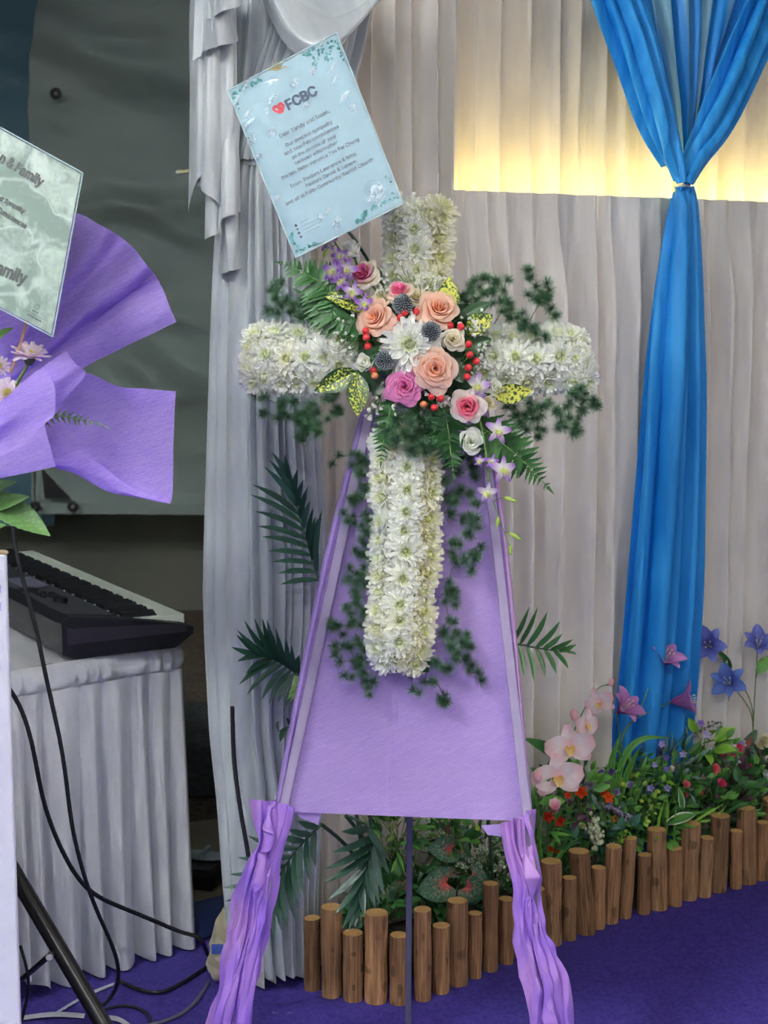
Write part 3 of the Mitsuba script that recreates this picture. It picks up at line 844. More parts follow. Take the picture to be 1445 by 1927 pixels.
v, f = sph(1.0, 9)
v = v * [0.085, 0.032, 0.009]
v[:, 0] += 0.0; v[:, 1] *= 1 + 0.25 * np.sign(v[:, 0]) * np.abs(v[:, 0] / 0.085)
part(sl, 'sole', (tf(v, Mx) + [-0.01, 0.05, 0.066], f), bs('pale_sole', prin(c(176, 192, 196), 0.6)))
strap = curve([[0.02, -0.034, 0.0], [0.03, -0.01, 0.022], [0.03, 0.01, 0.022], [0.02, 0.034, 0.0]], 16)
part(sl, 'strap', (tf(tube(strap, 0.006, 8)[0], Mx) + [-0.01, 0.05, 0.066], tube(strap, 0.006, 8)[1]), bs('pale_strap', prin(c(150, 170, 178), 0.6)))

# ------------------------------------------------------------------ flower stand: wooden A-frame, purple paper, wrapped legs
LEGW = bs('leg_wood', prin(mikit.proc(lambda p, n, uv: mixc(c(142, 128, 160), c(168, 154, 184), mikit.fbm(p.x * 70, p.y * 70, p.z * 9))), 0.6))
stand = thing('flower_stand', 'tall A-shaped flower stand covered in purple paper, carrying the white flower cross', 'flower stand')


def leg_at(pxa, pya, pxb, pyb, off):
    a, b = E(pxa, pya, off), E(pxb, pyb, off)
    return a, a + (b - a) * (0.0 - a[2]) / (b[2] - a[2])


for (q, w) in (((696, 770, 533, 1520), 0.018), ((905, 770, 988, 1500), 0.018)):
    a, b = leg_at(*q, 0.006)
    part(stand, 'leg', bar(a, b + [0, 0, 0.0], w, 0.016, up=(0, 1, 0)), LEGW, smooth=False, label='greyish wooden leg under the paper')
a, b = E(752, 700, -0.03), Fl(768, 1990, 0)
a, bt = P(775, 900, 2.90), P(768, 1927, 3.05)
b = bt + (bt - a) * (bt[2] / (a[2] - bt[2]))
part(stand, 'rear_leg', bar(a, b, 0.0125, 0.010, up=(0, 1, 0)), GMETAL, smooth=False, label='thin grey metal rear leg')
part(stand, 'crossbar', bar(E(690, 905, -0.02), E(915, 905, -0.02), 0.02, 0.014), LEGW, smooth=False)
part(stand, 'crossbar', bar(E(560, 1420, -0.022), E(975, 1420, -0.022), 0.02, 0.012), LEGW, smooth=False)
# paper panel: columns from the left outer edge to the right outer edge
nrow = 60
lo_ = [(683, 770), (655, 880), (612, 1050), (568, 1260), (537, 1420), (517, 1530)]
li_ = [(708, 770), (680, 880), (636, 1050), (590, 1260), (562, 1420), (545, 1528)]
ri_ = [(894, 770), (912, 880), (934, 1050), (951, 1260), (965, 1420), (974, 1545)]
ro_ = [(913, 770), (930, 880), (952, 1050), (972, 1260), (986, 1420), (997, 1545)]
rows = []
for a_, b_, c_, d_ in zip(lo_, li_, ri_, ro_):
    mx = [(b_[0] + (c_[0] - b_[0]) * t_, b_[1] + (c_[1] - b_[1]) * t_) for t_ in (0.06, 0.2, 0.4, 0.6, 0.8, 0.94)]
    rows.append([E(a_[0] - 1, a_[1], 0.0)] + [E(a_[0] + 6, a_[1], -0.001)] + [E(b_[0], b_[1], -0.003)] + [E(*q, -0.004) for q in mx] + [E(c_[0], c_[1], -0.003)] + [E(d_[0] - 6, d_[1], -0.001), E(d_[0] + 1, d_[1], 0.0)])
V = loft(rows, 180, 110, True)
V = V + EN * ((nz(V, 7, 5) * 0.012)[..., None]) + EN * (0.002 * np.exp(-((np.linspace(0, 1, 180) - 0.44) / 0.004) ** 2))[None, :, None]
part(stand, 'paper_panel', grid(V), PAPER, label='light purple paper sheet')
# edge strip turned forward on the right; light passing through it is painted as paler pink
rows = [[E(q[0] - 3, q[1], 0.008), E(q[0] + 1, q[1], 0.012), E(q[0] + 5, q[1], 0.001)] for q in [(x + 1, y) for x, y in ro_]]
part(stand, 'paper_edge', grid(loft(rows, 10, 60)), bs('lit_pink_edge', {'type': 'principledthin', 'base_color': rgb(c(222, 186, 228)), 'roughness': 0.6, 'diff_trans': 0.8, 'eta': 1.4}), label='folded paper edge painted pink for light passing through')
rows = [[E(q[0] - 3, q[1], 0.0), E(q[0] + 2, q[1], 0.010), E(q[0] + 7, q[1], 0.006)] for q in lo_]
part(stand, 'paper_edge', grid(loft(rows, 10, 60)), PAPER)
for tri in ([(548, 1522), (606, 1526), (598, 1553), (566, 1540)], [(905, 1553), (948, 1550), (946, 1576), (918, 1572)]):
    q = [E(*p, -0.012) for p in tri]
    part(stand, 'paper_flap', grid(loft([[q[0], (q[0] + q[1]) / 2, q[1]], [q[3], (q[3] + q[2]) / 2 + [0, 0.004, 0], q[2]]], 12, 8)), PAPER)


# leg wraps
def wrap(left, mid, right, seed, bulge):
    rows = []
    for (lx, ly), (mx, my), (rx, ry) in zip(left, mid, right):
        q1 = (lx * 0.55 + mx * 0.45, ly * 0.55 + my * 0.45)
        q2 = (rx * 0.55 + mx * 0.45, ry * 0.55 + my * 0.45)
        rows.append([E(lx, ly, 0.004), E(*q1, 0.022), E(mx - 4, my, 0.016), E(mx, my, bulge), E(mx + 4, my, 0.015), E(*q2, 0.024), E(rx, ry, 0.002)])
    V = loft(rows, 90, 200)
    n = gnorm(V)
    # creases: ridged folds that run mostly along the leg, gathered towards the middle line
    u = np.linspace(-1, 1, 90)[None] * np.ones((200, 1))
    z_ = V[..., 2]
    w1 = (meshkit.fbm(np.stack([u * 1.1, z_ * 3.2, u * 0 + seed], -1), 2, seed) - 0.5) * 2.0
    w2 = (meshkit.fbm(np.stack([u * 1.5 + z_ * 3, z_ * 5, u * 0 + seed + 3], -1), 2, seed + 5) - 0.5) * 2.0
    r1 = np.abs(np.mod(u * 1.6 + w1 * 1.3 + z_ * 1.5, 1.0) - 0.5) * 2
    r2 = np.abs(np.mod(u * 1.2 - z_ * 5 + w2 * 1.6, 1.0) - 0.5) * 2
    mid = np.exp(-(u / 0.4) ** 2)
    fine = np.abs(np.mod(u * 7 + z_ * 2 + w1 * 3, 1.0) - 0.5) * mid
    V = V + n * ((r1 * 0.020 + r2 * 0.010) * (0.6 + 0.4 * mid) + fine * 0.006 - 0.012)[..., None]
    return grid(V)


foot = lambda s: [(x, y) for x, y in s]
wl = [(466, 1504), (477, 1547), (483, 1580), (463, 1612), (448, 1653), (433, 1690), (425, 1747), (414, 1798), (409, 1855), (391, 1901), (381, 1950), (368, 2025)]
wm = [(513, 1508), (506, 1550), (499, 1584), (492, 1620), (483, 1658), (478, 1698), (471, 1750), (458, 1802), (440, 1860), (427, 1908), (420, 1955), (410, 2028)]
wr = [(561, 1522), (553, 1556), (538, 1592), (528, 1622), (523, 1650), (521, 1690), (510, 1750), (500, 1803), (488, 1860), (482, 1908), (477, 1955), (465, 2030)]
part(stand, 'leg_wrap', wrap(wl, wm, wr, 3, 0.026), WRAP, smooth=True, label='crumpled shiny purple paper round the leg')
wl = [(942, 1549), (952, 1606), (966, 1652), (970, 1676), (966, 1715), (966, 1752), (970, 1793), (985, 1864), (991, 1927), (992, 1990), (996, 2040)]
wm = [(984, 1538), (990, 1602), (998, 1648), (1002, 1676), (1003, 1715), (1008, 1752), (1018, 1793), (1034, 1864), (1036, 1927), (1038, 1990), (1042, 2040)]
wr = [(1004, 1522), (1012, 1594), (1016, 1648), (1018, 1676), (1022, 1715), (1030, 1752), (1049, 1790), (1073, 1850), (1083, 1927), (1086, 1990), (1088, 2040)]
part(stand, 'leg_wrap', wrap(wl, wm, wr, 13, 0.026), WRAP, smooth=True, label='crumpled shiny purple paper round the leg')

import shapely
# ------------------------------------------------------------------ condolence card in a clear sleeve
def card_frame(TL, TR, BL, y, tilt=0.05):
    """A plane through the pixel corners: its origin is the top left corner, ex runs along the top, ey down the left side."""
    o = P(*TL, y)
    a = P(*TR, y) - o
    a /= np.linalg.norm(a)
    n0 = np.array([0, -1.0, tilt])
    n0 -= a * (n0 @ a)
    n0 /= np.linalg.norm(n0)
    ex = a
    ey = np.cross(n0, ex)              # upward on the card
    if ey[2] < 0:
        ey = -ey
    nn = np.cross(ex, ey)
    M = np.eye(4)
    M[:3, 0], M[:3, 1], M[:3, 2], M[:3, 3] = ex, ey, nn, o
    return M


def to_card(M, px, py):
    n = M[:3, 2]
    p = hit(px, py, n, n @ M[:3, 3])
    q = p - M[:3, 3]
    return np.array([q @ M[:3, 0], q @ M[:3, 1]])


def shape_xy(pts, z0=0.0, d=0.0004):
    m = trimesh.creation.extrude_polygon(__import__('shapely').Polygon(pts), d)
    v = np.array(m.vertices)
    v[:, 2] += z0
    return v, np.array(m.faces)


INKB = bs('navy_ink', prin(c(34, 52, 78), 0.5))
INKD = bs('dark_ink', prin(c(40, 44, 56), 0.5))
INKR = bs('red_ink', prin(c(196, 48, 66), 0.5))
TEAL = bs('teal_print', prin(c(86, 150, 148), 0.6))
TEALD = bs('dark_teal_print', prin(c(44, 108, 106), 0.6))
OCHRE = bs('ochre_print', prin(c(168, 156, 104), 0.6))
GHOST = bs('pale_print', prin(c(150, 176, 184), 0.6))

card = thing('condolence_card', 'pale blue condolence letter in a shiny clear sleeve tilted above the flower cross', 'card')
CMx = card_frame((430, 172), (633, 65), (557, 483), 2.74, 0.01)
corners = [to_card(CMx, *p) for p in ((430, 172), (633, 65), (757, 382), (557, 483))]


def cw(v):
    return tf(np.asarray(v), CMx)


def bow(x, y):
    return 0.003 * np.sin((x * 9 - y * 7)) + 0.004 * (x * 4.3 - 0.5) ** 2


def on_card(m, z):
    v = np.array(m[0], float)
    v[:, 2] += z + bow(v[:, 0], v[:, 1])
    return cw(v), m[1]


def inset(pts, k):
    cen = np.mean(pts, 0)
    return [cen + (p - cen) * k for p in pts]


def sheet_grid(cs, nu, nv, z, rough=0.0, seed=0):
    u, v = np.meshgrid(np.linspace(0, 1, nu), np.linspace(0, 1, nv))
    q = (1 - u)[..., None] * (1 - v)[..., None] * cs[0] + u[..., None] * (1 - v)[..., None] * cs[1] + u[..., None] * v[..., None] * cs[2] + (1 - u)[..., None] * v[..., None] * cs[3]
    zz = z + bow(q[..., 0], q[..., 1])
    if rough:
        zz = zz + rough * (meshkit.fbm(np.stack([q[..., 0] * 22, q[..., 1] * 22, q[..., 0] * 0 + seed], -1), 3, seed) - 0.5)
    return np.concatenate([q, zz[..., None]], -1)


g = sheet_grid(inset(corners, 0.985), 40, 60, 0.0)
part(card, 'paper', (cw(g.reshape(-1, 3)), gfaces(60, 40)), bs('card_paper', prin(c(182, 212, 220), 0.5, specular=0.3)))


def card_text(name, text, a, b, bold, mat, mk=to_card, M=None, on=None, parent=None, depth=0.0004, label=None, sy=1.0):
    """The line of lettering runs from pixel a to pixel b along its baseline."""
    M = CMx if M is None else M
    on = on_card if on is None else on
    m = meshkit.text_mesh(text, 0.01, depth, bold)
    if bold:                           # heavier strokes: the letters are set side by side a hair apart
        vs = [np.array(m.vertices) + [dx, dy, 0.000004 * i] for i, (dx, dy) in enumerate(((0, 0), (0.0005, 0), (0.0010, 0), (0.0005, 0.0003), (0.0005, -0.0003)))]
        v_, f_ = join([(q, np.array(m.faces)) for q in vs])
        m = trimesh.Trimesh(v_, f_, process=False)
    v = np.array(m.vertices)
    v[:, 0] -= v[:, 0].min()
    p, q = mk(M, *a), mk(M, *b)
    s = np.linalg.norm(q - p) / v[:, 0].max()
    d = (q - p) / np.linalg.norm(q - p)
    v2 = v.copy()
    v2[:, 0] = p[0] + s * (v[:, 0] * d[0] - sy * v[:, 1] * d[1])
    v2[:, 1] = p[1] + s * (v[:, 0] * d[1] + sy * v[:, 1] * d[0])
    part(parent or card, name, on((v2, np.array(m.faces)), 0.0003), mat, smooth=False, label=label)


Z4 = lambda x, y: (420 + x / 4.014, 50 + y / 4.014)
card_text('heading', 'FCBC', Z4(492, 633), Z4(720, 510), True, INKB, sy=1.02)
for tx, a, b in (('Dear Sandy and Isaac,', (433, 846), (806, 650)), ('Our deepest sympathy', (478, 912), (828, 733)), ('and heartfelt condolences', (470, 977), (876, 765)),
                 ('on the demise of your', (526, 1006), (857, 836)), ('beloved wife/mother', (549, 1048), (868, 884)), ('the late Mdm Veronica Teo Pei Cheng', (447, 1160), (1028, 862)),
                 ('From: Pastors Lawrence & Nina,', (517, 1221), (1013, 968)), ('Pastors Daniel & Serene,', (631, 1217), (1016, 1022)), ('and all at Faith Community Baptist Church', (480, 1355), (1134, 1014))):
    card_text('text_line', tx, Z4(*a), Z4(*b), False, INKD)
# the red heart mark: two hooked strokes that meet in a point
hc = to_card(CMx, *Z4(424, 622))
hs = 0.0105
ang0 = math.atan2(*(to_card(CMx, *Z4(720, 510)) - to_card(CMx, *Z4(492, 633)))[::-1])


def stroke(pts, w):
    import shapely
    return shapely.LineString(pts).buffer(w, cap_style='flat')


hx = []
for pts, w in ((((-0.95, 0.15), (-0.75, 0.55), (-0.35, 0.62), (-0.05, 0.35), (-0.02, -0.75)), 0.24), (((0.02, 0.35), (0.3, 0.66), (0.7, 0.6), (0.88, 0.2), (0.6, -0.25), (0.1, -0.8)), 0.22), (((-0.9, 0.2), (-0.62, -0.2), (-0.05, -0.8)), 0.2), (((0.34, 0.28), (0.36, -0.35)), 0.15)):
    g_ = stroke(pts, w)
    m = trimesh.creation.extrude_polygon(g_, 0.0004)
    v = np.array(m.vertices)
    x, y = v[:, 0] * hs, v[:, 1] * hs
    v[:, 0], v[:, 1] = hc[0] + x * math.cos(ang0) - y * math.sin(ang0), hc[1] + x * math.sin(ang0) + y * math.cos(ang0)
    hx.append((v, np.array(m.faces)))
part(card, 'heart_logo', on_card(join(hx), 0.0003), INKR, smooth=False, label='red heart mark')


def disc(cx, cy, rx, ry, rot, n=14):
    a = np.linspace(0, 2 * PI, n, endpoint=False)
    x, y = rx * np.cos(a), ry * np.sin(a)
    return np.stack([cx + x * math.cos(rot) - y * math.sin(rot), cy + x * math.sin(rot) + y * math.cos(rot)], 1)


r = rng(77)
# printed eucalyptus sprigs in the corners
for cl, pts, mats in (((560, 560), None, None),):
    pass
sprigs = [((800, 80), (610, 215), 16, 17), ((840, 100), (790, 270), 10, 14), ((760, 150), (695, 300), 8, 13), ((860, 90), (905, 250), 7, 13), ((60, 510), (290, 400), 12, 15), ((70, 520), (130, 700), 9, 15), ((1290, 1110), (1310, 1260), 9, 14), ((1330, 1280), (1080, 1395), 9, 13), ((1230, 1150), (1320, 1200), 5, 13),
          ((490, 1530), (545, 1690), 5, 20), ((1080, 1390), (1020, 1480), 3, 22), ((1050, 1425), (1085, 1440), 2, 20), ((545, 1700), (700, 1640), 6, 14)]
for k, (a, b, n, rs) in enumerate(sprigs):
    lt, dk = [], []
    n = int(n * 1.7)
    for i in range(n):
        t_ = (i + 0.5) / n
        px, py = a[0] + (b[0] - a[0]) * t_ + r.normal(0, 14), a[1] + (b[1] - a[1]) * t_ + r.normal(0, 9)
        p = to_card(CMx, *Z4(px, py))
        rad = rs / 4.014 / 1040 * r.uniform(0.6, 1.05)
        if not shapely.Polygon(corners).buffer(-0.004).contains(shapely.Point(*p)):
            continue
        (dk if r.random() < 0.45 else lt).append(shape_xy(disc(*p, rad, rad * 0.72, r.uniform(0, 3)), 0, 0.0003))
    if lt:
        part(card, 'printed_leaves', on_card(join(lt), 0.0002), TEAL, smooth=False, label='pale teal printed leaves', kind='stuff')
    if dk:
        part(card, 'printed_leaves', on_card(join(dk), 0.0003), TEALD, smooth=False, label='dark teal printed leaves', kind='stuff')
oc = []
for i in range(9):
    a = to_card(CMx, *Z4(405, 335))
    ang = 0.3 + 2.6 * i / 8 + ang0 - 0.4
    L_ = r.uniform(0.010, 0.022)
    d = np.array([math.cos(ang), math.sin(ang)])
    oc.append(shape_xy(disc(*(a + d * L_ * 0.5), L_ * 0.5, 0.0012, ang), 0, 0.0003))
part(card, 'printed_leaves', on_card(join(oc), 0.0003), OCHRE, smooth=False, label='ochre printed grass leaves', kind='stuff')
# pale round seal and the small print block with its four icons
sc_ = to_card(CMx, *Z4(1140, 1232))
import shapely
for rr_, w in ((0.0162, 0.0005), (0.0115, 0.0004)):
    m = trimesh.creation.extrude_polygon(shapely.Point(*sc_).buffer(rr_ + w).difference(shapely.Point(*sc_).buffer(rr_)), 0.0003)
    part(card, 'seal_ring', on_card((np.array(m.vertices), np.array(m.faces)), 0.0002), GHOST, smooth=False)
m = join([shape_xy(sc_ + np.array(p) * 0.0045, 0, 0.0003) for p in ([(-0.25, -1.4), (0.25, -1.4), (0.12, 1.5), (-0.12, 1.5)], [(-1.2, -1.4), (-0.4, -1.4), (-0.4, -0.5), (-1.2, -0.9)], [(0.4, -1.4), (1.2, -1.4), (1.2, -0.9), (0.4, -0.5)])])
part(card, 'seal_emblem', on_card(m, 0.0002), GHOST, smooth=False)
for (a, b, n) in (((580, 1488), (645, 1455), 4), ((592, 1515), (735, 1445), 9), ((602, 1545), (745, 1475), 9), ((612, 1572), (735, 1510), 8)):
    ds = []
    for i in range(n):
        t0_, t1_ = (i + 0.08) / n, (i + 0.86) / n
        q = []
        for t_, o in ((t0_, 0), (t1_, 0), (t1_, -7), (t0_, -7)):
            q.append(to_card(CMx, *Z4(a[0] + (b[0] - a[0]) * t_, a[1] + (b[1] - a[1]) * t_ + o)))
        ds.append(shape_xy(q, 0, 0.0003))
    part(card, 'small_print', on_card(join(ds), 0.0002), GHOST, smooth=False, kind='stuff')
for i, (x, y) in enumerate(((550, 1504), (562, 1532), (574, 1560), (588, 1589))):
    part(card, 'icon', on_card(shape_xy(disc(*to_card(CMx, *Z4(x, y)), 0.0022, 0.0022, 0, 4 if i == 1 else 12), 0, 0.0003), 0.0002), INKD, smooth=False)
# clear sleeve: wrinkled film, front and back, with white seams
g = sheet_grid(inset(corners, 1.012), 90, 130, 0.0032, 0.0, 5)
qx, qy = g[..., 0], g[..., 1]
wr_ = meshkit.fbm(np.stack([qx * 9, qy * 9, qx * 0 + 2], -1), 3, 5) * 3
g[..., 2] += 0.0012 * np.abs(np.mod(qx * 14 + qy * 5 + wr_ * 1.6, 1.0) - 0.5) + 0.0014 * (meshkit.fbm(np.stack([qx * 26, qy * 40, qx * 0], -1), 2, 9) - 0.5) + 0.0003 * (meshkit.noise(np.stack([qx * 120, qy * 120, qx * 0], -1), 3) - 0.5)
uu = np.linspace(0, 1, 90)[None]; vv = np.linspace(0, 1, 130)[:, None]
ed = np.clip(np.minimum(np.minimum(uu, 1 - uu), np.minimum(vv, 1 - vv)) * 12, 0, 1)
g[..., 2] = np.maximum(g[..., 2] - 0.0016, 0.0004) * 1.0 * (0.15 + 0.85 * ed) + 0.0016
FILM = bs('clear_film', {'type': 'thindielectric', 'int_ior': 1.45})
GLINT = bs('glint_crease', {'type': 'blendbsdf', 'weight': 0.22, 'bsdf_0': {'type': 'thindielectric', 'int_ior': 1.5}, 'bsdf_1': {'type': 'twosided', 'bsdf': {'type': 'roughconductor', 'material': 'none', 'alpha': 0.16, 'specular_reflectance': rgb([0.95, 0.97, 0.97])}}})
part(card, 'sleeve', (cw(g.reshape(-1, 3)), gfaces(130, 90)), FILM, smooth=True, label='wrinkled clear plastic sleeve')
# crumpled film spots, part metal, shaped and placed as the glints
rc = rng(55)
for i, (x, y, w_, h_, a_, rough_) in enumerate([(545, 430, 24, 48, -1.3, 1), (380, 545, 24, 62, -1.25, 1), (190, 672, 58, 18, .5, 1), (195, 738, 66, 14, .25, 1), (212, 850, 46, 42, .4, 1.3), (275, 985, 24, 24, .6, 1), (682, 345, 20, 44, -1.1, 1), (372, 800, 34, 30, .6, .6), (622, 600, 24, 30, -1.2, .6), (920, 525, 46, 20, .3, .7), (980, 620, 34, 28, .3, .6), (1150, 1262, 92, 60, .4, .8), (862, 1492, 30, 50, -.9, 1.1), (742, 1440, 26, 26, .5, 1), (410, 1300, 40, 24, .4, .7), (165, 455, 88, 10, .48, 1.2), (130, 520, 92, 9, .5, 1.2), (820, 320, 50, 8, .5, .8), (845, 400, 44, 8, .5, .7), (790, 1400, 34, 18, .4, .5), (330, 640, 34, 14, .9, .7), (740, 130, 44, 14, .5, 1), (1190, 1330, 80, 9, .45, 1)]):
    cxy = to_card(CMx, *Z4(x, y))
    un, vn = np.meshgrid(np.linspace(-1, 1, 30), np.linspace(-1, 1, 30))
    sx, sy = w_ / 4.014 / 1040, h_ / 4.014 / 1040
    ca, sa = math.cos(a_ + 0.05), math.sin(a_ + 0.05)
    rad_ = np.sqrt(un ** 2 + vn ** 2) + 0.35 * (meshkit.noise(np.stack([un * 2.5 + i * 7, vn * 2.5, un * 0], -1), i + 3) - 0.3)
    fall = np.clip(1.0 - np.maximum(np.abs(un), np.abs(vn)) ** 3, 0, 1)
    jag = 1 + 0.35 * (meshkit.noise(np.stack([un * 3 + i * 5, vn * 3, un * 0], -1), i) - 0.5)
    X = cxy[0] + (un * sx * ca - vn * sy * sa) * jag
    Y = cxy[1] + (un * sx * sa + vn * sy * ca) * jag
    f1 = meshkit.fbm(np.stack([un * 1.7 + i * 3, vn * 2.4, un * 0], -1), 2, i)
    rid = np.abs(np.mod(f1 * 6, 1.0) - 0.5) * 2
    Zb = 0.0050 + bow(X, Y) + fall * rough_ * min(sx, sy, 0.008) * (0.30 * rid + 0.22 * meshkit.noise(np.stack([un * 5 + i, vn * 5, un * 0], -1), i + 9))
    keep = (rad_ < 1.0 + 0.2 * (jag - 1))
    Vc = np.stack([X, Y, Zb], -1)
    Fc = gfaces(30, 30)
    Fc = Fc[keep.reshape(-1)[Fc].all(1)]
    part(card, 'glint_crease', (cw(Vc.reshape(-1, 3)), Fc), GLINT, smooth=True, label='crumpled spot of the sleeve with metal mixed in for a glint')
g2 = sheet_grid(inset(corners, 1.012), 12, 16, -0.002)
part(card, 'sleeve_back', (cw(g2.reshape(-1, 3)), gfaces(16, 12)), bs('sleeve_back', prin(c(200, 222, 226), 0.4)))
oc4 = inset(corners, 1.012)
for i in range(4):
    p, q = oc4[i], oc4[(i + 1) % 4]
    ln = np.array([[*(p + (q - p) * t_), 0.0] for t_ in np.linspace(0, 1, 14)])
    ln[:, 2] = bow(ln[:, 0], ln[:, 1]) + 0.0005
    part(card, 'seam', tube(cw(ln), 0.0011, 6), bs('sleeve_seam', prin(c(206, 232, 232), 0.3, specular=0.6)) if i == 0 else 'mat_sleeve_seam')
pk = curve([cw([[*to_card(CMx, 652, 432), -0.004]])[0], E(680, 470, 0.03), E(735, 560, 0.0)], 12)
part(card, 'holder_stick', tube(pk, 0.003, 8), bs('green_stick', prin(c(24, 60, 56), 0.5)), label='dark green stick that holds the card')

# ------------------------------------------------------------------ second card at the left edge, grey green with black lettering
card2 = thing('condolence_card', 'grey green marbled condolence card cut off by the left edge, above the purple bouquet', 'card')
C2y = 2.42
# corners in the photograph: right edge from (152,327) to (97,629); the top edge climbs to the left
TLc = np.array((152, 327)) + np.array((0 - 152, 243 - 327)) * 2.05
BLc = np.array((97, 629)) + np.array((0 - 97, 577 - 629)) * 3.1
o2 = P(TLc[0], TLc[1], C2y)
M2 = card_frame((TLc[0], TLc[1]), (152, 327), None, C2y, 0.08)
cor2 = [to_card(M2, *p) for p in (TLc, (152, 327), (97, 629), BLc)]


def bow2(x):
    return 0.06 * (x - cor2[1][0] * 0.85) ** 2 * 2


def on2(m, z):
    v = np.array(m[0], float)
    v[:, 2] += z + bow2(v[:, 0])
    return tf(v, M2), m[1]


def grid2(cs, nu, nv, z):
    u, v = np.meshgrid(np.linspace(0, 1, nu), np.linspace(0, 1, nv))
    q = (1 - u)[..., None] * (1 - v)[..., None] * cs[0] + u[..., None] * (1 - v)[..., None] * cs[1] + u[..., None] * v[..., None] * cs[2] + (1 - u)[..., None] * v[..., None] * cs[3]
    return tf(np.concatenate([q, (z + bow2(q[..., 0]))[..., None]], -1).reshape(-1, 3), M2), gfaces(nv, nu)


def marble_fn(p, n, uv):
    w = mikit.fbm(p.x * 14, p.z * 14, 1.0, octaves=3) * 1.6
    f = mikit.fbm(p.x * 22 + w * 3, p.z * 22 - w * 3, 0.0, octaves=4)
    s = mikit.fbm(p.x * 260, p.z * 220, 2.0, octaves=2)
    k = mixc(c(138, 160, 146), c(206, 222, 208), dr.clip((f - 0.32) * 2.4 + (s - 0.5) * 0.5, 0, 1))
    vein = 1 - mikit.smoothstep(0.0, 0.035, dr.abs(mikit.fbm(p.x * 10 + w, p.z * 10, 5.0, octaves=3) - 0.5))
    return mixc(k, c(224, 236, 226), vein * 0.5)


part(card2, 'paper', grid2(cor2, 30, 30, 0), bs('marbled_paper', prin(mikit.proc(marble_fn), 0.4, specular=0.4)))
INKG = bs('green_black_ink', prin(c(38, 48, 44), 0.5))


def t2(text, a, b, bold=True, sy=1.0):
    card_text('lettering', text, a, b, bold, INKG, to_card, M2, on2, card2, 0.0005, sy=sy)


def ext(a, b, k):
    a, b = np.array(a, float), np.array(b, float)
    return tuple(b + (a - b) * k)


# only the ends of the lines lie inside the picture
t2('n & Family', ext((-3, 303), (77, 352), 1.0), (77, 352), True, 1.3)
t2('st Sympathy', (-2, 376), (45, 402), True, 1.35)
t2('Condolences', (-6, 398), (48, 431), True, 1.3)
t2('Family', (-22, 508), (46, 536), True, 1.35)
for i, (a, b) in enumerate((((61, 585), (73, 591)), ((49, 584), (82, 602)), ((52, 593), (78, 607)))):
    ds = []
    n = (3, 9, 8)[i]
    for k in range(n):
        q = []
        for t_, o in (((k + 0.1) / n, 0), ((k + 0.8) / n, 0), ((k + 0.8) / n, -(2.6, 1.0, 3.2)[i]), ((k + 0.1) / n, -(2.6, 1.0, 3.2)[i])):
            q.append(to_card(M2, a[0] + (b[0] - a[0]) * t_, a[1] + (b[1] - a[1]) * t_ + o))
        ds.append(shape_xy(q, 0, 0.0004))
    part(card2, 'small_print', on2(join(ds), 0.0003), INKG, smooth=False, kind='stuff')
m = trimesh.creation.extrude_polygon(shapely.Point(*to_card(M2, 70, 577)).buffer(0.004).difference(shapely.Point(*to_card(M2, 70, 577)).buffer(0.0032)), 0.0003)
part(card2, 'emblem', on2((np.array(m.vertices), np.array(m.faces)), 0.0003), bs('faint_ink', prin(c(110, 130, 118), 0.6)), smooth=False)
big2 = inset(cor2, 1.022)
part(card2, 'sleeve', grid2(big2, 30, 20, 0.0014), FILM, label='clear plastic sleeve')
for i in range(4):
    p, q = big2[i], big2[(i + 1) % 4]
    ln = np.array([[*(p + (q - p) * t_), bow2((p + (q - p) * t_)[0])] for t_ in np.linspace(0, 1, 14)])
    part(card2, 'seam', tube(tf(ln, M2), 0.0012, 6), 'mat_sleeve_seam')
part(card2, 'holder_stick', tube(curve([P(50, 604, C2y + 0.012), P(42, 635, C2y + 0.03), P(20, 700, C2y + 0.07)], 10), 0.0024, 8), bs('bamboo', prin(c(206, 160, 120), 0.5)), label='thin bamboo stick')

# ------------------------------------------------------------------ purple tissue bouquet of the neighbouring stand
bq = thing('bouquet_wrap', 'translucent purple tissue paper fanning out at the left edge under the grey green card', 'bouquet wrap')


def tissue(name, rows, folds, seed, nu=90, nv=70, amp=0.014, rg=1.4):
    V = loft([[P(*q) for q in r_] for r_ in rows], nu, nv)
    n = gnorm(V)
    w = nz(np.stack([V[..., 0] * 9, V[..., 1] * 4, V[..., 2] * 9], -1), 1, seed, 3) * amp
    V = V + n * w[..., None]
    part(bq, name, grid(V), TISSUE, smooth=True)


# big upper fan: rays run from the left lower centre to the curved rim
ctr_ = (-60, 720, 2.60)
rim = [(70, 395, 2.56), (148, 402, 2.56), (176, 416, 2.55), (208, 434, 2.53), (232, 450, 2.57), (258, 474, 2.53), (278, 500, 2.51), (291, 516, 2.56), (302, 538, 2.50), (316, 572, 2.49), (332, 606, 2.51)]
rows = []
for k, t_ in enumerate((0.0, 0.3, 0.6, 0.85, 1.0)):
    row = []
    for q in rim:
        base = (-60 + (q[0] - 148) * 0.15, 735 + (q[1] - 402) * 0.25, 2.60)
        row.append(tuple(base[i] + (q[i] - base[i]) * t_ for i in range(3)))
    rows.append(row)
tissue('upper_sheet', rows, 0, 3, 110, 70, 0.02)
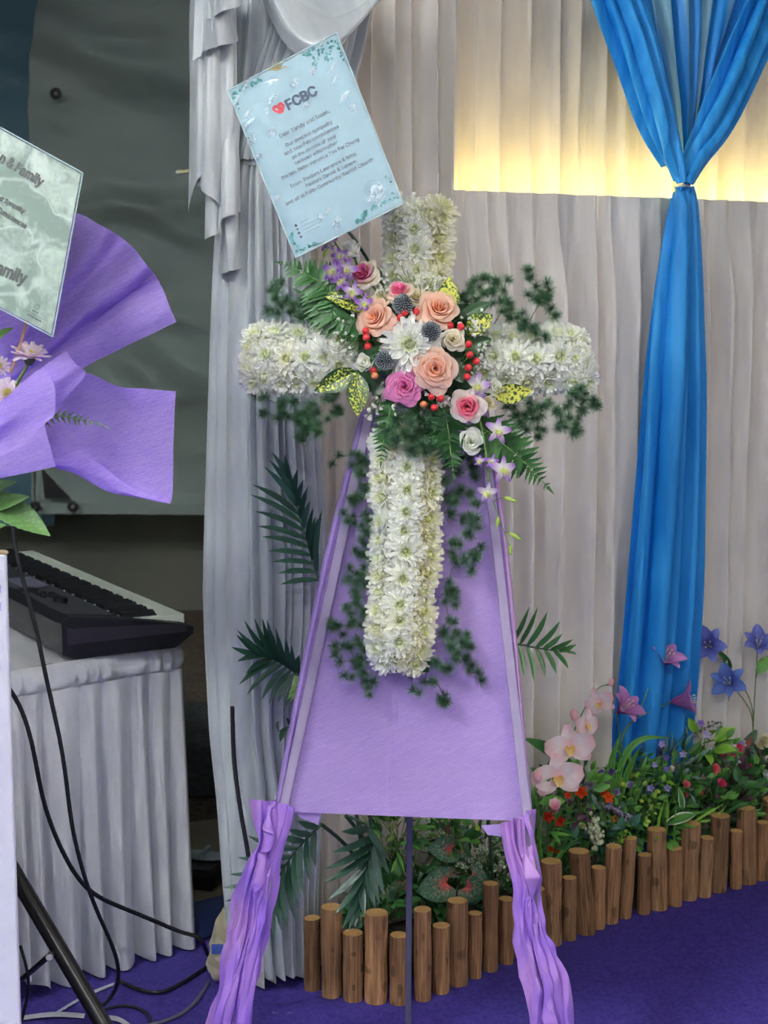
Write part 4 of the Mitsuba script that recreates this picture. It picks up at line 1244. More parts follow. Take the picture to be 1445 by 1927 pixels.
# second sheet behind, closing the lower rim of the fan
rows = [[(-60, 620, 2.62), (60, 620, 2.62), (160, 640, 2.61), (250, 632, 2.58)], [(-60, 680, 2.62), (60, 690, 2.62), (120, 680, 2.6), (170, 668, 2.57)], [(-60, 760, 2.62), (20, 740, 2.62), (80, 715, 2.61), (150, 678, 2.58)]]
tissue('inner_sheet', rows, 0, 7, 70, 50, 0.03)
rows = [[(-60, 600, 2.64), (40, 590, 2.64), (140, 600, 2.63)], [(-60, 680, 2.66), (40, 690, 2.66), (100, 690, 2.64)], [(-60, 790, 2.64), (20, 770, 2.64), (70, 740, 2.62)]]
tissue('inner_sheet', rows, 0, 9, 60, 40, 0.03)
# lower right flap
rows = [[(60, 760, 2.56), (110, 735, 2.55), (162, 704, 2.53), (215, 724, 2.52), (255, 730, 2.50), (331, 736, 2.48)],
        [(60, 800, 2.58), (110, 780, 2.57), (170, 760, 2.55), (230, 770, 2.53), (280, 778, 2.51), (330, 790, 2.49)],
        [(60, 840, 2.58), (110, 836, 2.565), (170, 836, 2.55), (230, 842, 2.53), (280, 850, 2.51), (328, 858, 2.49)],
        [(70, 862, 2.55), (110, 862, 2.54), (170, 876, 2.535), (220, 893, 2.52), (270, 912, 2.51), (326, 915, 2.485)],
        [(80, 872, 2.525), (115, 874, 2.52), (150, 893, 2.51), (205, 925, 2.50), (260, 936, 2.49), (321, 947, 2.48)]]
tissue('lower_sheet', rows, 0, 13, 110, 80, 0.016)
# turned-up lip along that flap's lower edge
rows = [[(100, 858, 2.50), (160, 862, 2.495), (196, 878, 2.49), (230, 905, 2.485), (270, 925, 2.48), (318, 938, 2.475)], [(102, 870, 2.49), (160, 885, 2.485), (200, 905, 2.48), (235, 925, 2.478), (275, 938, 2.472), (320, 947, 2.47)], [(104, 882, 2.50), (150, 896, 2.495), (200, 925, 2.49), (250, 936, 2.485), (285, 942, 2.478), (319, 948, 2.472)]]
tissue('lower_sheet', rows, 0, 17, 70, 14, 0.004)
# front sheets
rows = [[(-60, 790, 2.46), (0, 756, 2.455), (55, 710, 2.45), (125, 660, 2.45)], [(-60, 820, 2.45), (5, 782, 2.44), (70, 740, 2.435), (142, 684, 2.44)], [(-60, 840, 2.46), (20, 810, 2.455), (80, 765, 2.45), (161, 701, 2.45)], [(-60, 860, 2.47), (30, 830, 2.465), (75, 795, 2.46), (105, 755, 2.455)]]
tissue('front_sheet', rows, 0, 19, 70, 60, 0.012)
rows = [[(-60, 800, 2.445), (0, 757, 2.44), (45, 722, 2.43), (88, 697, 2.425)], [(-60, 830, 2.43), (0, 800, 2.42), (55, 760, 2.41), (104, 738, 2.41)], [(-60, 860, 2.44), (0, 830, 2.435), (50, 800, 2.42), (103, 776, 2.415)], [(-60, 880, 2.43), (0, 862, 2.42), (50, 835, 2.41), (84, 800, 2.41)], [(-60, 900, 2.43), (0, 880, 2.42), (50, 865, 2.415), (94, 840, 2.41)], [(-60, 915, 2.43), (0, 901, 2.43), (50, 890, 2.42), (105, 878, 2.415)]]
tissue('front_sheet', rows, 0, 23, 70, 90, 0.016)

# ------------------------------------------------------------------ flower builders
DOWN = np.array([0, -0.11, -1.0]) / math.hypot(1, 0.11)     # down along the easel


def enorm(tx=0.0, ty=0.0):
    """A direction towards the camera tilted tx to the right and ty downwards."""
    v = -EN + tx * RGT + ty * DOWN
    return v / np.linalg.norm(v)


def petal(L, Wd, wfun, e0, e1, cup=0.3, nu=6, nv=3, tip=0.0, twist=0.0):
    """A petal whose base is at the origin, in the x z plane: its slope runs from e0 at the base to e1 at the tip (radians above the x axis)."""
    u = np.linspace(0, 1, nu)
    e = e0 + (e1 - e0) * u ** 1.3
    ds = L / (nu - 1)
    x = np.r_[0, np.cumsum(np.cos((e[1:] + e[:-1]) / 2) * ds)]
    z = np.r_[0, np.cumsum(np.sin((e[1:] + e[:-1]) / 2) * ds)]
    v = np.linspace(-1, 1, nv)
    w = Wd / 2 * np.array([wfun(a) for a in u])
    c_ = cup * (v ** 2)[None] * w[:, None]
    X = x[:, None] - np.sin(e)[:, None] * c_
    Z = z[:, None] + np.cos(e)[:, None] * c_
    Y = w[:, None] * v[None]
    if twist:
        a = twist * u[:, None]
        Y, Z = Y * np.cos(a), Z + Y * np.sin(a)
    return np.stack([X, Y, Z], -1), u[:, None] * np.ones(nv)


def rz(V, a):
    cr, sr = math.cos(a), math.sin(a)
    return np.stack([V[..., 0] * cr - V[..., 1] * sr, V[..., 0] * sr + V[..., 1] * cr, V[..., 2]], -1)


def wpet(a):
    return (0.25 + 0.75 * math.sin(PI * min(1.0, a * 0.92 + 0.02) ** 0.8)) if a < 0.97 else 0.35


def wstrap(a):
    return 0.45 + 0.6 * math.sin(PI * 0.5 * min(1, a * 1.3)) * (1 - max(0, a - 0.72) ** 2 * 7.5)


MUMW, MUMG, MUMY = c(253, 254, 249), c(214, 226, 140), c(252, 247, 218)


def chrysanth(R, seed, green=0.5, warm=0.0):
    r = rng(seed)
    outer, inner = [], []
    base = MUMW * (1 - warm) + MUMY * warm
    rings = [(12, 0.26, 1.45, 2.3, 0), (16, 0.40, 1.3, 1.9, 0), (19, 0.55, 1.1, 1.55, 0), (22, 0.72, 0.9, 1.05, 1), (25, 0.86, 0.62, 0.55, 1), (26, 0.98, 0.34, 0.05, 1), (24, 1.06, 0.10, -0.45, 1), (18, 1.05, -0.15, -0.9, 1)]
    for k, (n, l, a0, a1, o) in enumerate(rings):
        for i in range(n):
            L = R * l * r.uniform(0.85, 1.12)
            V, u = petal(L, R * 0.19 * (0.75 + 0.35 * l) * r.uniform(0.85, 1.15), wstrap, a0 + r.normal(0, 0.1), a1 + r.normal(0, 0.22), 0.55, 6, 3, twist=r.normal(0, 0.35))
            V = V + np.array([R * 0.05, 0, R * 0.045 * (4 - k)])
            V = rz(V, 2 * PI * (i + 0.5 * (k % 2)) / n + r.normal(0, 0.1))
            g = green * np.clip(1 - k / 3.6, 0, 1) + 0.15 * green * (1 - u) * (k < 6)
            col = base * (1 - g[..., None]) + MUMG * g[..., None]
            col = col * (1 - 0.05 * r.random())
            (outer if o else inner).append((*grid(V), col.reshape(-1, 3)))
    return joinc(outer), joinc(inner)


def flor_center(R, col1, col2, seed, n=40):
    r = rng(seed)
    ms = []
    s = sph(1.0, 4)
    for i in range(n):
        a, q = i * 2.39996, math.sqrt((i + 0.5) / n)
        p = np.array([q * math.cos(a) * R, q * math.sin(a) * R, R * 0.5 * (1 - q * q)])
        ms.append((s[0] * R * 0.16 * np.array([1, 1, 1.6]) + p, s[1], np.asarray(col1) * (1 - q) + np.asarray(col2) * q))
    return joinc(ms)


def mcol(m, b, name, parent, smooth=True, **k):
    """A part from (verts, faces, colours)."""
    return part(parent, name, (m[0], m[1]), b, smooth=smooth, color=np.broadcast_to(m[2], (len(m[0]), 3)), **k)


mum_protos = []
for s in range(7):
    o, i = chrysanth(1.0, 100 + s, 0.35 + 0.35 * ((s * 3) % 5) / 5, [0, 0.5, 0.1, 0.8, 0, 0.3, 0.6][s])
    ce = flor_center(0.09, c(196, 206, 96), c(226, 232, 150), 200 + s, 22)
    mum_protos.append((plyc((o[0], o[1]), PETAL, smooth=True, color=o[2]), plyc((i[0], i[1]), PETAL, smooth=True, color=i[2]), plyc((ce[0] + [0, 0, 0.06], ce[1]), LEAF, smooth=True, color=ce[2])))
mseed = rng(5)


def mum(px, py, tx, ty, off, R, label, group, pr=None, back=None):
    k = thing('chrysanthemum', label, 'flower', group)
    pr = int(mseed.integers(0, 7)) if pr is None else pr
    n = enorm(tx, ty)
    M = frame(E(px, py, off) - n * 0.012, n, roll=mseed.uniform(0, 6.28), s=R)
    a, b_, ce = mum_protos[pr]
    part(k, 'outer_petals', a, None, to=M, kind='stuff')
    part(k, 'inner_petals', b_, None, to=M, kind='stuff')
    part(k, 'center', ce, None, to=M)
    part(k, 'stem', tube([M[:3, 3] + n * R * 0.02, M[:3, 3] - n * 0.03], 0.0022, 6), STEMG)


STEMG = bs('green_stem', prin(c(96, 128, 62), 0.5))
FOAM = bs('floral_foam', prin(c(44, 74, 48), 0.9))
# the foam cross the flowers are pinned to
base = thing('foam_cross', 'green foam cross under the white chrysanthemums on the flower stand', 'flower cross base')
for q, w in (((786, 395, 775, 700), 0.10), ((775, 690, 760, 1262), 0.095)):
    part(base, 'upright', bar(E(q[0], q[1], 0.022), E(q[2], q[3], 0.022), w, 0.038, up=(0, 1, 0), ch=0.006) if False else bar(E(q[0], q[1], 0.022), E(q[2], q[3], 0.022), w, 0.038, up=EN, ch=0.006), FOAM, smooth=False)
for q in ((470, 678, 690, 678), (870, 680, 1105, 682)):
    part(base, 'crossarm', bar(E(q[0], q[1], 0.022), E(q[2], q[3], 0.022), 0.10, 0.038, up=EN, ch=0.006), FOAM, smooth=False)
part(base, 'arrangement_foam', bar(E(675, 650, 0.045), E(890, 660, 0.045), 0.17, 0.055, up=EN, ch=0.012), FOAM, smooth=False)
top = [(741, 413, -.6, -.1), (779, 430, -.05, -.1), (833, 412, .65, -.1), (782, 468, 0, 0), (738, 448, -.75, 0), (832, 449, .75, 0), (829, 486, .7, .1), (794, 388, .1, -.65), (752, 388, -.4, -.6), (835, 384, .5, -.6), (738, 484, -.7, 0), (782, 508, -.05, .1), (828, 522, .6, .2), (772, 534, -.1, .2), (740, 520, -.6, .1), (808, 400, .3, -.3), (806, 545, .3, .3)]
left = [(517, 623, -.1, -.7), (561, 626, 0, -.75), (604, 625, 0, -.7), (498, 667, -.35, 0), (537, 675, -.1, .05), (575, 672, .05, 0), (610, 672, .05, .1), (495, 714, -.3, .65), (530, 718, 0, .7), (560, 720, 0, .75), (592, 720, .1, .7), (466, 650, -.9, -.2), (464, 690, -.95, .2), (478, 626, -.6, -.6), (476, 722, -.6, .6), (640, 640, .1, -.2), (638, 690, .1, .3), (625, 715, .2, .6)]
right = [(929, 669, -.1, 0), (970, 672, 0, .05), (1010, 676, .05, 0), (1054, 670, .15, 0), (1103, 686, .9, .1), (1096, 642, .75, -.5), (1045, 626, .1, -.7), (1002, 632, 0, -.7), (961, 632, 0, -.7), (932, 630, -.1, -.5), (1034, 722, .1, .7), (1078, 720, .3, .65), (992, 724, 0, .7), (950, 716, -.1, .6), (1106, 722, .7, .6), (1080, 672, .45, 0), (1076, 628, .3, -.7), (910, 700, -.2, .3)]
low = [(766, 878, 0, -.1), (766, 922, 0, 0), (764, 963, 0, 0), (761, 999, .05, .05), (763, 1037, 0, 0), (758, 1088, 0, 0), (752, 1138, -.05, 0), (752, 1167, .05, 0), (751, 1209, 0, .15), (751, 1246, 0, .75), (812, 893, .7, -.1), (812, 929, .7, 0), (809, 975, .72, 0), (812, 1012, .75, 0), (809, 1045, .72, 0), (805, 1078, .7, 0), (800, 1108, .7, 0), (800, 1150, .75, 0), (796, 1187, .7, .1), (792, 1223, .65, .3), (785, 1250, .4, .7),
       (717, 862, -.65, -.1), (715, 898, -.7, 0), (715, 936, -.7, 0), (714, 982, -.72, 0), (712, 1017, -.7, 0), (712, 1050, -.72, 0), (712, 1082, -.7, 0), (711, 1112, -.72, 0), (710, 1147, -.7, 0), (708, 1182, -.7, 0), (708, 1218, -.65, .2), (722, 1248, -.35, .7), (738, 840, -.2, -.1), (790, 846, .3, -.2), (812, 860, .6, -.2), (720, 828, -.5, -.2), (760, 812, 0, -.1)]
ORD = ['first', 'second', 'third', 'fourth', 'fifth', 'sixth', 'seventh', 'eighth', 'ninth', 'tenth', 'eleventh', 'twelfth', 'thirteenth', 'fourteenth', 'fifteenth']


def mum_labels(lst, vertical, where, sides):
    """Names each flower by its row (the middle row or one of the two flanks) and its count along it."""
    out = [None] * len(lst)
    ax = 2 if vertical else 3
    for side, test in ((1, lambda q: abs(q[ax]) <= 0.3), (0, lambda q: q[ax] < -0.3), (2, lambda q: q[ax] > 0.3)):
        ids = sorted([i for i, q in enumerate(lst) if test(q)], key=lambda i: lst[i][1 if vertical else 0])
        for n, i in enumerate(ids):
            out[i] = f'white chrysanthemum, {ORD[n]} from the {"top" if vertical else "left"} in the {sides[side]} of {where}'
    return out


for lst, vert, where, sides, grp in ((top, True, 'the cross top arm', ('left flank', 'middle row', 'right flank'), 'chrysanthemums of the top arm'), (left, False, 'the left cross arm', ('upper flank', 'middle row', 'lower flank'), 'chrysanthemums of the left arm'),
                                     (right, False, 'the right cross arm', ('upper flank', 'middle row', 'lower flank'), 'chrysanthemums of the right arm'), (low, True, 'the long lower arm', ('left flank', 'middle row', 'right flank'), 'chrysanthemums of the lower arm')):
    for (px, py, tx, ty), lab in zip(lst, mum_labels(lst, vert, where, sides)):
        tilt = math.hypot(tx, ty)
        warm = (1 if lst is low or lst is top else 0) and tx > 0.3
        pr = int(mseed.choice([1, 3, 6])) if warm else int(mseed.choice([0, 2, 4, 5, 0, 2]))
        mum(px - tx * 6, py - ty * 6, tx * 1.1 + mseed.normal(0, .08), ty * 1.1 + mseed.normal(0, .08), 0.078 - 0.030 * tilt, 0.0385 * mseed.uniform(0.92, 1.08), lab, grp, pr)
mum(770, 648, -.12, 0.05, 0.135, 0.056, 'large single white chrysanthemum between the peach roses at the centre of the cross', None, 0)


# roses
def rose(name, label, px, py, R, tx, ty, off, n, colf, seed, H=1.0, close=0.0, cat='flower', mat=None, roll=None, core=2.4, group=None):
    k = thing(name, label, cat, group)
    r = rng(seed)
    nrm = enorm(tx, ty)
    M = frame(E(px, py, off) - nrm * R * H * 0.55, nrm, roll=r.uniform(0, 6.28) if roll is None else roll, s=1.0)
    for i in range(n):
        t_ = i / (n - 1)
        rad = R * (0.10 + 0.80 * t_ ** 0.85) * (1 - 0.12 * close)
        w = core * (1 - t_) ** 1.5 + 0.86 * (1 - (1 - t_) ** 1.5)
        nu, nv = 11, 17
        u = np.linspace(0, 1, nu)[:, None]
        a = np.linspace(-1, 1, nv)[None]
        edge = 1 - (0.22 + 0.18 * t_) * np.abs(a) ** 2.6
        lip = R * H * (1.02 - 0.62 * t_ ** 1.4 * (1 - close))
        fl = (0.10 + 0.32 * t_) * (1 - close)
        rr = rad * (0.30 + 0.70 * np.sin(np.minimum(u * 1.25, 1) * PI / 2) ** 0.9) + R * fl * np.clip((u - 0.62) / 0.38, 0, 1) ** 1.7 * (0.55 + 0.45 * np.cos(a * PI))
        rr = rr * (1 + 0.10 * a) - close * rad * 0.35 * u ** 3
        z = lip * edge * (u ** 0.85) - R * fl * 0.55 * np.clip((u - 0.72) / 0.28, 0, 1) ** 2
        ang = w * a * (0.62 + 0.38 * np.sin(PI * np.minimum(u + 0.25, 1) * 0.5)) + i * 2.39996 + r.normal(0, 0.12)
        wav = R * 0.035 * np.sin(a * 5 + i) * u ** 2 * (0.4 + t_)
        V = np.stack([(rr + wav) * np.cos(ang), (rr + wav) * np.sin(ang), z + wav * 0.6], -1)
        V = V + r.normal(0, R * 0.018, 3)
        col = colf(t_, u * np.ones_like(a), a * np.ones_like(u), r)
        v = tf(V.reshape(-1, 3), M)
        part(k, 'petal', (v, gfaces(nu, nv)), mat or PETAL, smooth=True, color=col.reshape(-1, 3))
    # calyx and stem behind
    prof = [(0.001, -R * 0.35), (R * 0.16, -R * 0.28), (R * 0.26, -R * 0.05), (R * 0.3, R * 0.10)]
    v, f = lathe(prof, 12)
    part(k, 'calyx', (tf(v, M), f), LEAF, color=np.tile(c(84, 116, 60), (len(v), 1)))
    part(k, 'stem', tube([tf(np.array([[0, 0, -R * 0.3]]), M)[0], tf(np.array([[0, 0, -R * 0.3 - 0.04]]), M)[0]], 0.0022, 6), STEMG)
    return k


def cmix(a, b, t_):
    t_ = np.asarray(t_)[..., None]
    return np.asarray(a) * (1 - t_) + np.asarray(b) * t_


def col_peach(t_, u, a, r):
    x = np.clip(0.85 - t_ * 0.55 - 0.25 * u + 0.1 * np.sin(a * 3), 0, 1)
    return cmix(c(252, 224, 206), c(236, 172, 132), x) * r.uniform(0.95, 1.03)


def col_peach2(t_, u, a, r):
    return cmix(c(252, 220, 200), c(240, 186, 146), np.clip(0.8 - t_ * 0.4 - 0.3 * u, 0, 1)) * r.uniform(0.95, 1.03)


def col_pinkcream(t_, u, a, r):
    x = np.clip((0.72 - t_) * 2.6, 0, 1) * np.ones_like(u)
    inner = cmix(c(236, 152, 190), c(222, 108, 160), u)
    outer = cmix(c(226, 224, 178), c(246, 236, 218), u)
    return outer * (1 - x[..., None]) + inner * x[..., None]


def col_mag(t_, u, a, r):
    return cmix(c(222, 110, 168), c(232, 150, 196), np.clip(u * 0.9 + t_ * 0.25 - 0.2, 0, 1)) * r.uniform(0.9, 1.04)


def col_pinkred(t_, u, a, r):
    x = np.clip((0.70 - t_) * 4, 0, 1) * np.ones_like(u)
    inner = cmix(c(206, 70, 104), c(238, 134, 154), u)
    outer = cmix(c(236, 226, 190), c(250, 240, 232), u)
    return outer * (1 - x[..., None]) + inner * x[..., None]


def col_pinkedge(t_, u, a, r):
    x = np.clip((0.6 - t_) * 4, 0, 1) * np.ones_like(u)
    return cmix(c(250, 226, 206), c(234, 120, 170), x * (0.6 + 0.4 * u)) * 1.0


def col_white(t_, u, a, r):
    return cmix(c(226, 234, 196), c(250, 250, 244), np.clip(u * 1.2 + t_ * 0.3, 0, 1))


def col_creamw(t_, u, a, r):
    return cmix(c(228, 222, 164), c(248, 242, 222), np.clip(u * 1.0 + t_ * 0.2, 0, 1))


rose('rose', 'peach rose low in the centre, its spiral facing straight out', 818, 694, 0.038, .03, .02, 0.150, 20, col_peach, 1, core=2.2)
rose('rose', 'peach rose high in the centre beside a yellow spotted leaf', 826, 578, 0.036, .15, -.35, 0.125, 20, col_peach2, 2)
rose('rose', 'peach rose tilted towards the satin drape, above the red berries', 703, 596, 0.034, -.4, -.25, 0.125, 20, col_peach2, 3)
rose('garden_rose', 'magenta pink ruffled rose under the lowest peach rose', 761, 728, 0.031, -.1, .05, 0.135, 34, col_mag, 4, H=0.8, core=1.1)
rose('garden_rose', 'deep pink rose with creamy outer petals, just above the open white flower', 880, 766, 0.029, -.15, .1, 0.125, 26, col_pinkred, 5, core=1.4)
rose('garden_rose', 'pink hearted rose with creamy outer petals beside the orchid sprig, below the white bud', 682, 514, 0.028, -.45, -.45, 0.105, 24, col_pinkcream, 6, core=1.4)
rose('garden_rose', 'small pink and peach rose opening upwards above a blue thistle', 750, 545, 0.024, -.2, -.75, 0.115, 18, col_pinkedge, 7)
rose('lisianthus', 'closed white flower standing highest, touching the bottom of the card', 662, 466, 0.0225, -.25, -.75, 0.125, 10, col_white, 8, H=1.5, close=0.45)
rose('lisianthus', 'half closed greenish white flower beside the blue thistle near the satin drape', 685, 684, 0.0225, -.45, -.2, 0.13, 10, col_white, 9, H=1.5, close=0.5)
rose('lisianthus', 'open white flower lowest in the arrangement, above the hanging orchid', 887, 830, 0.0245, .05, -.05, 0.105, 12, col_white, 10, H=1.2, close=0.15)
rose('spray_rose', 'cream rose with crinkled petals beside the berries, right of the upper thistle', 853, 637, 0.0215, .1, -.1, 0.125, 16, col_creamw, 11)
rose('spray_rose', 'pale green white bud rose in front of the yellow spotted leaf by the cross arm', 933, 729, 0.0195, .2, -.2, 0.115, 10, col_white, 12, H=1.5, close=0.5)
rose('spray_rose', 'small cream bud under the pale green white one', 921, 761, 0.0155, .1, .1, 0.115, 10, col_creamw, 13, H=1.4, close=0.4)
rose('spray_rose', 'cream rose half hidden behind the upper peach roses', 716, 560, 0.019, -.3, -.4, 0.105, 12, col_creamw, 14)
rose('spray_rose', 'pale cream rose tucked between the small pink rose and the top arm', 783, 556, 0.021, 0, -.4, 0.10, 12, col_creamw, 15)


# globe thistles
def thistle(label, px, py, R, off, seed, tx=0, ty=0, col=(118, 124, 128)):
    k = thing('globe_thistle', label, 'flower')
    r = rng(seed)
    M = frame(E(px, py, off), enorm(tx, ty))
    s = sph(R * 0.62, 9)
    part(k, 'head', (tf(s[0], M), s[1]), MATTE, color=np.tile(c(72, 80, 82), (len(s[0]), 1)))
    ms = []
    n = 170
    for i in range(n):
        z = 1 - 1.75 * (i + 0.5) / n
        a = i * 2.39996
        d = np.array([math.sqrt(1 - z * z) * math.cos(a), math.sqrt(1 - z * z) * math.sin(a), z])
        F_ = frame(d * R * 0.55, d)
        L = R * r.uniform(0.42, 0.55)
        w = R * 0.055
        v = np.array([[w, 0, 0], [-w / 2, w * .87, 0], [-w / 2, -w * .87, 0], [w * 1.5, 0, L * .7], [-w * .75, w * 1.3, L * .7], [-w * .75, -w * 1.3, L * .7], [0, 0, L]])
        f = np.array([[0, 1, 4], [0, 4, 3], [1, 2, 5], [1, 5, 4], [2, 0, 3], [2, 3, 5], [3, 4, 6], [4, 5, 6], [5, 3, 6]])
        cc_ = np.vstack([np.tile(c(46, 54, 58), (3, 1)), np.tile(c(*col), (3, 1)), [c(214, 220, 222)]])
        ms.append((tf(tf(v, F_), M), f, cc_ * r.uniform(0.8, 1.15)))
    mcol(joinc(ms), MATTE, 'spikes', k, smooth=False, kind='stuff')
    part(k, 'stem', tube([M[:3, 3], M[:3, 3] - M[:3, 2] * (R + 0.05)], 0.002, 6), STEMG)


thistle('blue grey globe thistle between the small pink rose and the upper peach roses', 758, 573, 0.020, 0.130, 1, -.1, -.3)
thistle('blue grey globe thistle just under the higher peach rose', 811, 624, 0.019, 0.150, 2)
thistle('blue grey globe thistle beside the half closed greenish flower', 724, 678, 0.019, 0.135, 3, -.2, .1)
thistle('dark blue thistle sunk in the greenery under the magenta rose', 757, 773, 0.016, 0.105, 4, 0, .4, (88, 96, 128))


# red hypericum berries: each sprig a thing
def berry_sprig(label, pts, off, root, orange=()):
    k = thing('berry_sprig', label, 'berries')
    rt = E(root[0], root[1], off - 0.05)
    for i, (px, py) in enumerate(pts):
        p = E(px, py, off + 0.004 * math.sin(i * 2.1))
        d = (p - rt) / np.linalg.norm(p - rt)
        d = d * 0.6 + enorm(0.2 * math.sin(i), -.2) * 0.5
        d /= np.linalg.norm(d)
        th = np.linspace(0, PI, 14)
        prof = np.stack([np.sin(th) * 0.0068, -np.cos(th) * 0.0084], 1)
        prof[-3:, 1] -= np.array([0.0002, 0.0006, 0.001])
        v, f = lathe(prof, 18)
        col = cmix(c(176, 26, 36), c(206, 52, 56), np.clip(v[:, 2] / 0.016 + 0.5, 0, 1)) if i not in orange else np.tile(c(216, 132, 84), (len(v), 1))
        M = frame(p, d)
        part(k, 'berry', (tf(v, M), f), BERRY, color=col)
        ms = []
        for j in range(5):
            V, u = petal(0.006, 0.004, wpet, 0.1, 0.5, 0.3, 4, 3)
            V = rz(V + [0.001, 0, 0], j * 2 * PI / 5) + [0, 0, -0.0088]
            ms.append((*grid(V), np.tile(c(92, 122, 56), (V.size // 3, 1))))
        m = joinc(ms)
        part(k, 'sepals', (tf(m[0], M), m[1]), LEAF, color=m[2])
        part(k, 'stem', tube(curve([p - d * 0.008, p - d * 0.02 + (rt - p) * 0.2, rt], 8), 0.0012, 6), STEMG)


berry_sprig('row of three red berries under the peach rose tilted towards the satin drape', [(688, 623), (689, 635), (692, 652)], 0.128, (700, 650))
berry_sprig('cluster of red berries between the two higher peach roses', [(783, 587), (761, 588), (753, 598), (746, 617)], 0.130, (765, 620))
berry_sprig('pair of red berries behind the crinkled cream rose', [(847, 613), (867, 615)], 0.120, (850, 640))
berry_sprig('string of five red berries beside the lowest peach rose', [(882, 648), (884, 668), (896, 680), (881, 692), (879, 709)], 0.130, (865, 690))
berry_sprig('small red and orange berries under the half closed greenish flower', [(702, 697), (705, 707)], 0.130, (712, 715), (1,))
berry_sprig('red berries with an orange one below the magenta rose', [(812, 746), (829, 750), (817, 767), (797, 761)], 0.128, (812, 760), (3,))


# baby's breath
def breath(label, pts, off, spread, n, root, seed):
    k = thing('babys_breath', label, 'flower')
    r = rng(seed)
    ms, st = [], []
    rt = E(root[0], root[1], off - 0.04)
    for px, py in pts:
        for i in range(n):
            p = E(px + r.normal(0, spread), py + r.normal(0, spread), off + r.uniform(-0.012, 0.014))
            for j in range(9):
                V, u = petal(0.0042, 0.0036, wpet, r.uniform(-0.2, 1.3), r.uniform(0.2, 1.6), 0.3, 4, 3)
                V = rz(V, r.uniform(0, 6.28))
                M = frame(p, enorm(r.normal(0, .4), r.normal(-.2, .4)))
                ms.append((tf(V.reshape(-1, 3), M), gfaces(4, 3), c(248, 248, 242) * r.uniform(0.9, 1)))
            v, f = tube(curve([p - [0, 0, 0.001], (p * 0.5 + rt * 0.5) + r.normal(0, 0.005, 3), rt], 6), 0.00045, 4)
            st.append((v, f))
    mcol(joinc(ms), PETAL, 'blossoms', k, kind='stuff')
    v, f = join(st)
    part(k, 'stems', (v, f), STEMG, kind='stuff')


breath("baby's breath between the pink hearted rose and the top arm", [(712, 530), (722, 540), (700, 545)], 0.108, 7, 5, (720, 580), 1)
breath("baby's breath spread over the foot of the top arm", [(745, 515), (765, 512), (785, 520), (806, 538), (815, 530)], 0.112, 9, 4, (790, 570), 2)
breath("baby's breath on the inner end of the arm nearer the satin drape", [(655, 600), (645, 630), (650, 645), (630, 640), (640, 665), (660, 680)], 0.105, 11, 5, (690, 640), 3)
breath("baby's breath hanging under the spotted leaves, near the satin drape side", [(698, 773), (707, 765), (690, 785), (712, 780)], 0.10, 7, 4, (715, 740), 4)
breath("baby's breath below the magenta rose", [(737, 757), (744, 770), (798, 737), (839, 756), (826, 763)], 0.115, 6, 3, (780, 740), 5)
breath("baby's breath over the spotted leaf above the arm nearer the blue drape", [(868, 606), (897, 612), (905, 620), (890, 600), (886, 632)], 0.115, 7, 4, (865, 640), 6)
breath("baby's breath on the inner end of the arm nearer the blue drape", [(912, 652), (908, 668), (918, 680), (905, 690), (900, 700)], 0.105, 7, 5, (880, 690), 7)


# leaves
def leafmesh(L, Wd, wf, fold=0.35, droop=0.5, nu=16, nv=9, wave=0.0, bend=0.0):
    u = np.linspace(0, 1, nu)[:, None]
    v = np.linspace(-1, 1, nv)[None]
    w = Wd / 2 * np.array([wf(a) for a in u[:, 0]])[:, None]
    x = L * (u - 0.12 * droop * u ** 2) * np.ones_like(v)
    z = -droop * L * 0.35 * u ** 2 + fold * w * np.abs(v) + wave * np.sin(u * 14 + v) * np.abs(v) * w
    y = w * v + bend * L * u ** 2
    return np.stack([x, y, z], -1), u * np.ones_like(v), v * np.ones_like(u)


def wleaf(a):
    return max(0.02, math.sin(PI * min(1, max(0, a)) ** 0.85)) ** 0.85


def wlance(a):
    return max(0.02, math.sin(PI * a ** 0.7) * (1 - 0.25 * a))


def orient(p0, p1, nrm):
    """Matrix whose x axis runs from p0 to p1 and whose z axis is about nrm."""
    x = p1 - p0
    L = np.linalg.norm(x)
    x = x / L
    z = np.asarray(nrm, float) - x * (x @ nrm)
    z /= np.linalg.norm(z)
    M = np.eye(4)
    M[:3, 0], M[:3, 1], M[:3, 2], M[:3, 3] = x, np.cross(z, x), z, p0
    return M, L


def aucuba(label, a, b, wpx, off, tx, ty, seed, yel):
    k = thing('spotted_leaf', label, 'leaf')
    p0, p1 = E(*a, off - 0.01), E(*b, off + 0.004)
    M, L = orient(p0, p1, enorm(tx, ty))
    V, u, v = leafmesh(L, wpx / 980, wleaf, 0.25, 0.35, 56, 41)
    q = V.reshape(-1, 3)
    sp = meshkit.noise(q * 420 + seed * 7.7, seed) * 0.7 + meshkit.noise(q * 800 + 3, seed) * 0.3
    edge = np.abs(v).reshape(-1)
    m = np.clip((sp - (0.52 - yel) + 0.0 - 0.22 * np.clip(edge - 0.75, 0, 1) * 4 * (1 - yel)) * 9, 0, 1)
    col = cmix(c(30, 58, 26), c(222, 222, 92), m)
    mid = np.exp(-(v.reshape(-1) / 0.05) ** 2) * 0.5
    col = cmix(col, np.tile(c(150, 170, 70), (len(q), 1)), mid) if False else col * (1 - 0.0)
    part(k, 'blade', (tf(q, M), gfaces(56, 41)), GLOSS, color=col)
    part(k, 'stalk', tube([tf(np.array([[-0.02, 0, -0.012]]), M)[0], tf(np.array([[0, 0, 0]]), M)[0]], 0.0014, 6), STEMG)


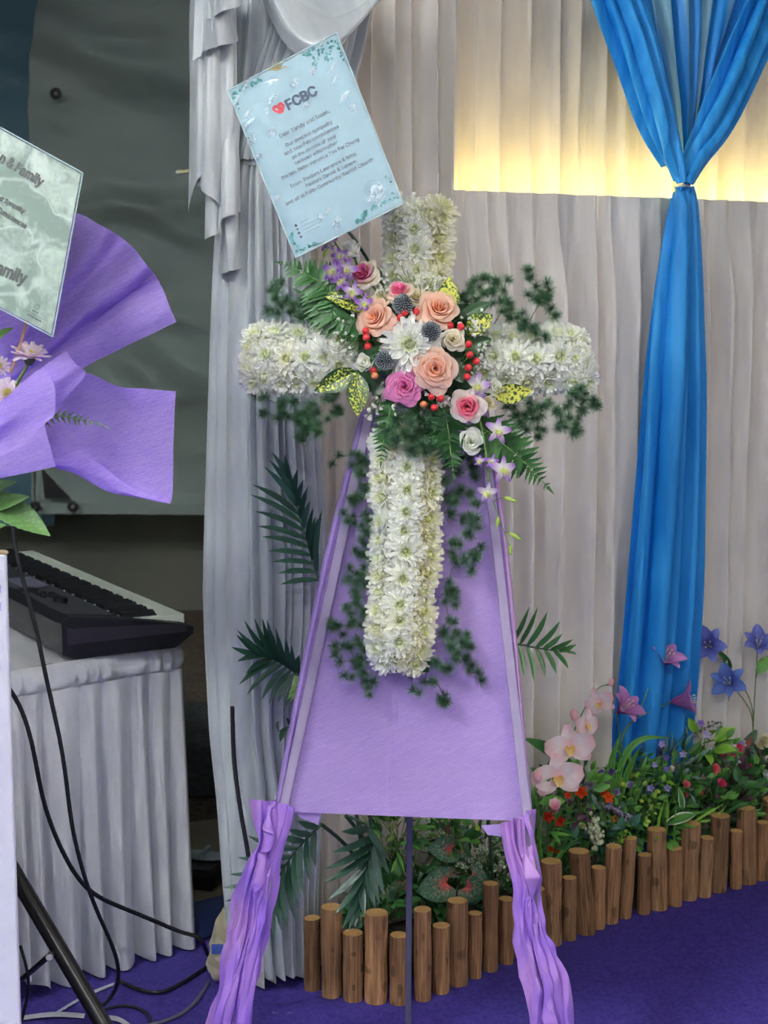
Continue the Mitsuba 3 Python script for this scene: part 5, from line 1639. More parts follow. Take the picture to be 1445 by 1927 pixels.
aucuba('upright yellow spotted leaf behind the higher peach rose', (836, 596), (850, 518), 44, 0.110, .3, -.2, 1, 0.16)
aucuba('yellow striped dark leaf beside the fern, the upper of two', (702, 566), (612, 546), 26, 0.112, -.1, -.5, 2, -0.02)
aucuba('yellow striped dark leaf beside the fern, the lower of two', (704, 588), (610, 552), 30, 0.118, -.1, -.4, 3, 0.06)
aucuba('yellow speckled leaf slanting over the arm nearer the satin drape', (672, 698), (590, 738), 40, 0.115, -.1, .2, 4, 0.0)
aucuba('yellow speckled leaf pointing straight down towards the purple paper', (674, 704), (672, 784), 42, 0.115, 0, .2, 5, 0.02)
aucuba('yellow spotted leaf lying along the arm nearer the blue drape', (925, 742), (1004, 738), 38, 0.112, .1, .35, 6, 0.17)
aucuba('speckled leaf with dark edge above the arm nearer the blue drape', (878, 628), (928, 590), 42, 0.105, .2, -.3, 7, 0.08)
LG = [c(36, 66, 34), c(46, 82, 40), c(28, 54, 34)]


def plainleaf(a, b, wpx, off, tx, ty, seed, label='dark green leaf tucked among the roses in the centre', group='dark leaves among the roses'):
    k = thing('rose_leaf', label, 'leaf', group)
    M, L = orient(E(*a, off - 0.012), E(*b, off), enorm(tx, ty))
    V, u, v = leafmesh(L, wpx / 980, wleaf, 0.3, 0.3, 14, 9, 0.06)
    col = np.tile(LG[seed % 3], (V.size // 3, 1)) * (1 + 0.25 * np.exp(-(v.reshape(-1, 1) / 0.12) ** 2))
    part(k, 'blade', (tf(V.reshape(-1, 3), M), gfaces(14, 9)), GLOSS, color=col)
    part(k, 'stalk', tube([tf(np.array([[-0.02, 0, -0.01]]), M)[0], tf(np.array([[0, 0, 0]]), M)[0]], 0.0012, 6), STEMG)


LEAFLABELS = ['dark green leaf pointing right beside the higher peach rose', 'dark leaf under the string of red berries pointing at the right arm', 'dark leaf between the tilted peach rose and the single white chrysanthemum', 'dark leaf over the thistle gap between the two higher peach roses', 'dark leaf under the tilted peach rose', 'dark leaf left of the magenta rose', 'dark leaf between thistle and magenta rose', 'dark leaf right of the lowest peach rose', 'dark leaf below the crinkled cream rose', 'dark leaf behind the pink hearted rose', 'dark leaf directly under the magenta rose', 'dark leaf left of the deep pink rose', 'dark leaf below the lowest red berries', "dark leaf beside the baby's breath of the left arm", 'dark leaf behind the cream rose half hidden', 'dark leaf beside the pair of berries near the right arm', 'dark leaf left of the half closed greenish flower', 'dark leaf between the deep pink rose and the open white flower', 'dark leaf hidden between the lowest peach rose and the magenta one']
for i, (a, b, w, o, tx, ty) in enumerate([((862, 600), (927, 566), 26, .105, .2, -.3), ((872, 660), (926, 636), 34, .10, .2, -.2), ((765, 610), (742, 640), 30, .105, -.2, 0), ((770, 600), (800, 622), 34, .11, 0, -.2), ((700, 640), (735, 630), 34, .10, -.1, 0), ((735, 700), (700, 745), 40, .10, -.2, .2), ((720, 720), (745, 700), 34, .10, 0, 0), ((850, 680), (872, 720), 36, .10, .2, .1), ((860, 650), (846, 690), 34, .10, 0, 0), ((700, 500), (715, 540), 24, .09, .1, -.2),
                                       ((745, 740), (770, 780), 34, .10, 0, .3), ((850, 740), (870, 745), 34, .10, .1, .2), ((790, 760), (835, 790), 40, .10, 0, .3), ((690, 610), (660, 625), 30, .10, -.3, 0), ((735, 570), (715, 585), 30, .10, -.1, -.3), ((895, 640), (872, 600), 36, .095, .1, -.2), ((730, 660), (700, 668), 36, .10, -.2, 0), ((845, 730), (905, 790), 40, .09, .1, .3), ((770, 700), (800, 730), 40, .10, 0, .1)]):
    plainleaf(a, b, w, o, tx, ty, i, LEAFLABELS[i])


# leatherleaf ferns
def fern(label, pts, wpx, off, seed, n=14, tx=0, ty=0, col=(44, 84, 40), name='fern_frond', zoff=None, mk=None, scale=980.0, parent=None):
    k = thing(name, label, 'fern')
    r = rng(seed)
    mk = mk or (lambda q, i: E(*q, off + (zoff[i] if zoff else 0)))
    cv = curve([mk(q, i) for i, q in enumerate(pts)], 40)
    part(k, 'rachis', tube(cv, np.linspace(0.0016, 0.0005, 40), 6), STEMG)
    nrm = enorm(tx, ty)
    for i in range(n):
        t_ = 0.10 + 0.88 * i / n
        idx = t_ * 39
        p = cv[int(idx)]
        d = cv[min(39, int(idx) + 1)] - cv[max(0, int(idx) - 1)]
        d /= np.linalg.norm(d)
        sd = np.cross(nrm, d)
        sd /= np.linalg.norm(sd)
        L = wpx / scale * (math.sin(PI * (0.12 + 0.85 * t_) ** 0.9) * 0.5 + (1 - t_) * 0.62) * r.uniform(0.9, 1.08)
        for s in (-1, 1):
            dir_ = sd * s * 0.86 + d * 0.5 + nrm * r.normal(0, 0.12)
            dir_ /= np.linalg.norm(dir_)
            M, _ = orient(p, p + dir_, nrm + r.normal(0, 0.18, 3))
            tooth = lambda a: max(0.03, (1 - a) ** 0.75 * (0.72 + 0.28 * abs(math.sin(a * 15.5))) * min(1, a * 8 + 0.3))
            V, u, v = leafmesh(L, L * 0.42, tooth, 0.15, 0.35, 22, 5)
            colr = cmix(c(*col) * 0.85, c(*col) * 1.25, u.reshape(-1)) * r.uniform(0.8, 1.15)
            part(k, 'leaflet', (tf(V.reshape(-1, 3), M), gfaces(22, 5)), LEAF, color=colr)
    M, _ = orient(cv[-3], cv[-1], nrm)
    V, u, v = leafmesh(wpx / scale * 0.35, wpx / scale * 0.12, lambda a: max(0.03, (1 - a) ** 0.8), 0.1, 0.1, 8, 5)
    part(k, 'leaflet', (tf(V.reshape(-1, 3), M), gfaces(8, 5)), LEAF, color=np.tile(c(*col), (V.size // 3, 1)))


fern('dark fern frond reaching out from under the orchid towards the satin drape', [(672, 585), (620, 545), (570, 512), (524, 494)], 58, 0.085, 1, 15, 0, -.3, zoff=(0, .01, .012, 0))
fern('dark fern frond lying lower, over the inner end of the arm by the satin drape', [(680, 600), (640, 590), (600, 572), (560, 548)], 60, 0.095, 2, 13, 0, -.2)
fern('broad dark fern frond filling the gap beside the striped leaves', [(690, 590), (655, 600), (625, 605)], 60, 0.10, 3, 9, 0, 0)
fern('fern frond hanging down between the berries and the lower arm', [(742, 745), (730, 790), (722, 830), (716, 876)], 36, 0.10, 4, 14, -.1, .3)
fern('dark fern frond hanging over the lower arm under the open white flower', [(832, 760), (842, 800), (848, 850), (854, 898)], 52, 0.10, 5, 13, .1, .3)
fern('fern frond reaching down past the orchids in front of the cream curtain', [(890, 790), (940, 830), (985, 868), (1036, 923)], 58, 0.085, 6, 16, .2, .2, zoff=(0, .01, .01, 0), col=(52, 92, 46))
fern('short fern frond between the open white flower and the hanging orchid', [(900, 780), (912, 820), (922, 872)], 40, 0.09, 7, 10, .2, .2)


# ming fern sprays with needle tufts
def tuft_proto(seed, n=120):
    r = rng(seed)
    ms = []
    for i in range(n):
        d = r.normal(0, 1, 3)
        d[2] = abs(d[2]) * 0.9 - 0.25
        d /= np.linalg.norm(d)
        L = r.uniform(0.7, 1.0)
        F_ = frame([0, 0, 0], d)
        w = 0.0125
        bend = r.normal(0, 0.06, 2)
        v = np.array([[w, 0, 0], [-w / 2, w * .87, 0], [-w / 2, -w * .87, 0], [w + bend[0], bend[1], L * .6], [-w / 2 + bend[0], w * .87 + bend[1], L * .6], [-w / 2 + bend[0], -w * .87 + bend[1], L * .6], [bend[0] * 2.2, bend[1] * 2.2, L]])
        f = np.array([[0, 1, 4], [0, 4, 3], [1, 2, 5], [1, 5, 4], [2, 0, 3], [2, 3, 5], [3, 4, 6], [4, 5, 6], [5, 3, 6]])
        k = r.uniform(0.75, 1.2)
        ms.append((tf(v, F_), f, np.vstack([np.tile(c(44, 70, 50) * k, (3, 1)), np.tile(c(62, 98, 68) * k, (3, 1)), [c(92, 134, 90) * k]])))
    m = joinc(ms)
    return plyc((m[0], m[1]), MATTE, smooth=False, color=m[2])


TUFTS = [tuft_proto(s) for s in range(5)]
NEEDLE = bs('fern_twig', prin(c(58, 72, 50), 0.7))
tr = rng(99)


def spray(label, pts, root, off, size=18, extra=1.0):
    k = thing('ming_fern', label, 'fern')
    P3 = [np.array([*p, off + tr.uniform(-0.015, 0.02)]) for p in pts]
    for p in list(P3):
        if tr.random() < extra:
            P3.append(p + np.array([tr.normal(0, 9), tr.normal(0, 9), tr.uniform(-0.01, 0.01)]))
    nodes = [np.array([root[0], root[1], off - 0.02])]
    order = sorted(P3, key=lambda p: math.hypot(p[0] - root[0], p[1] - root[1]))
    segs = []
    for p in order:
        j = min(range(len(nodes)), key=lambda i: math.hypot(*(nodes[i][:2] - p[:2])) + 0.25 * math.hypot(*(nodes[i][:2] - root)))
        segs.append((nodes[j], p))
        nodes.append(p)
    tw = []
    for a, b in segs:
        p, q = E(*a), E(*b)
        m = (p + q) / 2 + tr.normal(0, 0.003, 3)
        tw.append(tube(curve([p, m, q], 6), 0.0007, 5))
    part(k, 'twigs', join(tw), NEEDLE)
    for p in P3:
        n = enorm(tr.normal(0, .5), tr.normal(-.2, .5))
        part(k, 'needle_tuft', TUFTS[int(tr.integers(0, 5))], None, to=frame(E(*p), n, roll=tr.uniform(0, 6.28), s=size / 980 * tr.uniform(0.8, 1.15)))


def zz(pts, ox, oy, s):
    return [(ox + x / s, oy + y / s) for x, y in pts]


spray('dark ming fern sticking out above the arm nearer the satin drape', zz([(250, 660), (290, 700), (350, 720), (400, 750), (240, 790), (300, 800), (370, 800), (440, 720), (480, 780), (520, 830), (430, 830), (560, 870), (480, 700), (300, 660)], 430, 340, 3.211), (625, 620), 0.06)
spray('ming fern drooping under the arm nearer the satin drape', zz([(160, 1290), (220, 1310), (330, 1340), (330, 1410), (400, 1330), (420, 1420), (500, 1350), (540, 1400), (480, 1440), (590, 1320), (640, 1290), (600, 1440), (660, 1380), (430, 1480), (470, 1520), (520, 1470), (300, 1440)], 430, 340, 3.211) + [(567, 830), (575, 808), (600, 815), (585, 795), (640, 775)], (640, 735), 0.05)
spray('ming fern standing up behind the yellow spotted leaf', zz([(530, 170), (590, 150), (660, 180), (720, 230), (500, 250), (600, 250), (700, 300), (560, 210), (440, 270), (640, 230), (540, 290), (480, 300)], 740, 480, 3.44), (870, 600), 0.06)
spray('ming fern rising highest above the arm nearer the blue drape', zz([(860, 100), (890, 150), (920, 200), (960, 240), (1010, 230), (1000, 290), (930, 280), (1060, 390), (950, 310), (1020, 350)], 740, 480, 3.44), (990, 620), 0.05)
spray('ming fern lying along the top of the arm nearer the blue drape', zz([(760, 350), (800, 400), (850, 430), (890, 470), (920, 500), (700, 370), (740, 400), (830, 470)], 740, 480, 3.44), (930, 610), 0.085)
spray('ming fern under the arm nearer the blue drape, next to the spotted leaf', zz([(740, 990), (800, 1040), (830, 1080), (880, 960), (930, 990), (960, 1040), (900, 1060), (930, 1130), (940, 1180), (880, 1010), (850, 1030), (960, 980)], 740, 480, 3.44), (965, 745), 0.05)
spray('ming fern hanging at the tip of the arm nearer the blue drape', zz([(1070, 1000), (1120, 980), (1180, 920), (1230, 940), (1290, 940), (1080, 1080), (1130, 1050), (1180, 1100), (1200, 1060), (1060, 1120), (1190, 1140), (1310, 950), (1240, 900)], 740, 480, 3.44), (1060, 735), 0.05)
S5 = zz([(770, 60), (860, 130), (930, 200), (950, 310), (880, 390), (800, 465), (870, 490), (930, 550), (920, 650), (880, 720), (950, 760), (840, 850), (830, 930), (930, 900), (880, 1010), (830, 1130), (710, 1230), (860, 1170), (800, 1310), (740, 1390), (850, 1400), (780, 1500), (880, 1500), (860, 1610), (940, 1580), (970, 1690), (900, 60), (960, 120), (920, 360), (960, 480), (970, 620), (950, 850), (960, 980), (900, 1100), (950, 1150), (920, 1250), (900, 1350), (950, 1420), (920, 1480), (960, 1640), (840, 1240), (760, 1250)], 430, 840, 3.707)
S6 = zz([(650, 270), (700, 330), (720, 380), (620, 360), (550, 430), (630, 480), (690, 500), (740, 570), (600, 560), (560, 640), (650, 660), (690, 650), (740, 720), (690, 770), (760, 840), (620, 830), (700, 890), (600, 940), (720, 920), (560, 1070), (590, 1130), (600, 1180), (530, 1190), (560, 1310), (600, 1390), (670, 1400), (640, 1450), (690, 1480), (560, 1480), (600, 1560), (700, 1600), (740, 1640), (500, 1600), (430, 1580), (400, 1700), (370, 1770), (470, 1700), (530, 1790), (540, 1830), (580, 880), (650, 910), (560, 300), (600, 310), (540, 520), (530, 1380), (620, 1520), (560, 1620), (660, 1560)], 680, 780, 3.381)
for side, pts, xr in (('satin drape', S5, 720), ('blue drape', S6, 800)):
    for lo, hi, wh in ((0, 985, 'upper'), (985, 1130, 'middle'), (1130, 1400, 'lowest')):
        q = [p for p in pts if lo <= p[1] < hi]
        ym = (min(p[1] for p in q) + max(p[1] for p in q)) / 2
        spray(f'{wh} ming fern spray beside the long lower arm, on the {side} side', q, (xr, ym - 20), 0.035, 18, 1.0)
spray('dense dark ming fern draped over the head of the lower arm', [(750, 785), (775, 800), (800, 790), (825, 805), (785, 830), (760, 815), (810, 835), (775, 848), (740, 800), (835, 780), (790, 812), (768, 782), (815, 785), (745, 830), (800, 850)], (790, 760), 0.105, 20, 1.0)


# dendrobium orchids
ORC, ORW, ORG = c(170, 120, 206), c(240, 234, 232), c(176, 190, 84)


def orchid(label, stem, florets, buds, off, seed):
    k = thing('orchid_sprig', label, 'orchid')
    r = rng(seed)
    cv = curve([E(*q, off + (o if False else 0)) for q, o in [(s, 0) for s in stem]], 40)
    part(k, 'stem', tube(cv, np.linspace(0.0022, 0.0009, 40), 7), STEMG)
    pal = c(150, 96, 188)
    for (px, py, sz, tx, ty, purple) in florets:
        p = E(px, py, off + 0.012)
        M = frame(p, enorm(tx, ty), roll=r.uniform(-0.4, 0.4))
        fk = num(k + '__floret')
        near = cv[np.argmin(np.linalg.norm(cv - p, axis=1))]
        part(fk, 'stalk', tube(curve([near, (near + p) / 2 + [0, 0, 0.004], p], 6), 0.0009, 5), STEMG)
        s = sz / 980
        for j, ang in enumerate((90, 18, 162, 234, 306)):
            wide = 0.62 if j in (1, 2) else 0.42
            V, u = petal(s, s * wide, wpet, 0.35, -0.25, 0.25, 8, 5)
            V = rz(V, math.radians(ang + r.normal(0, 6)))
            col = cmix(ORW, pal, np.clip(u * 1.5 - 0.75 + purple, 0, 1)).reshape(-1, 3)
            part(fk, 'petal', (tf(V.reshape(-1, 3), M), gfaces(8, 5)), PETAL, color=col)
        V, u = petal(s * 0.8, s * 0.55, wpet, 0.9, 0.0, 0.9, 8, 5)
        V = rz(V, math.radians(270)) + [0, 0, s * 0.05]
        part(fk, 'lip', (tf(V.reshape(-1, 3), M), gfaces(8, 5)), PETAL, color=cmix(c(214, 222, 130), pal * 0.9, np.clip(u * 1.6 - 0.5, 0, 1)).reshape(-1, 3))
        v, f = sph(s * 0.12, 6, (1, 1, 1.4))
        part(fk, 'column', (tf(v + [0, 0, s * 0.12], M), f), PETAL, color=np.tile(c(226, 230, 180), (len(v), 1)))
    for (px, py, dx, dy, L) in buds:
        p = E(px, py, off + 0.004)
        q = E(px + dx, py + dy, off + 0.008)
        d = (q - p) / np.linalg.norm(q - p)
        v, f = lathe([(0.0003, 0), (0.0026, 0.003), (0.0042, L / 980 * 0.45), (0.0028, L / 980 * 0.78), (0.0003, L / 980)], 10)
        near = cv[np.argmin(np.linalg.norm(cv - p, axis=1))]
        part(k, 'bud', (tf(v, frame(p, d)), f), LEAF, color=cmix(c(170, 190, 84), c(130, 160, 66), v[:, 2] * 980 / L), label='green bud')
        part(k, 'bud_stalk', tube(curve([near, (near + p) / 2, p], 6), 0.0008, 5), STEMG)


orchid('purple orchid sprig with green buds reaching up in front of the card', [(672, 560), (655, 500), (634, 462), (618, 438), (598, 412), (578, 386), (570, 366)],
       [(617, 456, 19, -.3, -.1, .35), (640, 482, 17, -.2, -.2, .7), (627, 510, 22, -.3, 0, .6), (652, 508, 22, .1, -.1, .55), (640, 526, 20, -.2, .3, .6), (662, 548, 20, .1, .3, .5), (684, 570, 18, .2, .3, .75)],
       [(570, 372, -3, -12, 17), (569, 390, -9, -6, 22), (584, 402, 6, -10, 20), (615, 468, -4, 12, 20), (576, 398, -8, 4, 14)], 0.118, 1)
orchid('pale purple orchid sprig hanging below the arrangement with green buds', [(880, 735), (902, 790), (914, 850), (922, 915), (937, 970), (950, 1005), (960, 1032)],
       [(896, 726, 26, .2, 0, .3), (936, 812, 26, .2, -.3, .35), (945, 884, 26, .3, -.1, .35), (918, 926, 20, -.3, .3, .1), (903, 868, 12, -.2, 0, .5), (925, 868, 14, .1, .2, .7)],
       [(948, 935, 16, 6, 27), (938, 972, -2, 12, 22), (958, 1002, 16, 10, 26), (960, 1026, 0, 12, 20)], 0.105, 2)

# ------------------------------------------------------------------ log edging
B0 = 3.262


def BP(px, py, f=0.0):
    n = np.array([-0.70, 1.0, 0]) / math.hypot(1, 0.70)
    return hit(px, py, n, (B0 + f) / math.hypot(1, 0.70))


def bark_fn(p, n, uv):
    g = mikit.fbm(uv.x * 46, uv.y * 3.0, p.x * 14, octaves=3)
    k = mixc(c(110, 78, 54), c(176, 136, 98), dr.clip((g - 0.5) * 1.7 + 0.5, 0, 1))
    b = mikit.fbm(p.x * 24 + p.y * 24, p.z * 16, 3.0, octaves=3)
    k = k * (0.72 + 0.42 * b) * (0.72 + 0.5 * mikit.cell_rand(dr.floor(uv.y), 3.0, 1.0))
    k = k * mixc((1.0, 0.92, 0.86), (1.0, 1.02, 1.0), mikit.cell_rand(dr.floor(uv.y), 5.0, 2.0))
    knot = mikit.smoothstep(0.80, 0.90, mikit.noise(uv.x * 7 + p.x * 9, p.z * 26, 2.0))
    ck = mikit.smoothstep(0.86, 0.92, mikit.noise(uv.x * 60, uv.y * 2.2, p.x * 20 + 5))
    return k * (1 - 0.45 * knot) * (1 - 0.5 * ck)


BARK = bs('log_wood', {'type': 'bumpmap', 'arbitrary': mikit.proc(lambda p, n, uv: mikit.fbm(uv.x * 70, uv.y * 3.5, p.x * 20, octaves=2), eps=1e-3), 'scale': 0.0035, 'bsdf': prin(mikit.proc(bark_fn), 0.6, specular=0.3)})
LOGS = [(571, 603, 587, 1866, 1727), (603, 644, 624, 1880, 1706), (644, 684, 664, 1888, 1755), (686, 730, 707, 1891, 1717), (732, 769, 750, 1893, 1759), (777, 813, 796, 1886, 1711), (813, 847, 830, 1872, 1741), (840, 881, 862, 1858, 1694), (880, 908, 894, 1843, 1718), (908, 938, 923, 1830, 1662), (937, 968, 953, 1816, 1691),
        (962, 996, 980, 1804, 1640), (996, 1026, 1012, 1793, 1672), (1016, 1057, 1040, 1782, 1620), (1057, 1086, 1072, 1772, 1651), (1069, 1109, 1104, 1761, 1601), (1112, 1141, 1127, 1750, 1632), (1138, 1172, 1150, 1740, 1592), (1173, 1200, 1177, 1730, 1576), (1199, 1227, 1213, 1722, 1608), (1216, 1254, 1241, 1715, 1560), (1254, 1285, 1270, 1707, 1595), (1279, 1319, 1297, 1696, 1549), (1316, 1345, 1327, 1690, 1576), (1336, 1375, 1352, 1681, 1534), (1373, 1398, 1387, 1674, 1563), (1385, 1423, 1410, 1666, 1520), (1423, 1450, 1436, 1658, 1547), (1435, 1474, 1462, 1650, 1503), (1474, 1502, 1490, 1642, 1532)]
lr = rng(41)
tall_names = {0: 'slim log post at the end of the edging next to the white satin drape', 1: 'second log post of the edging from the satin drape, tall, under the palm tips', 2: 'short log post between two tall ones left of the metal rear leg', 3: 'tall log post just left of the short one beside the metal rear leg', 4: 'short log post partly behind the grey metal rear leg', 5: 'tall log post just right of the grey metal rear leg', 6: 'short log post second to the right of the metal rear leg', 7: 'tall log post under the red centred caladium leaf', 8: 'slim short log post between the caladium log and the tallest one by the wrapped leg',
              9: 'tall log post second from the wrapped leg, left of it', 10: 'log post touching the purple wrapped leg on its left side', 11: 'log post half hidden behind the purple wrapped leg', 12: 'short log post mostly hidden just right of the purple wrapped leg', 13: 'tall pale topped log post nearest the right side of the purple wrapped leg', 14: 'dark short log post second to the right of the wrapped leg', 15: 'leaning log post whose foot swings right, third from the wrapped leg', 16: 'short dark topped log post fourth from the wrapped leg',
              17: 'tall log post with violet flowers over its top', 18: 'pale leaning log post beside the one with violet flowers', 19: 'short pale log post right of the leaning pair', 20: 'tall dark log post under the bright green bush', 21: 'short dark log post next to the tall dark one under the bush', 22: 'tall log post under the white edged leaf', 23: 'short dark red brown log post right of the one under the white edged leaf', 24: 'tall log post fourth from the right edge of the photo with a split top', 25: 'slim short log post third from the right edge',
              26: 'tall swelling log post second from the right edge', 27: 'short pale log post at the right edge', 28: 'tallest log post at the very right edge', 29: 'log post continuing the row beyond the right edge'}
BARKDS = {}
for i, (x0, x1, xb, yb, yt) in enumerate(LOGS):
    k = thing('log_post', tall_names[i], 'log post', 'upright logs edging the flower bed')
    foot_ = Fl(xb, yb)
    dist = (foot_ - CAM) @ FWD
    rad = (x1 - x0) / 2 / FOC * dist * 0.98
    cb = foot_ + np.array([-foot_[0], foot_[1], 0]) * 0 + np.array([0, rad * 0.85, 0])
    ct = P((x0 + x1) / 2, yt, cb[1])
    cb[2] = 0.0
    n_, m_ = 24, 16
    t_ = np.linspace(0, 1, m_)
    ax = cb + (ct - cb) * t_[:, None]
    rb = rad * (0.93 if i % 3 else 1.0)
    an = np.arange(n_ + 1) * 2 * PI / n_
    rr = (rb + (rad - rb) * t_)[:, None] * (1 + 0.05 * np.sin(an * 2 + i)[None] * (0.5 + 0.5 * np.sin(t_ * 3 + i)[:, None]) + 0.03 * np.sin(t_ * 9 + i * 2)[:, None])
    rr[-1] *= 0.965; rr[0] *= 0.97
    V = np.stack([ax[:, None, 0] + rr * np.cos(an), ax[:, None, 1] + rr * np.sin(an), ax[:, None, 2] + 0 * rr], -1)
    V[-2, :, 2] = V[-1, :, 2] - 0.0025
    uv = np.stack([np.broadcast_to(an / (2 * PI) + i * 0.37, (m_, n_ + 1)), V[..., 2] * 4.0 + i], -1).reshape(-1, 2)
    part(k, 'bark', (V.reshape(-1, 3), gfaces(m_, n_ + 1)[:, ::-1]), BARK, smooth=True, uv=uv)
    # sawn end with rings, a little lower than the rim
    nr = 14
    q = np.linspace(0.02, 1, nr)
    Vt = np.stack([ct[0] + q[:, None] * rr[-1][None, :-1] * np.cos(an[:-1]), ct[1] + q[:, None] * rr[-1][None, :-1] * np.sin(an[:-1]), np.broadcast_to(ct[2] - 0.0004 + 0.0006 * np.sin(q * 40)[:, None], (nr, n_))], -1)
    ring_c = cmix(c(176, 136, 84), c(206, 168, 112), 0.5 + 0.5 * np.sin(q * 30 + i)) * (1 - 0.30 * (q > 0.95))[:, None]
    col = np.repeat(ring_c[:, None], n_, 1) * (0.85 + 0.3 * meshkit.noise(Vt * 120, i))[..., None]
    cent = np.array([[ct[0], ct[1], ct[2] - 0.0004]])
    Fv = np.vstack([gfaces(nr, n_, True), np.stack([np.arange(n_), (np.arange(n_) + 1) % n_, np.full(n_, nr * n_)], 1)[:, [1, 0, 2]]])
    part(k, 'sawn_end', (np.vstack([Vt.reshape(-1, 3), cent]), Fv), MATTE, smooth=True, color=np.vstack([col.reshape(-1, 3), [ring_c[0]]]), label='pale sawn end')

soil = thing('planting_tray', 'dark soil tray behind the log edging, under the artificial plants', 'planter')
rows = []
for f in (0.05, 0.08, 0.14, 0.19, 0.20):
    row = []
    for px in np.linspace(690, 1490, 14):
        q = BP(px, 1700, f)
        row.append([q[0], q[1], {0.05: 0.0, 0.08: 0.085, 0.14: 0.10, 0.19: 0.085, 0.20: 0.0}[f] + 0.008 * math.sin(px * 0.05)])
    rows.append(row)
scene[soil] = mikit.ply(grid(loft(rows, 90, 16)), bs('soil', prin(c(44, 38, 30), 0.95)), smooth=True)


# ------------------------------------------------------------------ artificial palms
def strip(p0, p1, w, bow_, nrm, nu=9, fold=0.25):
    d = p1 - p0
    L = np.linalg.norm(d)
    x = d / L
    z = nrm - x * (nrm @ x)
    z /= np.linalg.norm(z)
    y = np.cross(z, x)
    u = np.linspace(0, 1, nu)[:, None]
    v = np.array([-1, 0, 1.0])[None]
    ww = w / 2 * (np.minimum(1, u * 3.5 + 0.35) * np.minimum(1, (1 - u) * 2.6 + 0.03) ** 0.8)
    cx = p0 + d * u + y * (bow_ * L * np.sin(PI * u) )
    V = cx[:, None] + (ww * v)[..., None] * y + (fold * ww * np.abs(v))[..., None] * z
    return V


PG1, PG2 = c(28, 56, 44), c(48, 84, 66)
pr_ = rng(61)


def frond(parent, rach, tips, mapper, wpx=11, col=(PG1, PG2), bows=0.06, t0=0.06, t1=1.0, tilt=0.3):
    """rach: points from the base to the tip; tips: one list of leaflet tips for each side, from the base on."""
    fk = num(parent + '__frond')
    cv = curve([mapper(q, 0) for q in rach], 50)
    part(fk, 'rachis', tube(cv, np.linspace(0.0032, 0.0012, 50), 7), bs('palm_stem', prin(c(56, 86, 60), 0.45)) if 'mat_palm_stem' not in scene else 'mat_palm_stem')
    for s, tp in enumerate(tips):
        for i, q in enumerate(tp):
            t_ = t0 + (t1 - t0) * (i + 0.5 * s) / max(1, len(tp) - 0.5)
            b = cv[int(min(49, t_ * 49))]
            e = mapper(q, 1)
            sgn = (1 if s else -1)
            V = strip(b, e, wpx / 980, sgn * bows, enorm(pr_.normal(0, .25) + tilt * (1 if s else -1), -0.5), 10)
            k_ = pr_.uniform(0.8, 1.25)
            u = np.linspace(0, 1, 10)[:, None] * np.ones(3)
            part(fk, 'leaflet', grid(V), GLOSS, smooth=True, color=(cmix(col[0], col[1], 0.3 + 0.5 * u) * k_).reshape(-1, 3))
    return cv


def zo(ox, oy, s):
    return lambda x, y: (ox + x / s, oy + y / s)


palm = thing('potted_palm', 'dark green artificial palm behind the flower stand, on the side of the satin drape', 'palm')
ZA = zo(430, 840, 3.707)


def mapA(d0, d1):
    return lambda q, tip: P(*ZA(*q), d1 if tip else d0)


cvA = frond(palm, [(640, 960), (610, 870), (560, 700), (500, 500), (440, 260)], [[(365, 963), (347, 885), (307, 805), (277, 730), (237, 630), (203, 557), (188, 453), (155, 338), (172, 268), (250, 143), (285, 97), (300, 40)], [(650, 445), (622, 500), (606, 490), (590, 430), (570, 380), (550, 290), (520, 235), (480, 160), (392, 60)]], mapA(3.10, 3.07), 12, bows=0.05)
cvB = frond(palm, [(520, 1610), (470, 1580), (400, 1530), (330, 1490), (255, 1450)], [[(395, 1830), (345, 1790), (280, 1800), (230, 1770), (130, 1730), (75, 1660), (122, 1585), (62, 1500)], [(495, 1455), (440, 1390), (400, 1340), (330, 1270), (268, 1207), (235, 1203), (180, 1200), (110, 1215), (62, 1283), (52, 1312), (20, 1400)]], mapA(3.10, 3.06), 13, bows=0.07)
ZC = zo(370, 1480, 3.705)
mapC = lambda q, tip: P(*ZC(*q), 3.06 if tip else 3.09)
cvC = frond(palm, [(870, 265), (760, 370), (660, 490), (580, 620), (520, 760)], [[(700, 240), (640, 300), (560, 330), (360, 345), (285, 495), (232, 612), (190, 705), (200, 800), (330, 900)], [(830, 560), (790, 660), (745, 752), (715, 850), (690, 937), (640, 1000), (590, 1000), (545, 1062), (500, 1000)]], mapC, 14, bows=-0.06)
mapD = lambda q, tip: P(*ZC(*q), 3.08 if tip else 3.12)
cvD = frond(palm, [(1040, 205), (1170, 260), (1235, 330), (1225, 440), (1180, 580), (1145, 720)], [[(1110, 300), (1010, 315), (945, 462), (890, 580), (890, 672), (920, 787), (960, 897), (1015, 992), (1060, 1000)], [(1350, 520), (1345, 620), (1310, 760), (1275, 815), (1245, 845), (1215, 800), (1170, 900), (1105, 980)]], mapD, 16, bows=-0.05, t0=0.2)
frond(palm, [(520, 1990), (420, 1960), (350, 1990)], [[(440, 2010), (360, 2060)], [(400, 1890), (350, 1918)]], mapA(3.12, 3.09), 12)
STEMP = 'mat_palm_stem'
root = np.array([-0.02, 3.36, 0.09])
for q in (P(*ZC(870, 265), 3.09), P(*ZC(1040, 205), 3.12), cvA[0], cvB[0]):
    part(palm, 'stem', tube(curve([root + pr_.normal(0, 0.008, 3) * [1, 1, 0], root * 0.45 + q * 0.55 + np.array([0.03, 0.02, 0.02]), q], 20), 0.0042, 7), STEMP)
ZL = [(470, 1610), (440, 1650), (400, 1790)]
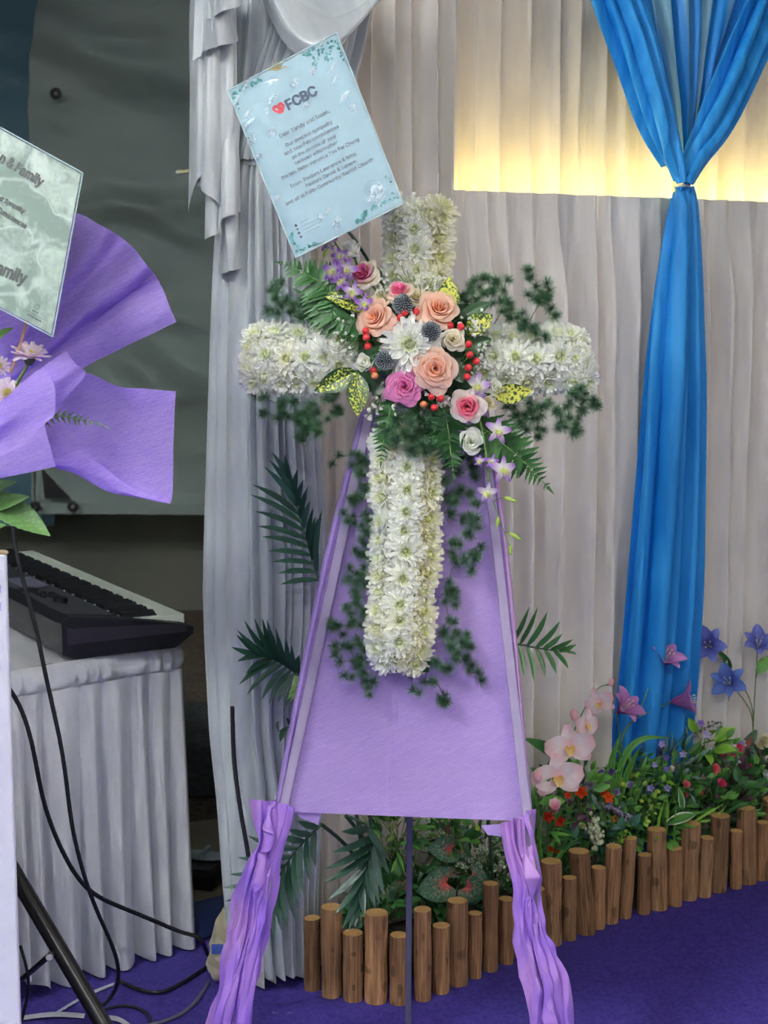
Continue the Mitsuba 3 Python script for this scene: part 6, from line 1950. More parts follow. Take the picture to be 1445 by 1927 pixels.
for (a, b, w) in (((470, 1600), (398, 1800), 16), ((478, 1640), (420, 1720), 12)):
    V = strip(P(*ZA(*a), 3.09), P(*ZA(*b), 3.07), w / 980, 0.15, enorm(-.3, -.3), 10)
    part(palm, 'young_leaf', grid(V), GLOSS, color=np.tile(c(122, 160, 84), (V.size // 3, 1)), label='pale green young leaf')
v, f = lathe([(0.001, 0), (0.045, 0.0), (0.055, 0.09), (0.058, 0.10), (0.050, 0.10), (0.046, 0.085), (0.001, 0.085)], 28)
part(palm, 'pot', (v + [root[0], root[1], 0.0], f), bs('dark_pot', prin(c(50, 44, 40), 0.6)))
palm2 = thing('palm_frond', 'lighter green palm frond reaching out past the flower stand towards the blue drape', 'palm')
ZE = zo(940, 1130, 2.861)
mapE = lambda q, tip: P(*ZE(*q), 3.30 if tip else 3.33)
frond(palm2, [(-40, 262), (75, 235), (180, 252), (300, 270), (345, 275)], [[(20, 10), (60, 30), (160, 35), (206, 35), (258, 60), (325, 112), (338, 180), (394, 210), (413, 238)], [(60, 330), (92, 390), (130, 408), (185, 436), (246, 412), (305, 396), (370, 367), (415, 292)]], mapE, 12, (c(52, 100, 54), c(84, 140, 80)), bows=0.05)
part(palm2, 'stem', tube(curve([BP(930, 1690, 0.12), P(915, 1500, 3.36), P(905, 1330, 3.36), mapE((-40, 262), 0)], 20), 0.004, 7), STEMP)


# ------------------------------------------------------------------ caladiums
def heart(a):
    return max(0.03, (math.sin(PI * min(1, (a * 0.80 + 0.20)) ** 0.9)) ** 0.75 * (1.0 if a > 0.05 else 0.8))


def caladium_leaf(parent, a, b, wpx, f, tx, ty, seed, pink=0.0):
    p0, p1 = BP(*a, f), BP(*b, f - 0.02)
    M, L = orient(p0, p1, enorm(tx, ty))
    V, u, v = leafmesh(L, wpx / FOC * 3.45, heart, 0.18, 0.45, 34, 27, 0.03)
    # two lobes run back past the stalk
    V[..., 0] -= 0.30 * L * (1 - u) ** 2.2 * np.abs(v) ** 1.1
    q = V.reshape(-1, 3)
    uu, vv_ = u.reshape(-1), np.abs(v.reshape(-1))
    rr_ = np.sqrt((uu * 1.0) ** 2 + (vv_ * 0.55 * np.interp(uu, [0, .3, 1], [1, 1, .3])) ** 2)
    ang = np.arctan2(v.reshape(-1) * 0.6, uu + 0.05)
    vein = np.abs(np.sin(ang * 7)) < 0.30
    sp = meshkit.noise(q * 500, seed)
    col = np.tile(c(54, 100, 72), (len(q), 1))
    wsp = np.clip((sp - 0.5) * 5, 0, 1) * np.clip(1.15 - np.maximum(uu, vv_) ** 3 * 1.2, 0, 1)
    col = cmix(col, np.tile(c(188, 190, 166), (len(q), 1)), wsp * 0.5)
    redm = np.clip(1.1 - rr_ / (0.30 + 0.25 * pink), 0, 1) + 0.7 * vein * np.clip(1 - rr_ / 0.75, 0, 1)
    col = cmix(col, np.tile(c(206, 62, 78), (len(q), 1)), np.clip(redm, 0, 1) * 0.9)
    k_ = num(parent + '__leaf')
    part(k_, 'blade', (tf(q, M), gfaces(34, 27)), LEAF, color=col, label='green leaf with red heart and pale specks')
    return p0


cal = thing('caladium', 'caladium plant with red hearted speckled leaves behind the logs, under the purple paper', 'plant')
ZD = zo(690, 1530, 4.983)
cb_ = BP(845, 1720, 0.16)
cb_[2] = 0.09
for i, (a, b, w, f, tx, ty, pk) in enumerate([((745, 655), (500, 740), 66, -0.005, -.1, -.1, .15), ((935, 690), (1090, 800), 54, -0.005, .1, -.1, .15), ((985, 600), (1140, 740), 50, 0.005, .4, -.2, .1), ((795, 345), (600, 330), 52, 0.03, -.1, -.3, .2), ((850, 230), (970, 160), 46, 0.06, .2, -.3, .3), ((800, 560), (565, 520), 30, 0.02, -.3, -.8, .2), ((640, 275), (455, 275), 15, 0.10, -.2, -1.2, .4), ((860, 520), (905, 420), 26, 0.07, .2, -.2, 1.2), ((630, 385), (440, 640), 16, 0.05, -.9, -.2, .4),
                                                  ((365, 610), (190, 740), 26, 0.06, -.5, -.5, .5), ((375, 680), (200, 810), 24, 0.05, -.5, -.3, .5), ((770, 140), (700, 110), 24, 0.13, -.2, -.4, 1.0), ((880, 350), (950, 410), 26, 0.06, .5, -.2, .2)]):
    p0 = caladium_leaf(cal, ZD(*a), ZD(*b), w, f + 0.06, tx, ty, i, pk)
    part(cal, 'stalk', tube(curve([cb_ + pr_.normal(0, .006, 3) * [1, 1, 0], cb_ * 0.4 + p0 * 0.6 + [0, 0.03, 0.03], p0], 12), 0.0018, 6), STEMG)
cal2 = thing('caladium', 'single caladium leaf with a pink red heart at the back, below the blue lilies', 'plant')
Z5 = zo(1200, 1330, 5.898)
p0 = caladium_leaf(cal2, Z5(1190, 440), Z5(1345, 250), 26, 0.20, .3, -.3, 31, 1.0)
part(cal2, 'stalk', tube(curve([BP(1395, 1470, .16), p0 - [0, 0, 0.02], p0], 10), 0.0016, 6), STEMG)


# ------------------------------------------------------------------ small plants of the bed
def proto_leaf(L, Wd, wf, cl, cl2, mat=None, fold=0.25, droop=0.5, nu=8, nv=5, edge=None, spots=None, seed=0):
    V, u, v = leafmesh(L, Wd, wf, fold, droop, nu, nv)
    col = cmix(cl, cl2, u).reshape(-1, 3)
    if edge is not None:
        m = (np.abs(v) > 0.72).reshape(-1, 1)
        col = np.where(m, edge, col)
    if spots is not None:
        s = meshkit.noise(V.reshape(-1, 3) * 60 / L * 0.2, seed)
        col = cmix(col, np.tile(spots, (len(col), 1)), np.clip((s - 0.5) * 8, 0, 1))
    return plyc((V.reshape(-1, 3), gfaces(nu, nv)), mat or LEAF, smooth=True, color=col)


GRN = {
    'dark': (c(40, 84, 42), c(60, 112, 54)), 'mid': (c(70, 128, 52), c(104, 160, 68)), 'bright': (c(104, 156, 48), c(150, 196, 70)), 'grey': (c(92, 122, 104), c(128, 156, 138)),
    'purple': (c(66, 44, 56), c(96, 66, 80)), 'yellow': (c(140, 168, 56), c(190, 206, 92)), 'blue': (c(52, 96, 78), c(76, 124, 98))}
LP = {(s, g): proto_leaf(1.0, {'oval': .5, 'lance': .22, 'round': .85}[s], {'oval': wleaf, 'lance': wlance, 'round': wleaf}[s], *GRN[g]) for s in ('oval', 'lance', 'round') for g in GRN}
LP[('oval', 'spotted')] = proto_leaf(1.0, .6, wleaf, c(56, 100, 58), c(70, 112, 66), nu=26, nv=21, spots=c(232, 232, 212), seed=4)
LP[('oval', 'edged')] = proto_leaf(1.0, .5, wleaf, c(72, 128, 58), c(92, 146, 72), nu=18, nv=13, edge=c(226, 230, 210))
br = rng(17)


def bush(label, px, py, rx, ry, f, n, shape, tone, lpx, name='foliage_plant', cat='plant', stems=True, depth=0.05, up=0.5):
    """A clump of leaves round (px, py); every leaf is a part."""
    k = thing(name, label, cat)
    ctr_ = BP(px, py, f)
    g = BP(px, py + ry * 1.2, f + 0.03)
    s = (ctr_ - CAM) @ FWD / FOC
    st = []
    for i in range(n):
        a, q = br.uniform(0, 2 * PI), math.sqrt(br.uniform(0.02, 1))
        ox, oz, oy = rx * q * math.cos(a), ry * q * math.sin(a), br.uniform(-depth, depth) * math.sqrt(max(0, 1 - q * q) + .15)
        p = ctr_ + np.array([ox * s, oy, oz * s])
        d = np.array([ox / max(rx, 1), -0.55 + br.normal(0, .4), oz / max(ry, 1) + up]) + br.normal(0, .35, 3)
        d /= np.linalg.norm(d)
        L = lpx * s * br.uniform(.7, 1.25)
        M, _ = orient(p, p + d, np.array([0, -.6, .8]) + br.normal(0, .4, 3))
        M[:3, :3] *= L
        tn = tone if isinstance(tone, str) else tone[int(br.integers(0, len(tone)))]
        part(k, 'leaf', LP[(shape, tn)], None, to=M)
        if i % 3 == 0:
            st.append(tube(curve([[g[0], g[1], max(g[2], 0.09)], (p + g) / 2 + br.normal(0, .006, 3), p], 6), 0.0009, 4))
    part(k, 'stems', join(st), STEMG, kind='stuff')
    return k


ball = sph(1.0, 6)


def small_flower(label, px, py, f, R, col, style='ball', name='small_flower', group=None, tx=0, ty=-.3, col2=None):
    k = thing(name, label, 'flower', group)
    p = BP(px, py, f)
    s = (p - CAM) @ FWD / FOC
    M = frame(p, enorm(tx + br.normal(0, .2), ty), roll=br.uniform(0, 6))
    R = R * s
    n = {'ball': 14, 'daisy': 7, 'tulip': 6, 'bell': 5}[style]
    ms = []
    for i in range(n):
        if style == 'ball':
            e0, e1, L, w = br.uniform(.0, 1.4), br.uniform(.6, 2.0), R, R * .8
        elif style == 'daisy':
            e0, e1, L, w = .5, -.1, R, R * .62
        elif style == 'tulip':
            e0, e1, L, w = 1.0, 1.3, R * 1.3, R * .8
        else:
            e0, e1, L, w = 1.1, .3, R * 1.1, R * .7
        V, u = petal(L, w, wpet, e0, e1, .4, 6, 3)
        V = rz(V, i * 2 * PI / n if style != 'ball' else i * 2.4)
        cc_ = cmix(np.asarray(col) * 0.9, col if col2 is None else col2, u).reshape(-1, 3) * br.uniform(.9, 1.08)
        if style == 'ball':
            ms.append((tf(V.reshape(-1, 3), M), gfaces(6, 3), cc_))
        else:
            part(k, 'petal', (tf(V.reshape(-1, 3), M), gfaces(6, 3)), PETAL, color=cc_)
    if ms:
        mcol(joinc(ms), PETAL, 'petals', k, kind='stuff')
    if style == 'daisy':
        part(k, 'center', (tf(ball[0] * R * .22, M), ball[1]), MATTE, color=np.tile(c(214, 196, 110), (len(ball[0]), 1)))
    part(k, 'stem', tube(curve([M[:3, 3], M[:3, 3] - M[:3, 2] * R * .8 - [0, 0, R], [p[0] + br.normal(0, .008), p[1] + .02, max(0.09, p[2] - .09)]], 8), 0.001, 5), STEMG)
    return k


# back foliage first: dark clumps that fill the bed
for i, (px, py, rx, ry, n, tone, sh, lab) in enumerate([
    (1010, 1560, 40, 46, 26, ('dark', 'mid'), 'lance', 'dark leafy clump right behind the wrapped leg'), (1060, 1590, 40, 38, 26, ('dark', 'blue'), 'oval', 'dark clump under the pink white tulip'),
    (1110, 1545, 46, 40, 28, ('dark', 'blue', 'grey'), 'oval', 'blue green clump around the white berry spray'), (1150, 1570, 40, 34, 22, ('mid', 'blue'), 'oval', 'green clump above the violet flowers and the leaning log'),
    (1240, 1530, 44, 40, 26, ('dark', 'mid'), 'lance', 'narrow leaved dark clump behind the white edged leaf'), (1300, 1490, 50, 44, 30, ('dark', 'mid'), 'oval', 'dark clump below the round pink flowers'),
    (1360, 1480, 46, 46, 28, ('dark', 'purple'), 'oval', 'dark green and purple clump under the blue and white flowers'), (1425, 1470, 40, 50, 28, ('dark', 'mid', 'purple'), 'oval', 'dark clump near the right edge of the photo'),
    (1250, 1440, 50, 36, 26, ('dark', 'grey'), 'lance', 'grey green clump in front of the blue drape'), (1340, 1530, 40, 26, 18, ('dark',), 'lance', 'low dark clump behind the logs, right of the white edged leaf'),
    (1090, 1480, 36, 30, 20, ('dark', 'mid'), 'oval', 'dark clump between the orange flowers and the pink orchid'), (1425, 1530, 34, 20, 14, ('dark', 'mid'), 'lance', 'low clump behind the last logs on the right'),
    (740, 1570, 44, 40, 24, ('mid', 'dark'), 'lance', 'loose green clump left of the metal rear leg'), (900, 1620, 50, 44, 30, ('dark',), 'lance', 'spiky dark green clump behind the white speckled leaves'), (940, 1660, 24, 30, 14, ('dark',), 'lance', 'dark spiky clump next to the wrapped leg, left side'),
    (850, 1570, 40, 24, 18, ('mid', 'dark'), 'oval', 'green clump just under the purple paper edge'), (775, 1640, 30, 60, 20, ('dark',), 'oval', 'dark leaves behind the metal rear leg'), (860, 1700, 40, 20, 14, ('dark', 'blue'), 'oval', 'dark low leaves under the caladium'), (735, 1680, 40, 40, 26, ('dark',), 'oval', 'dark leaves low between the palm tips and the metal rear leg'), (800, 1690, 36, 34, 26, ('dark',), 'oval', 'dark leaves low just right of the metal rear leg'), (680, 1720, 30, 24, 16, ('dark', 'blue'), 'oval', 'dark leaves low behind the short log under the palm')]):
    bush(lab, px, py, rx * 1.1, ry * 1.1, 0.11 + 0.025 * (i % 3), int(n * 2.6), sh, tone, 30 if sh == 'oval' else 44, depth=0.07)
for i, (px, py, rx, ry, n, tone, sh, L_, lab) in enumerate([(1160, 1530, 34, 44, 40, ('mid', 'dark'), 'oval', 22, 'leafy green clump between the orange flowers and the lime bush'), (1215, 1470, 40, 44, 44, ('mid', 'dark', 'bright'), 'oval', 20, 'mixed green clump in front of the foot of the blue drape'), (1270, 1470, 34, 46, 40, ('mid', 'grey'), 'oval', 20, 'soft green clump right of the blue drape foot'),
    (1230, 1560, 40, 30, 36, ('mid', 'dark'), 'oval', 22, 'low green clump behind the tall dark log'), (1300, 1450, 36, 30, 30, ('mid', 'dark'), 'oval', 22, 'green clump under the broad leaved plant'), (1395, 1460, 40, 34, 36, ('mid', 'dark'), 'oval', 22, 'green clump below the blue and white flowers, in front'), (1440, 1440, 24, 40, 26, ('dark', 'purple'), 'oval', 24, 'dusky clump at the right edge'), (1350, 1400, 30, 24, 24, ('mid', 'grey'), 'oval', 20, 'green clump left of the blue and white flowers'),
    (1040, 1480, 30, 40, 30, ('dark',), 'oval', 26, 'dark clump behind the lowest moth orchid bloom'), (1380, 1520, 40, 24, 30, ('mid', 'dark'), 'lance', 34, 'bladed clump behind the tall logs on the right'), (1050, 1620, 40, 30, 30, ('mid', 'dark'), 'lance', 32, 'bladed clump low beside the wrapped leg'), (1120, 1600, 40, 24, 30, ('dark', 'blue'), 'oval', 22, 'low blue green clump under the white berry spray'), (1185, 1440, 34, 30, 26, ('mid', 'dark'), 'lance', 30, 'bladed clump around the strap leaves')]):
    bush(lab, px, py, rx, ry, 0.085 + 0.02 * (i % 3), n, sh, tone, L_, depth=0.05)
for i, (px, py, rx, ry, n, tone, sh, L_, lab) in enumerate([(1195, 1480, 50, 40, 80, ('mid', 'dark', 'dark'), 'oval', 26, 'thick green clump right in front of the foot of the blue drape'), (1225, 1540, 50, 36, 70, ('mid', 'dark'), 'oval', 26, 'thick low clump below the strap leaves'), (1165, 1570, 40, 30, 50, ('dark', 'mid'), 'oval', 24, 'thick clump behind the pale leaning log'), (1265, 1500, 40, 40, 60, ('dark', 'mid'), 'oval', 26, 'thick clump between the blue drape and the white edged leaf')]):
    bush(lab, px, py, rx, ry, 0.12, n, sh, tone, L_, depth=0.03)
bush('bright lime green bush of small round leaves in front of the strappy plant', 1196, 1505, 40, 46, 0.08, 60, 'round', ('bright', 'yellow'), 11, name='lime_bush')
bush('bright lime green sprig beside the violet flowers on the leaning log', 1168, 1575, 14, 14, 0.05, 12, 'round', ('bright', 'yellow'), 10, name='lime_bush')
bush('fresh green broad leaved plant in front of the cream curtain, right of the blue drape', 1318, 1402, 28, 30, 0.14, 9, 'oval', ('mid', 'bright'), 46, name='broad_leaf_plant')
bush('second broad leaved green plant just below the other, behind the big pink flower', 1318, 1440, 26, 14, 0.12, 6, 'oval', ('mid',), 42, name='broad_leaf_plant')
bush('misty grey green plant rising beside the blue drape', 1290, 1385, 24, 26, 0.17, 24, 'lance', ('grey', 'mid'), 18)
bush('yellow green leaves showing under the purple paper, left of the metal rear leg', 748, 1560, 20, 20, 0.10, 14, 'oval', ('yellow', 'bright'), 15)
bush('white speckled leaf clump behind the caladium, next to the wrapped leg', 921, 1602, 20, 22, 0.07, 14, 'oval', 'spotted', 22, name='speckled_plant')
bush('small white speckled leaves between the caladium leaves', 884, 1622, 13, 14, 0.07, 8, 'oval', 'spotted', 18, name='speckled_plant')
bush('white speckled leaves high behind the caladium, just under the paper', 818, 1562, 12, 15, 0.11, 8, 'oval', 'spotted', 16, name='speckled_plant')
bush('brownish purple leaves under the orange flowers', 1086, 1522, 24, 26, 0.08, 14, 'oval', ('purple',), 18)
bush('grey green leaves above the white berry spray', 1130, 1530, 20, 22, 0.06, 10, 'oval', ('grey',), 18)
bush('dark purple leaves at the right edge, below the cream flowers', 1436, 1420, 16, 20, 0.12, 8, 'oval', ('purple', 'dark'), 24)
bush('green sprig leaning over the top of the tall dark log', 1228, 1580, 20, 12, 0.04, 12, 'oval', ('mid', 'bright'), 12)


def single_leaf(label, a, b, wpx, f, tone, shape='oval', tx=0, ty=-.4, name='broad_leaf'):
    k = thing(name, label, 'leaf')
    p, q = BP(*a, f), BP(*b, f - 0.02)
    M, L = orient(p, q, enorm(tx, ty))
    M[:3, 0] *= L; M[:3, 2] *= L
    base_w = {'oval': .5, 'lance': .22, 'round': .85}[shape]
    M[:3, 1] *= wpx / FOC * 3.5 / base_w
    part(k, 'blade', LP[(shape, tone)], None, to=M)
    part(k, 'stalk', tube(curve([p, p + [0, .01, -.02], [p[0], p[1] + .02, max(.09, p[2] - .09)]], 6), .0013, 5), STEMG)


single_leaf('large dark pointed leaf behind the pink orchid, aiming at the purple paper', (1052, 1424), (996, 1388), 26, .15, 'dark')
single_leaf('large green leaf under the lowest pink orchid bloom', (1014, 1512), (1072, 1504), 26, .06, 'mid')
single_leaf('green leaf with a white edge lying behind the tall log', (1252, 1552), (1318, 1524), 24, .035, 'edged', tx=-.3, ty=-.5)
single_leaf('upright white edged leaf beside the small pink flower', (1284, 1525), (1280, 1484), 14, .05, 'edged')
single_leaf('dark green rounded leaf on the blue lily stem at the right edge', (1424, 1268), (1450, 1232), 28, .16, 'mid')
single_leaf('dark narrow leaf behind the blue lilies', (1376, 1262), (1356, 1222), 16, .19, 'dark')
single_leaf('green leaf low behind the log second from the right edge', (1362, 1500), (1396, 1492), 20, .06, 'mid')
single_leaf('grey blue leaf hanging below the caladium heart at the right', (1412, 1400), (1424, 1440), 14, .12, 'grey')


def strap_plant(k, straps, f, wpx, tone):
    for (pts) in straps:
        cv = curve([BP(*q, f - 0.02 * i) for i, q in enumerate(pts)], 18)
        d = np.gradient(cv, axis=0)
        d /= np.linalg.norm(d, axis=1, keepdims=True)
        y = np.cross(enorm(.3, -.3), d)
        y /= np.linalg.norm(y, axis=1, keepdims=True)
        u = np.linspace(0, 1, 18)
        w = wpx / FOC * 3.5 / 2 * np.minimum(1, u * 3 + .6) * np.minimum(1, (1 - u) * 2.2 + .03)
        V = np.stack([cv - y * w[:, None] + [0, -.003, 0], cv, cv + y * w[:, None] + [0, -.003, 0]], 1)
        col = cmix(GRN[tone][0], GRN[tone][1], np.abs(np.array([-1, 0, 1.0]))[None] * np.ones((18, 1)))
        part(k, 'leaf', grid(V), LEAF, color=col.reshape(-1, 3))


sp_ = thing('strap_leaf_plant', 'plant with long arching strap leaves in front of the foot of the blue drape', 'plant')
strap_plant(sp_, [[(1155, 1500), (1150, 1450), (1157, 1408), (1172, 1372)], [(1162, 1500), (1168, 1440), (1190, 1402), (1215, 1388), (1262, 1389)], [(1165, 1505), (1180, 1455), (1196, 1420), (1206, 1404)], [(1175, 1520), (1200, 1470), (1222, 1438), (1250, 1420)], [(1150, 1500), (1146, 1450), (1150, 1415)], [(1180, 1540), (1195, 1500), (1215, 1470)]], 0.12, 15, 'mid')
gr_ = thing('grass_tuft', 'tuft of thin green grass blades right of the wrapped leg', 'grass')
strap_plant(gr_, [[(1028, 1660), (1034, 1600), (1056, 1550)], [(1018, 1640), (1016, 1590), (1024, 1545)], [(1035, 1650), (1056, 1600), (1092, 1575)], [(1024, 1650), (1018, 1600), (1012, 1560)], [(1045, 1630), (1062, 1600), (1078, 1588)], [(1030, 1640), (1042, 1580), (1040, 1548)]], 0.07, 5, 'mid')
gr_ = thing('grass_tuft', 'narrow green blades behind the white edged leaf', 'grass')
strap_plant(gr_, [[(1268, 1590), (1270, 1540), (1272, 1510)], [(1274, 1590), (1284, 1560), (1295, 1545)], [(1300, 1550), (1330, 1530), (1362, 1512)], [(1240, 1580), (1240, 1540), (1252, 1500)], [(1252, 1570), (1256, 1530), (1254, 1490)], [(1316, 1545), (1340, 1540), (1366, 1516)]], 0.055, 6, 'bright')


# moth orchid
mo = thing('moth_orchid', 'arching spray of pale pink moth orchids between the flower stand and the blue drape', 'orchid')
st_ = curve([BP(1010, 1600, .1), BP(1030, 1500, .12), BP(1078, 1380, .13), BP(1108, 1318, .13), BP(1130, 1292, .12), BP(1152, 1290, .11)], 50)
part(mo, 'stem', tube(st_, np.linspace(.0026, .0012, 50), 7), STEMG)
PKA, PKB = c(246, 196, 200), c(252, 240, 236)
for (px, py, R, tx, ty, rl) in ((1130, 1322, 32, -.7, .2, .5), (1101, 1364, 32, .9, .1, -.2), (1072, 1405, 47, -.05, .15, .15), (1048, 1462, 50, .1, .1, .1)):
    p = BP(px, py, .08)
    s = (p - CAM) @ FWD / FOC
    M = frame(p, enorm(tx, ty), roll=rl)
    bk_ = num(mo + '__bloom')
    for j, (ang, L, w) in enumerate(((90, .95, .62), (215, .95, .6), (325, .95, .6), (8, 1.02, 1.05), (172, 1.02, 1.05))):
        V, u = petal(R * s * L, R * s * w, wpet, .25, -.2, .2, 10, 7)
        V = rz(V, math.radians(ang)) + [0, 0, .0015 * (j > 2)]
        part(bk_, 'petal', (tf(V.reshape(-1, 3), M), gfaces(10, 7)), PETAL, color=cmix(PKB, PKA, np.clip(np.abs(u - .45) * 1.7, 0, 1)).reshape(-1, 3))
    V, u = petal(R * s * .45, R * s * .4, wpet, 1.2, .2, .8, 7, 5)
    V = rz(V, math.radians(270))
    part(bk_, 'lip', (tf(V.reshape(-1, 3), M), gfaces(7, 5)), PETAL, color=cmix(c(224, 176, 60), c(240, 220, 170), u).reshape(-1, 3), label='yellow lip')
    near = st_[np.argmin(np.linalg.norm(st_ - p, axis=1))]
    part(bk_, 'stalk', tube(curve([near, (near + p) / 2 + [0, 0, .004], p], 6), .0011, 5), STEMG)
for (px, py) in ((1080, 1345), (1012, 1462), (1150, 1284)):
    p = BP(px, py, .09)
    v, f = sph(.009 if px > 1100 else .0125, 8, (.8, .8, 1.2))
    part(mo, 'bud', (v + p, f), PETAL, color=np.tile(PKA, (len(v), 1)), label='pink bud')
    near = st_[np.argmin(np.linalg.norm(st_ - p, axis=1))]
    part(mo, 'bud_stalk', tube(np.array([near, (near + p) / 2, p]), .0009, 5), STEMG)


# lilies
def lily(label, base, tip, R, f, ca, cb2, seed, tx, ty, stem, name='lily'):
    k = thing(name, label, 'lily')
    r = rng(seed)
    p, q = BP(*base, f), BP(*tip, f - .03)
    s = (p - CAM) @ FWD / FOC
    d = (q - p) / np.linalg.norm(q - p) + enorm(tx, ty) * .6
    M = frame(p, d, roll=r.uniform(0, 1))
    for j in range(6):
        V, u = petal(R * s * (1.0 if j % 2 else .94), R * s * (.52 if j % 2 else .40), lambda a: (.22 + .78 * math.sin(PI * a ** 1.15)) if a < .98 else .12, 1.32, .12 + r.normal(0, .12), .32, 12, 7)
        V = rz(V, j * PI / 3 + r.normal(0, .06)) + [0, 0, .0006 * (j % 2)]
        v = np.abs(np.linspace(-1, 1, 7))[None] * np.ones((12, 1))
        col = cmix(ca, cb2, np.clip(u * .8 + .25 * np.sin(v * 6) * .5, 0, 1))
        part(k, 'petal', (tf(V.reshape(-1, 3), M), gfaces(12, 7)), PETAL, color=col.reshape(-1, 3))
    for j in range(4):
        a = j * 1.6
        e = np.array([math.cos(a) * R * s * .12, math.sin(a) * R * s * .12, R * s * .75])
        part(k, 'stamen', tube(tf(np.array([[0, 0, 0], e * .5, e]), M), .0008, 5), bs('stamen', prin(c(222, 216, 190), .6)) if 'mat_stamen' not in scene else 'mat_stamen')
        v, f_ = sph(.0022, 5, (1, 1, 1.6))
        part(k, 'anther', (tf(v + e, M), f_), MATTE, color=np.tile(c(232, 222, 180), (len(v), 1)))
    part(k, 'stem', tube(curve([p] + [BP(*x, f) for x in stem], 30), .0015, 6), STEMG)


PUA, PUB = c(150, 84, 150), c(206, 150, 204)
BLA, BLB = c(70, 74, 158), c(134, 146, 214)
lily('highest purple lily, in front of the blue drape', (1240, 1254), (1262, 1215), 58, .14, PUA, PUB, 1, .2, -.2, [(1224, 1285), (1206, 1330), (1186, 1362), (1168, 1400), (1165, 1480)])
lily('purple lily next to the pink moth orchid', (1160, 1342), (1182, 1305), 58, .13, PUA, PUB, 2, .4, .3, [(1164, 1370), (1165, 1420), (1164, 1480)])
lily('purple lily pointing right at the edge of the blue drape', (1262, 1321), (1310, 1306), 60, .13, PUA, PUB, 3, .2, .1, [(1230, 1336), (1200, 1350), (1180, 1368), (1166, 1410), (1166, 1480)])
lily('violet blue lily seen from the side, nearest the blue drape', (1334, 1216), (1312, 1196), 58, .18, BLA, BLB, 4, .3, .3, [(1350, 1228), (1385, 1275), (1412, 1320), (1417, 1370), (1416, 1440)])
lily('bright blue lily lower than its two neighbours', (1376, 1290), (1352, 1254), 56, .16, BLA, c(120, 156, 224), 5, -.2, .1, [(1392, 1308), (1412, 1340), (1417, 1380), (1416, 1440)])
lily('violet blue lily at the right edge of the photo', (1425, 1222), (1424, 1180), 52, .17, BLA, BLB, 6, 0, -.1, [(1423, 1260), (1419, 1330), (1417, 1380), (1416, 1440)])

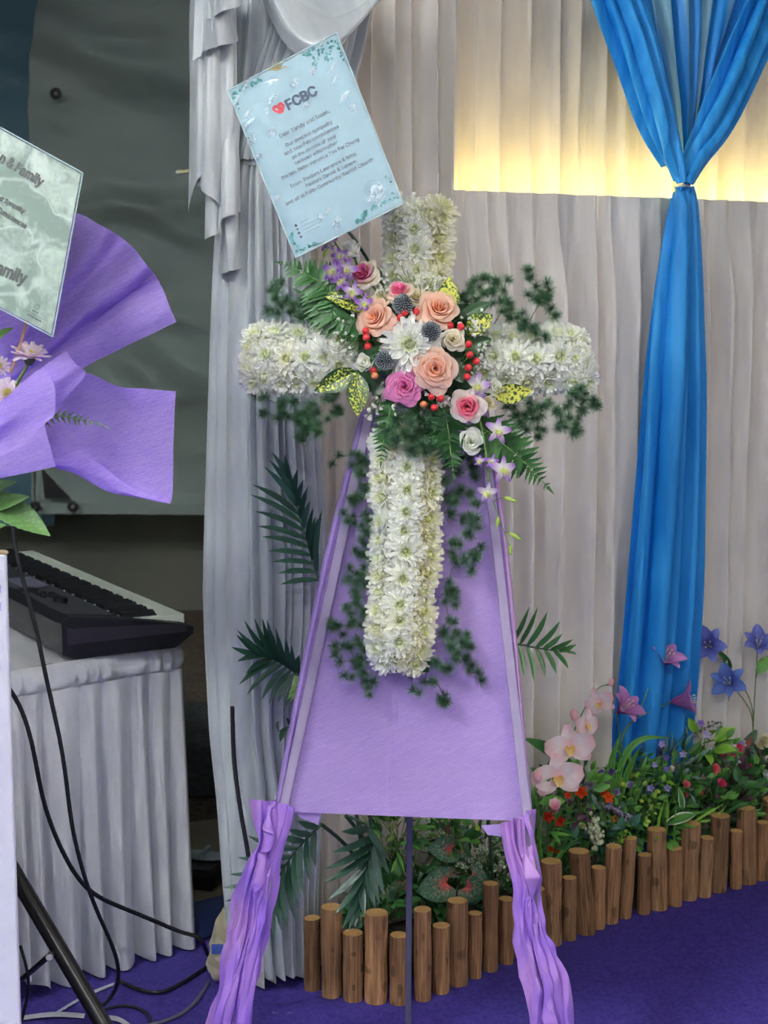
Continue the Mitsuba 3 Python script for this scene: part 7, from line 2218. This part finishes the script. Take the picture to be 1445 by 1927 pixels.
# single small blooms
for i, (px, py, R, col, stl, lab) in enumerate([
    (1343, 1447, 9, c(240, 136, 140), 'ball', 'largest round pink flower in front of the broad leaves'), (1389, 1408, 7, c(226, 78, 112), 'ball', 'deep pink flower beside the caladium heart'), (1377, 1421, 6, c(244, 138, 150), 'ball', 'pink round flower between the blue and white blooms'), (1361, 1422, 5, c(228, 112, 124), 'ball', 'small rose flower left of the blue and white blooms'),
    (1288, 1476, 7, c(238, 136, 140), 'ball', 'round salmon pink flower beside the white edged leaf'), (1358, 1475, 8, c(240, 92, 140), 'ball', 'bright pink flower under the big round one'), (1317, 1492, 6, c(224, 76, 96), 'tulip', 'small red pink bud above the tall logs'), (1291, 1495, 4, c(220, 84, 92), 'ball', 'tiny red flower under the salmon pink one'), (1409, 1442, 5, c(206, 60, 104), 'ball', 'small crimson flower below the blue and white blooms'), (1412, 1502, 4, c(190, 40, 84), 'ball', 'tiny crimson flower low behind the right logs'),
    (1093, 1492, 10, c(214, 74, 32), 'bell', 'orange red flower right of the pink orchid'), (1133, 1488, 9, c(212, 72, 30), 'bell', 'orange red flower near the lavender balls, upper one'), (1142, 1502, 9, c(216, 84, 36), 'bell', 'orange red flower near the lavender balls, lower one'), (1068, 1497, 6, c(206, 62, 36), 'bell', 'small orange flower half behind the orchid bloom'), (1156, 1541, 6, c(216, 116, 48), 'bell', 'small orange flower above the log with violet flowers'), (1052, 1601, 8, c(224, 92, 34), 'ball', 'orange flower low beside the wrapped leg'), (1037, 1597, 5, c(190, 66, 30), 'ball', 'small rusty flower low beside the wrapped leg'),
    (1030, 1538, 9, c(176, 44, 34), 'bell', 'dark red flower under the pink white tulip, left one'), (1053, 1546, 9, c(182, 46, 36), 'bell', 'dark red flower under the pink white tulip, right one'),
    (1131, 1455, 6, c(132, 110, 176), 'ball', 'lavender ball flower highest on the left of the strap leaves'), (1149, 1452, 6, c(116, 98, 162), 'ball', 'lavender ball flower touching the strap leaves'), (1140, 1476, 7, c(176, 158, 182), 'ball', 'pale mauve ball flower above the orange flowers'), (1110, 1478, 6, c(150, 132, 160), 'ball', 'dull mauve ball flower left of the orange flowers'), (1160, 1490, 6, c(172, 160, 196), 'ball', 'pale lavender ball flower right of the orange flowers'), (1186, 1478, 6, c(150, 144, 196), 'ball', 'bluish ball flower in front of the strap leaves'), (1092, 1469, 5, c(74, 58, 130), 'ball', 'dark violet ball flower behind the mauve one'),
    (1246, 1401, 6, c(188, 174, 226), 'bell', 'pale lilac bell flower in front of the blue drape'), (1254, 1426, 5, c(126, 104, 180), 'bell', 'violet bell flower below the pale lilac one'), (1232, 1440, 5, c(188, 180, 224), 'bell', 'lilac flower near the arching strap leaf'), (1252, 1448, 5, c(140, 118, 196), 'bell', 'violet flower beside the cream bud'), (1263, 1447, 5, c(232, 226, 204), 'ball', 'cream bud among the violet flowers'), (1286, 1420, 6, c(190, 178, 226), 'bell', 'lilac flower left of the broad leaves'), (1224, 1484, 6, c(158, 150, 206), 'bell', 'lilac flower above the lime bush'), (1254, 1484, 6, c(164, 156, 210), 'bell', 'lilac flower right of the lime bush'), (1319, 1362, 6, c(150, 120, 196), 'bell', 'violet flower highest in front of the cream curtain'), (1328, 1383, 7, c(196, 186, 214), 'bell', 'pale lilac flower above the broad leaves'),
    (1152, 1592, 5, c(150, 146, 206), 'daisy', 'violet flower on the top of the log, left of two'), (1168, 1596, 5, c(150, 146, 206), 'daisy', 'violet flower on the top of the log, right of two'), (1224, 1576, 5, c(140, 132, 196), 'daisy', 'violet flower between the lime bush and the tall dark log'),
    (1095, 1554, 6, c(226, 228, 176), 'ball', 'small cream cluster left of the white berry spray'), (1436, 1394, 11, c(228, 222, 184), 'ball', 'cream flower head at the right edge'), (1428, 1404, 7, c(220, 214, 176), 'ball', 'smaller cream flower head at the right edge'), (1441, 1456, 8, c(206, 218, 206), 'ball', 'pale flower head at the right edge below the cream ones')]):
    small_flower(lab, px, py, .045 + .012 * (i % 4), R * 1.6, col, stl)
small_flower('pink and white tulip shaped flower in front of the dark red flowers', 1044, 1524, .03, 22, c(234, 130, 170), 'tulip', name='tulip', ty=-.9, col2=c(248, 226, 224))
for (px, py, R, lab) in ((1366, 1409, 13, 'blue and white flower left of the deep pink one'), (1384, 1430, 11, 'blue and white flower under the pink round one'), (1393, 1441, 11, 'blue and white flower lowest of its clump'), (1394, 1400, 11, 'blue and white flower half hidden behind the caladium heart')):
    small_flower(lab, px, py, .08, R, c(74, 84, 140), 'daisy', col2=c(206, 210, 232), name='blue_white_flower')
# white berry spray and lavender spikes
def spike(label, pts, R, cols, n, name, cat, f=.05):
    k = thing(name, label, cat)
    cv = curve([BP(*q, f) for q in pts], 30)
    part(k, 'stem', tube(cv, .0011, 5), STEMG)
    s = 3.5 / FOC
    ms = []
    for i in range(n):
        p = cv[int(29 * (0.15 + .85 * i / n))] + br.normal(0, R * s * .5, 3)
        ms.append((ball[0] * R * s * .28 * br.uniform(.7, 1.2) * np.array([1, 1, 1.2]) + p, ball[1], np.asarray(cols) * br.uniform(.8, 1.1)))
    mcol(joinc(ms), PETAL, 'florets', k, kind='stuff')


spike('hanging spray of small cream white berries above the logs', [(1112, 1535), (1116, 1555), (1122, 1575), (1123, 1592)], 14, c(224, 226, 190), 70, 'berry_spray', 'berries')
spike('lilac flower spike leaning right above the lime sprig', [(1128, 1512), (1150, 1520), (1172, 1532), (1190, 1550)], 10, c(168, 156, 182), 60, 'lavender', 'flower')
spike('dark lavender twig standing out against the cream curtain', [(1292, 1380), (1315, 1374), (1335, 1366), (1356, 1358)], 7, c(104, 86, 120), 36, 'lavender', 'flower', .17)
spike('purple lavender spike against the blue drape', [(1238, 1448), (1240, 1425), (1244, 1405), (1246, 1392)], 9, c(112, 90, 150), 36, 'lavender', 'flower', .14)
spike('thin dull purple spike at the left part of the blue drape', [(1208, 1440), (1210, 1410), (1212, 1380)], 5, c(118, 92, 130), 20, 'lavender', 'flower', .14)
spike('grey lavender spike right of the strap leaves', [(1262, 1470), (1268, 1440), (1272, 1412)], 7, c(150, 136, 176), 24, 'lavender', 'flower', .12)
single_leaf('pale lily like petal leaf under the paper edge', (900, 1552), (893, 1572), 12, .1, 'yellow')

# ------------------------------------------------------------------ flowers and leaves of the purple bouquet at the left edge
def side_mum(label, px, py, tx, ty, R, d, stem):
    k = thing('daisy_chrysanthemum', label, 'flower')
    r = rng(int(px * 7 + py))
    z = -FWD + tx * RGT - ty * UPV
    p = P(px, py, d)
    M = frame(p, z, roll=r.uniform(0, 6))
    for (n, l, e0, e1) in ((13, 1.0, .35, .15), (12, .92, .6, .5), (11, .7, .9, .95)):
        for i in range(n):
            V, u = petal(R * l * r.uniform(.9, 1.08), R * .27, wstrap, e0 + r.normal(0, .08), e1 + r.normal(0, .15), .35, 7, 3)
            V = rz(V + [R * .1, 0, 0], 2 * PI * (i + r.uniform(-.2, .2)) / n)
            part(k, 'petal', (tf(V.reshape(-1, 3), M), gfaces(7, 3)), PETAL, color=(cmix(c(214, 190, 214), c(246, 234, 240), u) * r.uniform(.95, 1.03)).reshape(-1, 3))
    ce = flor_center(R * .3, c(206, 196, 80), c(224, 220, 150), 5, 30)
    part(k, 'center', (tf(ce[0] + [0, 0, R * .2], M), ce[1]), MATTE, color=ce[2])
    v, f = lathe([(.001, -R * .45), (R * .2, -R * .42), (R * .34, -R * .12), (R * .3, 0)], 14)
    part(k, 'calyx', (tf(v, M), f), LEAF, color=np.tile(c(52, 70, 44), (len(v), 1)))
    part(k, 'stem', tube(curve([p - M[:3, 2] * R * .35] + [P(*q) for q in stem], 14), .0028, 7), STEMG)


side_mum('pale pink chrysanthemum seen from the side above the purple tissue, at the left edge', 56, 672, .5, -1.9, .030, 2.47, [(44, 700, 2.48), (30, 725, 2.5), (10, 760, 2.52)])
side_mum('pale pink chrysanthemum facing out behind the front tissue sheet', 14, 742, .2, -.5, .027, 2.50, [(8, 775, 2.52), (0, 800, 2.53)])
side_mum('small white chrysanthemum half outside the left edge', -2, 690, .6, -.5, .018, 2.52, [(-6, 720, 2.53), (-10, 760, 2.54)])


def mkP(d):
    return lambda q, i: P(*q, d)


fern('slim green fern tip lying on the lower purple tissue', [(60, 800), (110, 783), (150, 790), (190, 799), (208, 808)], 22, 0, 21, 12, 0, -.6, (78, 104, 66), mk=mkP(2.475), scale=1150)
def wleaf_serr(a):
    return wleaf(a) * (0.9 + 0.1 * abs(math.sin(a * 40)))


for i, (a, b, w, lab) in enumerate([((-40, 925), (97, 1003), 62, 'broad toothed green leaf hanging under the purple bouquet, lowest'), ((-40, 960), (52, 930), 36, 'toothed leaf under the purple bouquet, middle one'), ((-50, 930), (29, 902), 26, 'small toothed leaf just below the tissue'), ((-40, 1000), (8, 985), 24, 'pale toothed leaf tip at the left edge'), ((-30, 650), (21, 613), 22, 'dark green leaf tip under the grey green card')]):
    k = thing('bouquet_leaf', lab, 'leaf')
    p, q = P(*a, 2.50), P(*b, 2.46)
    M, L = orient(p, q, -FWD + .5 * UPV + .3 * RGT)
    V, u, v = leafmesh(L, w / 1150, wleaf_serr, .2, .25, 44, 11)
    vein = .82 + .3 * (np.abs(np.sin(u * 28 + np.abs(v) * 5)) < .25)
    part(k, 'blade', (tf(V.reshape(-1, 3), M), gfaces(44, 11)), LEAF, color=(cmix(c(62, 100, 52), c(92, 128, 68), u) * vein[..., None] * (1 + .12 * i % 2)).reshape(-1, 3))
    part(k, 'stalk', tube([p, p + (p - q) / L * .03, p + (p - q) / L * .05 + [0, .02, .0]], .002, 6), STEMG)
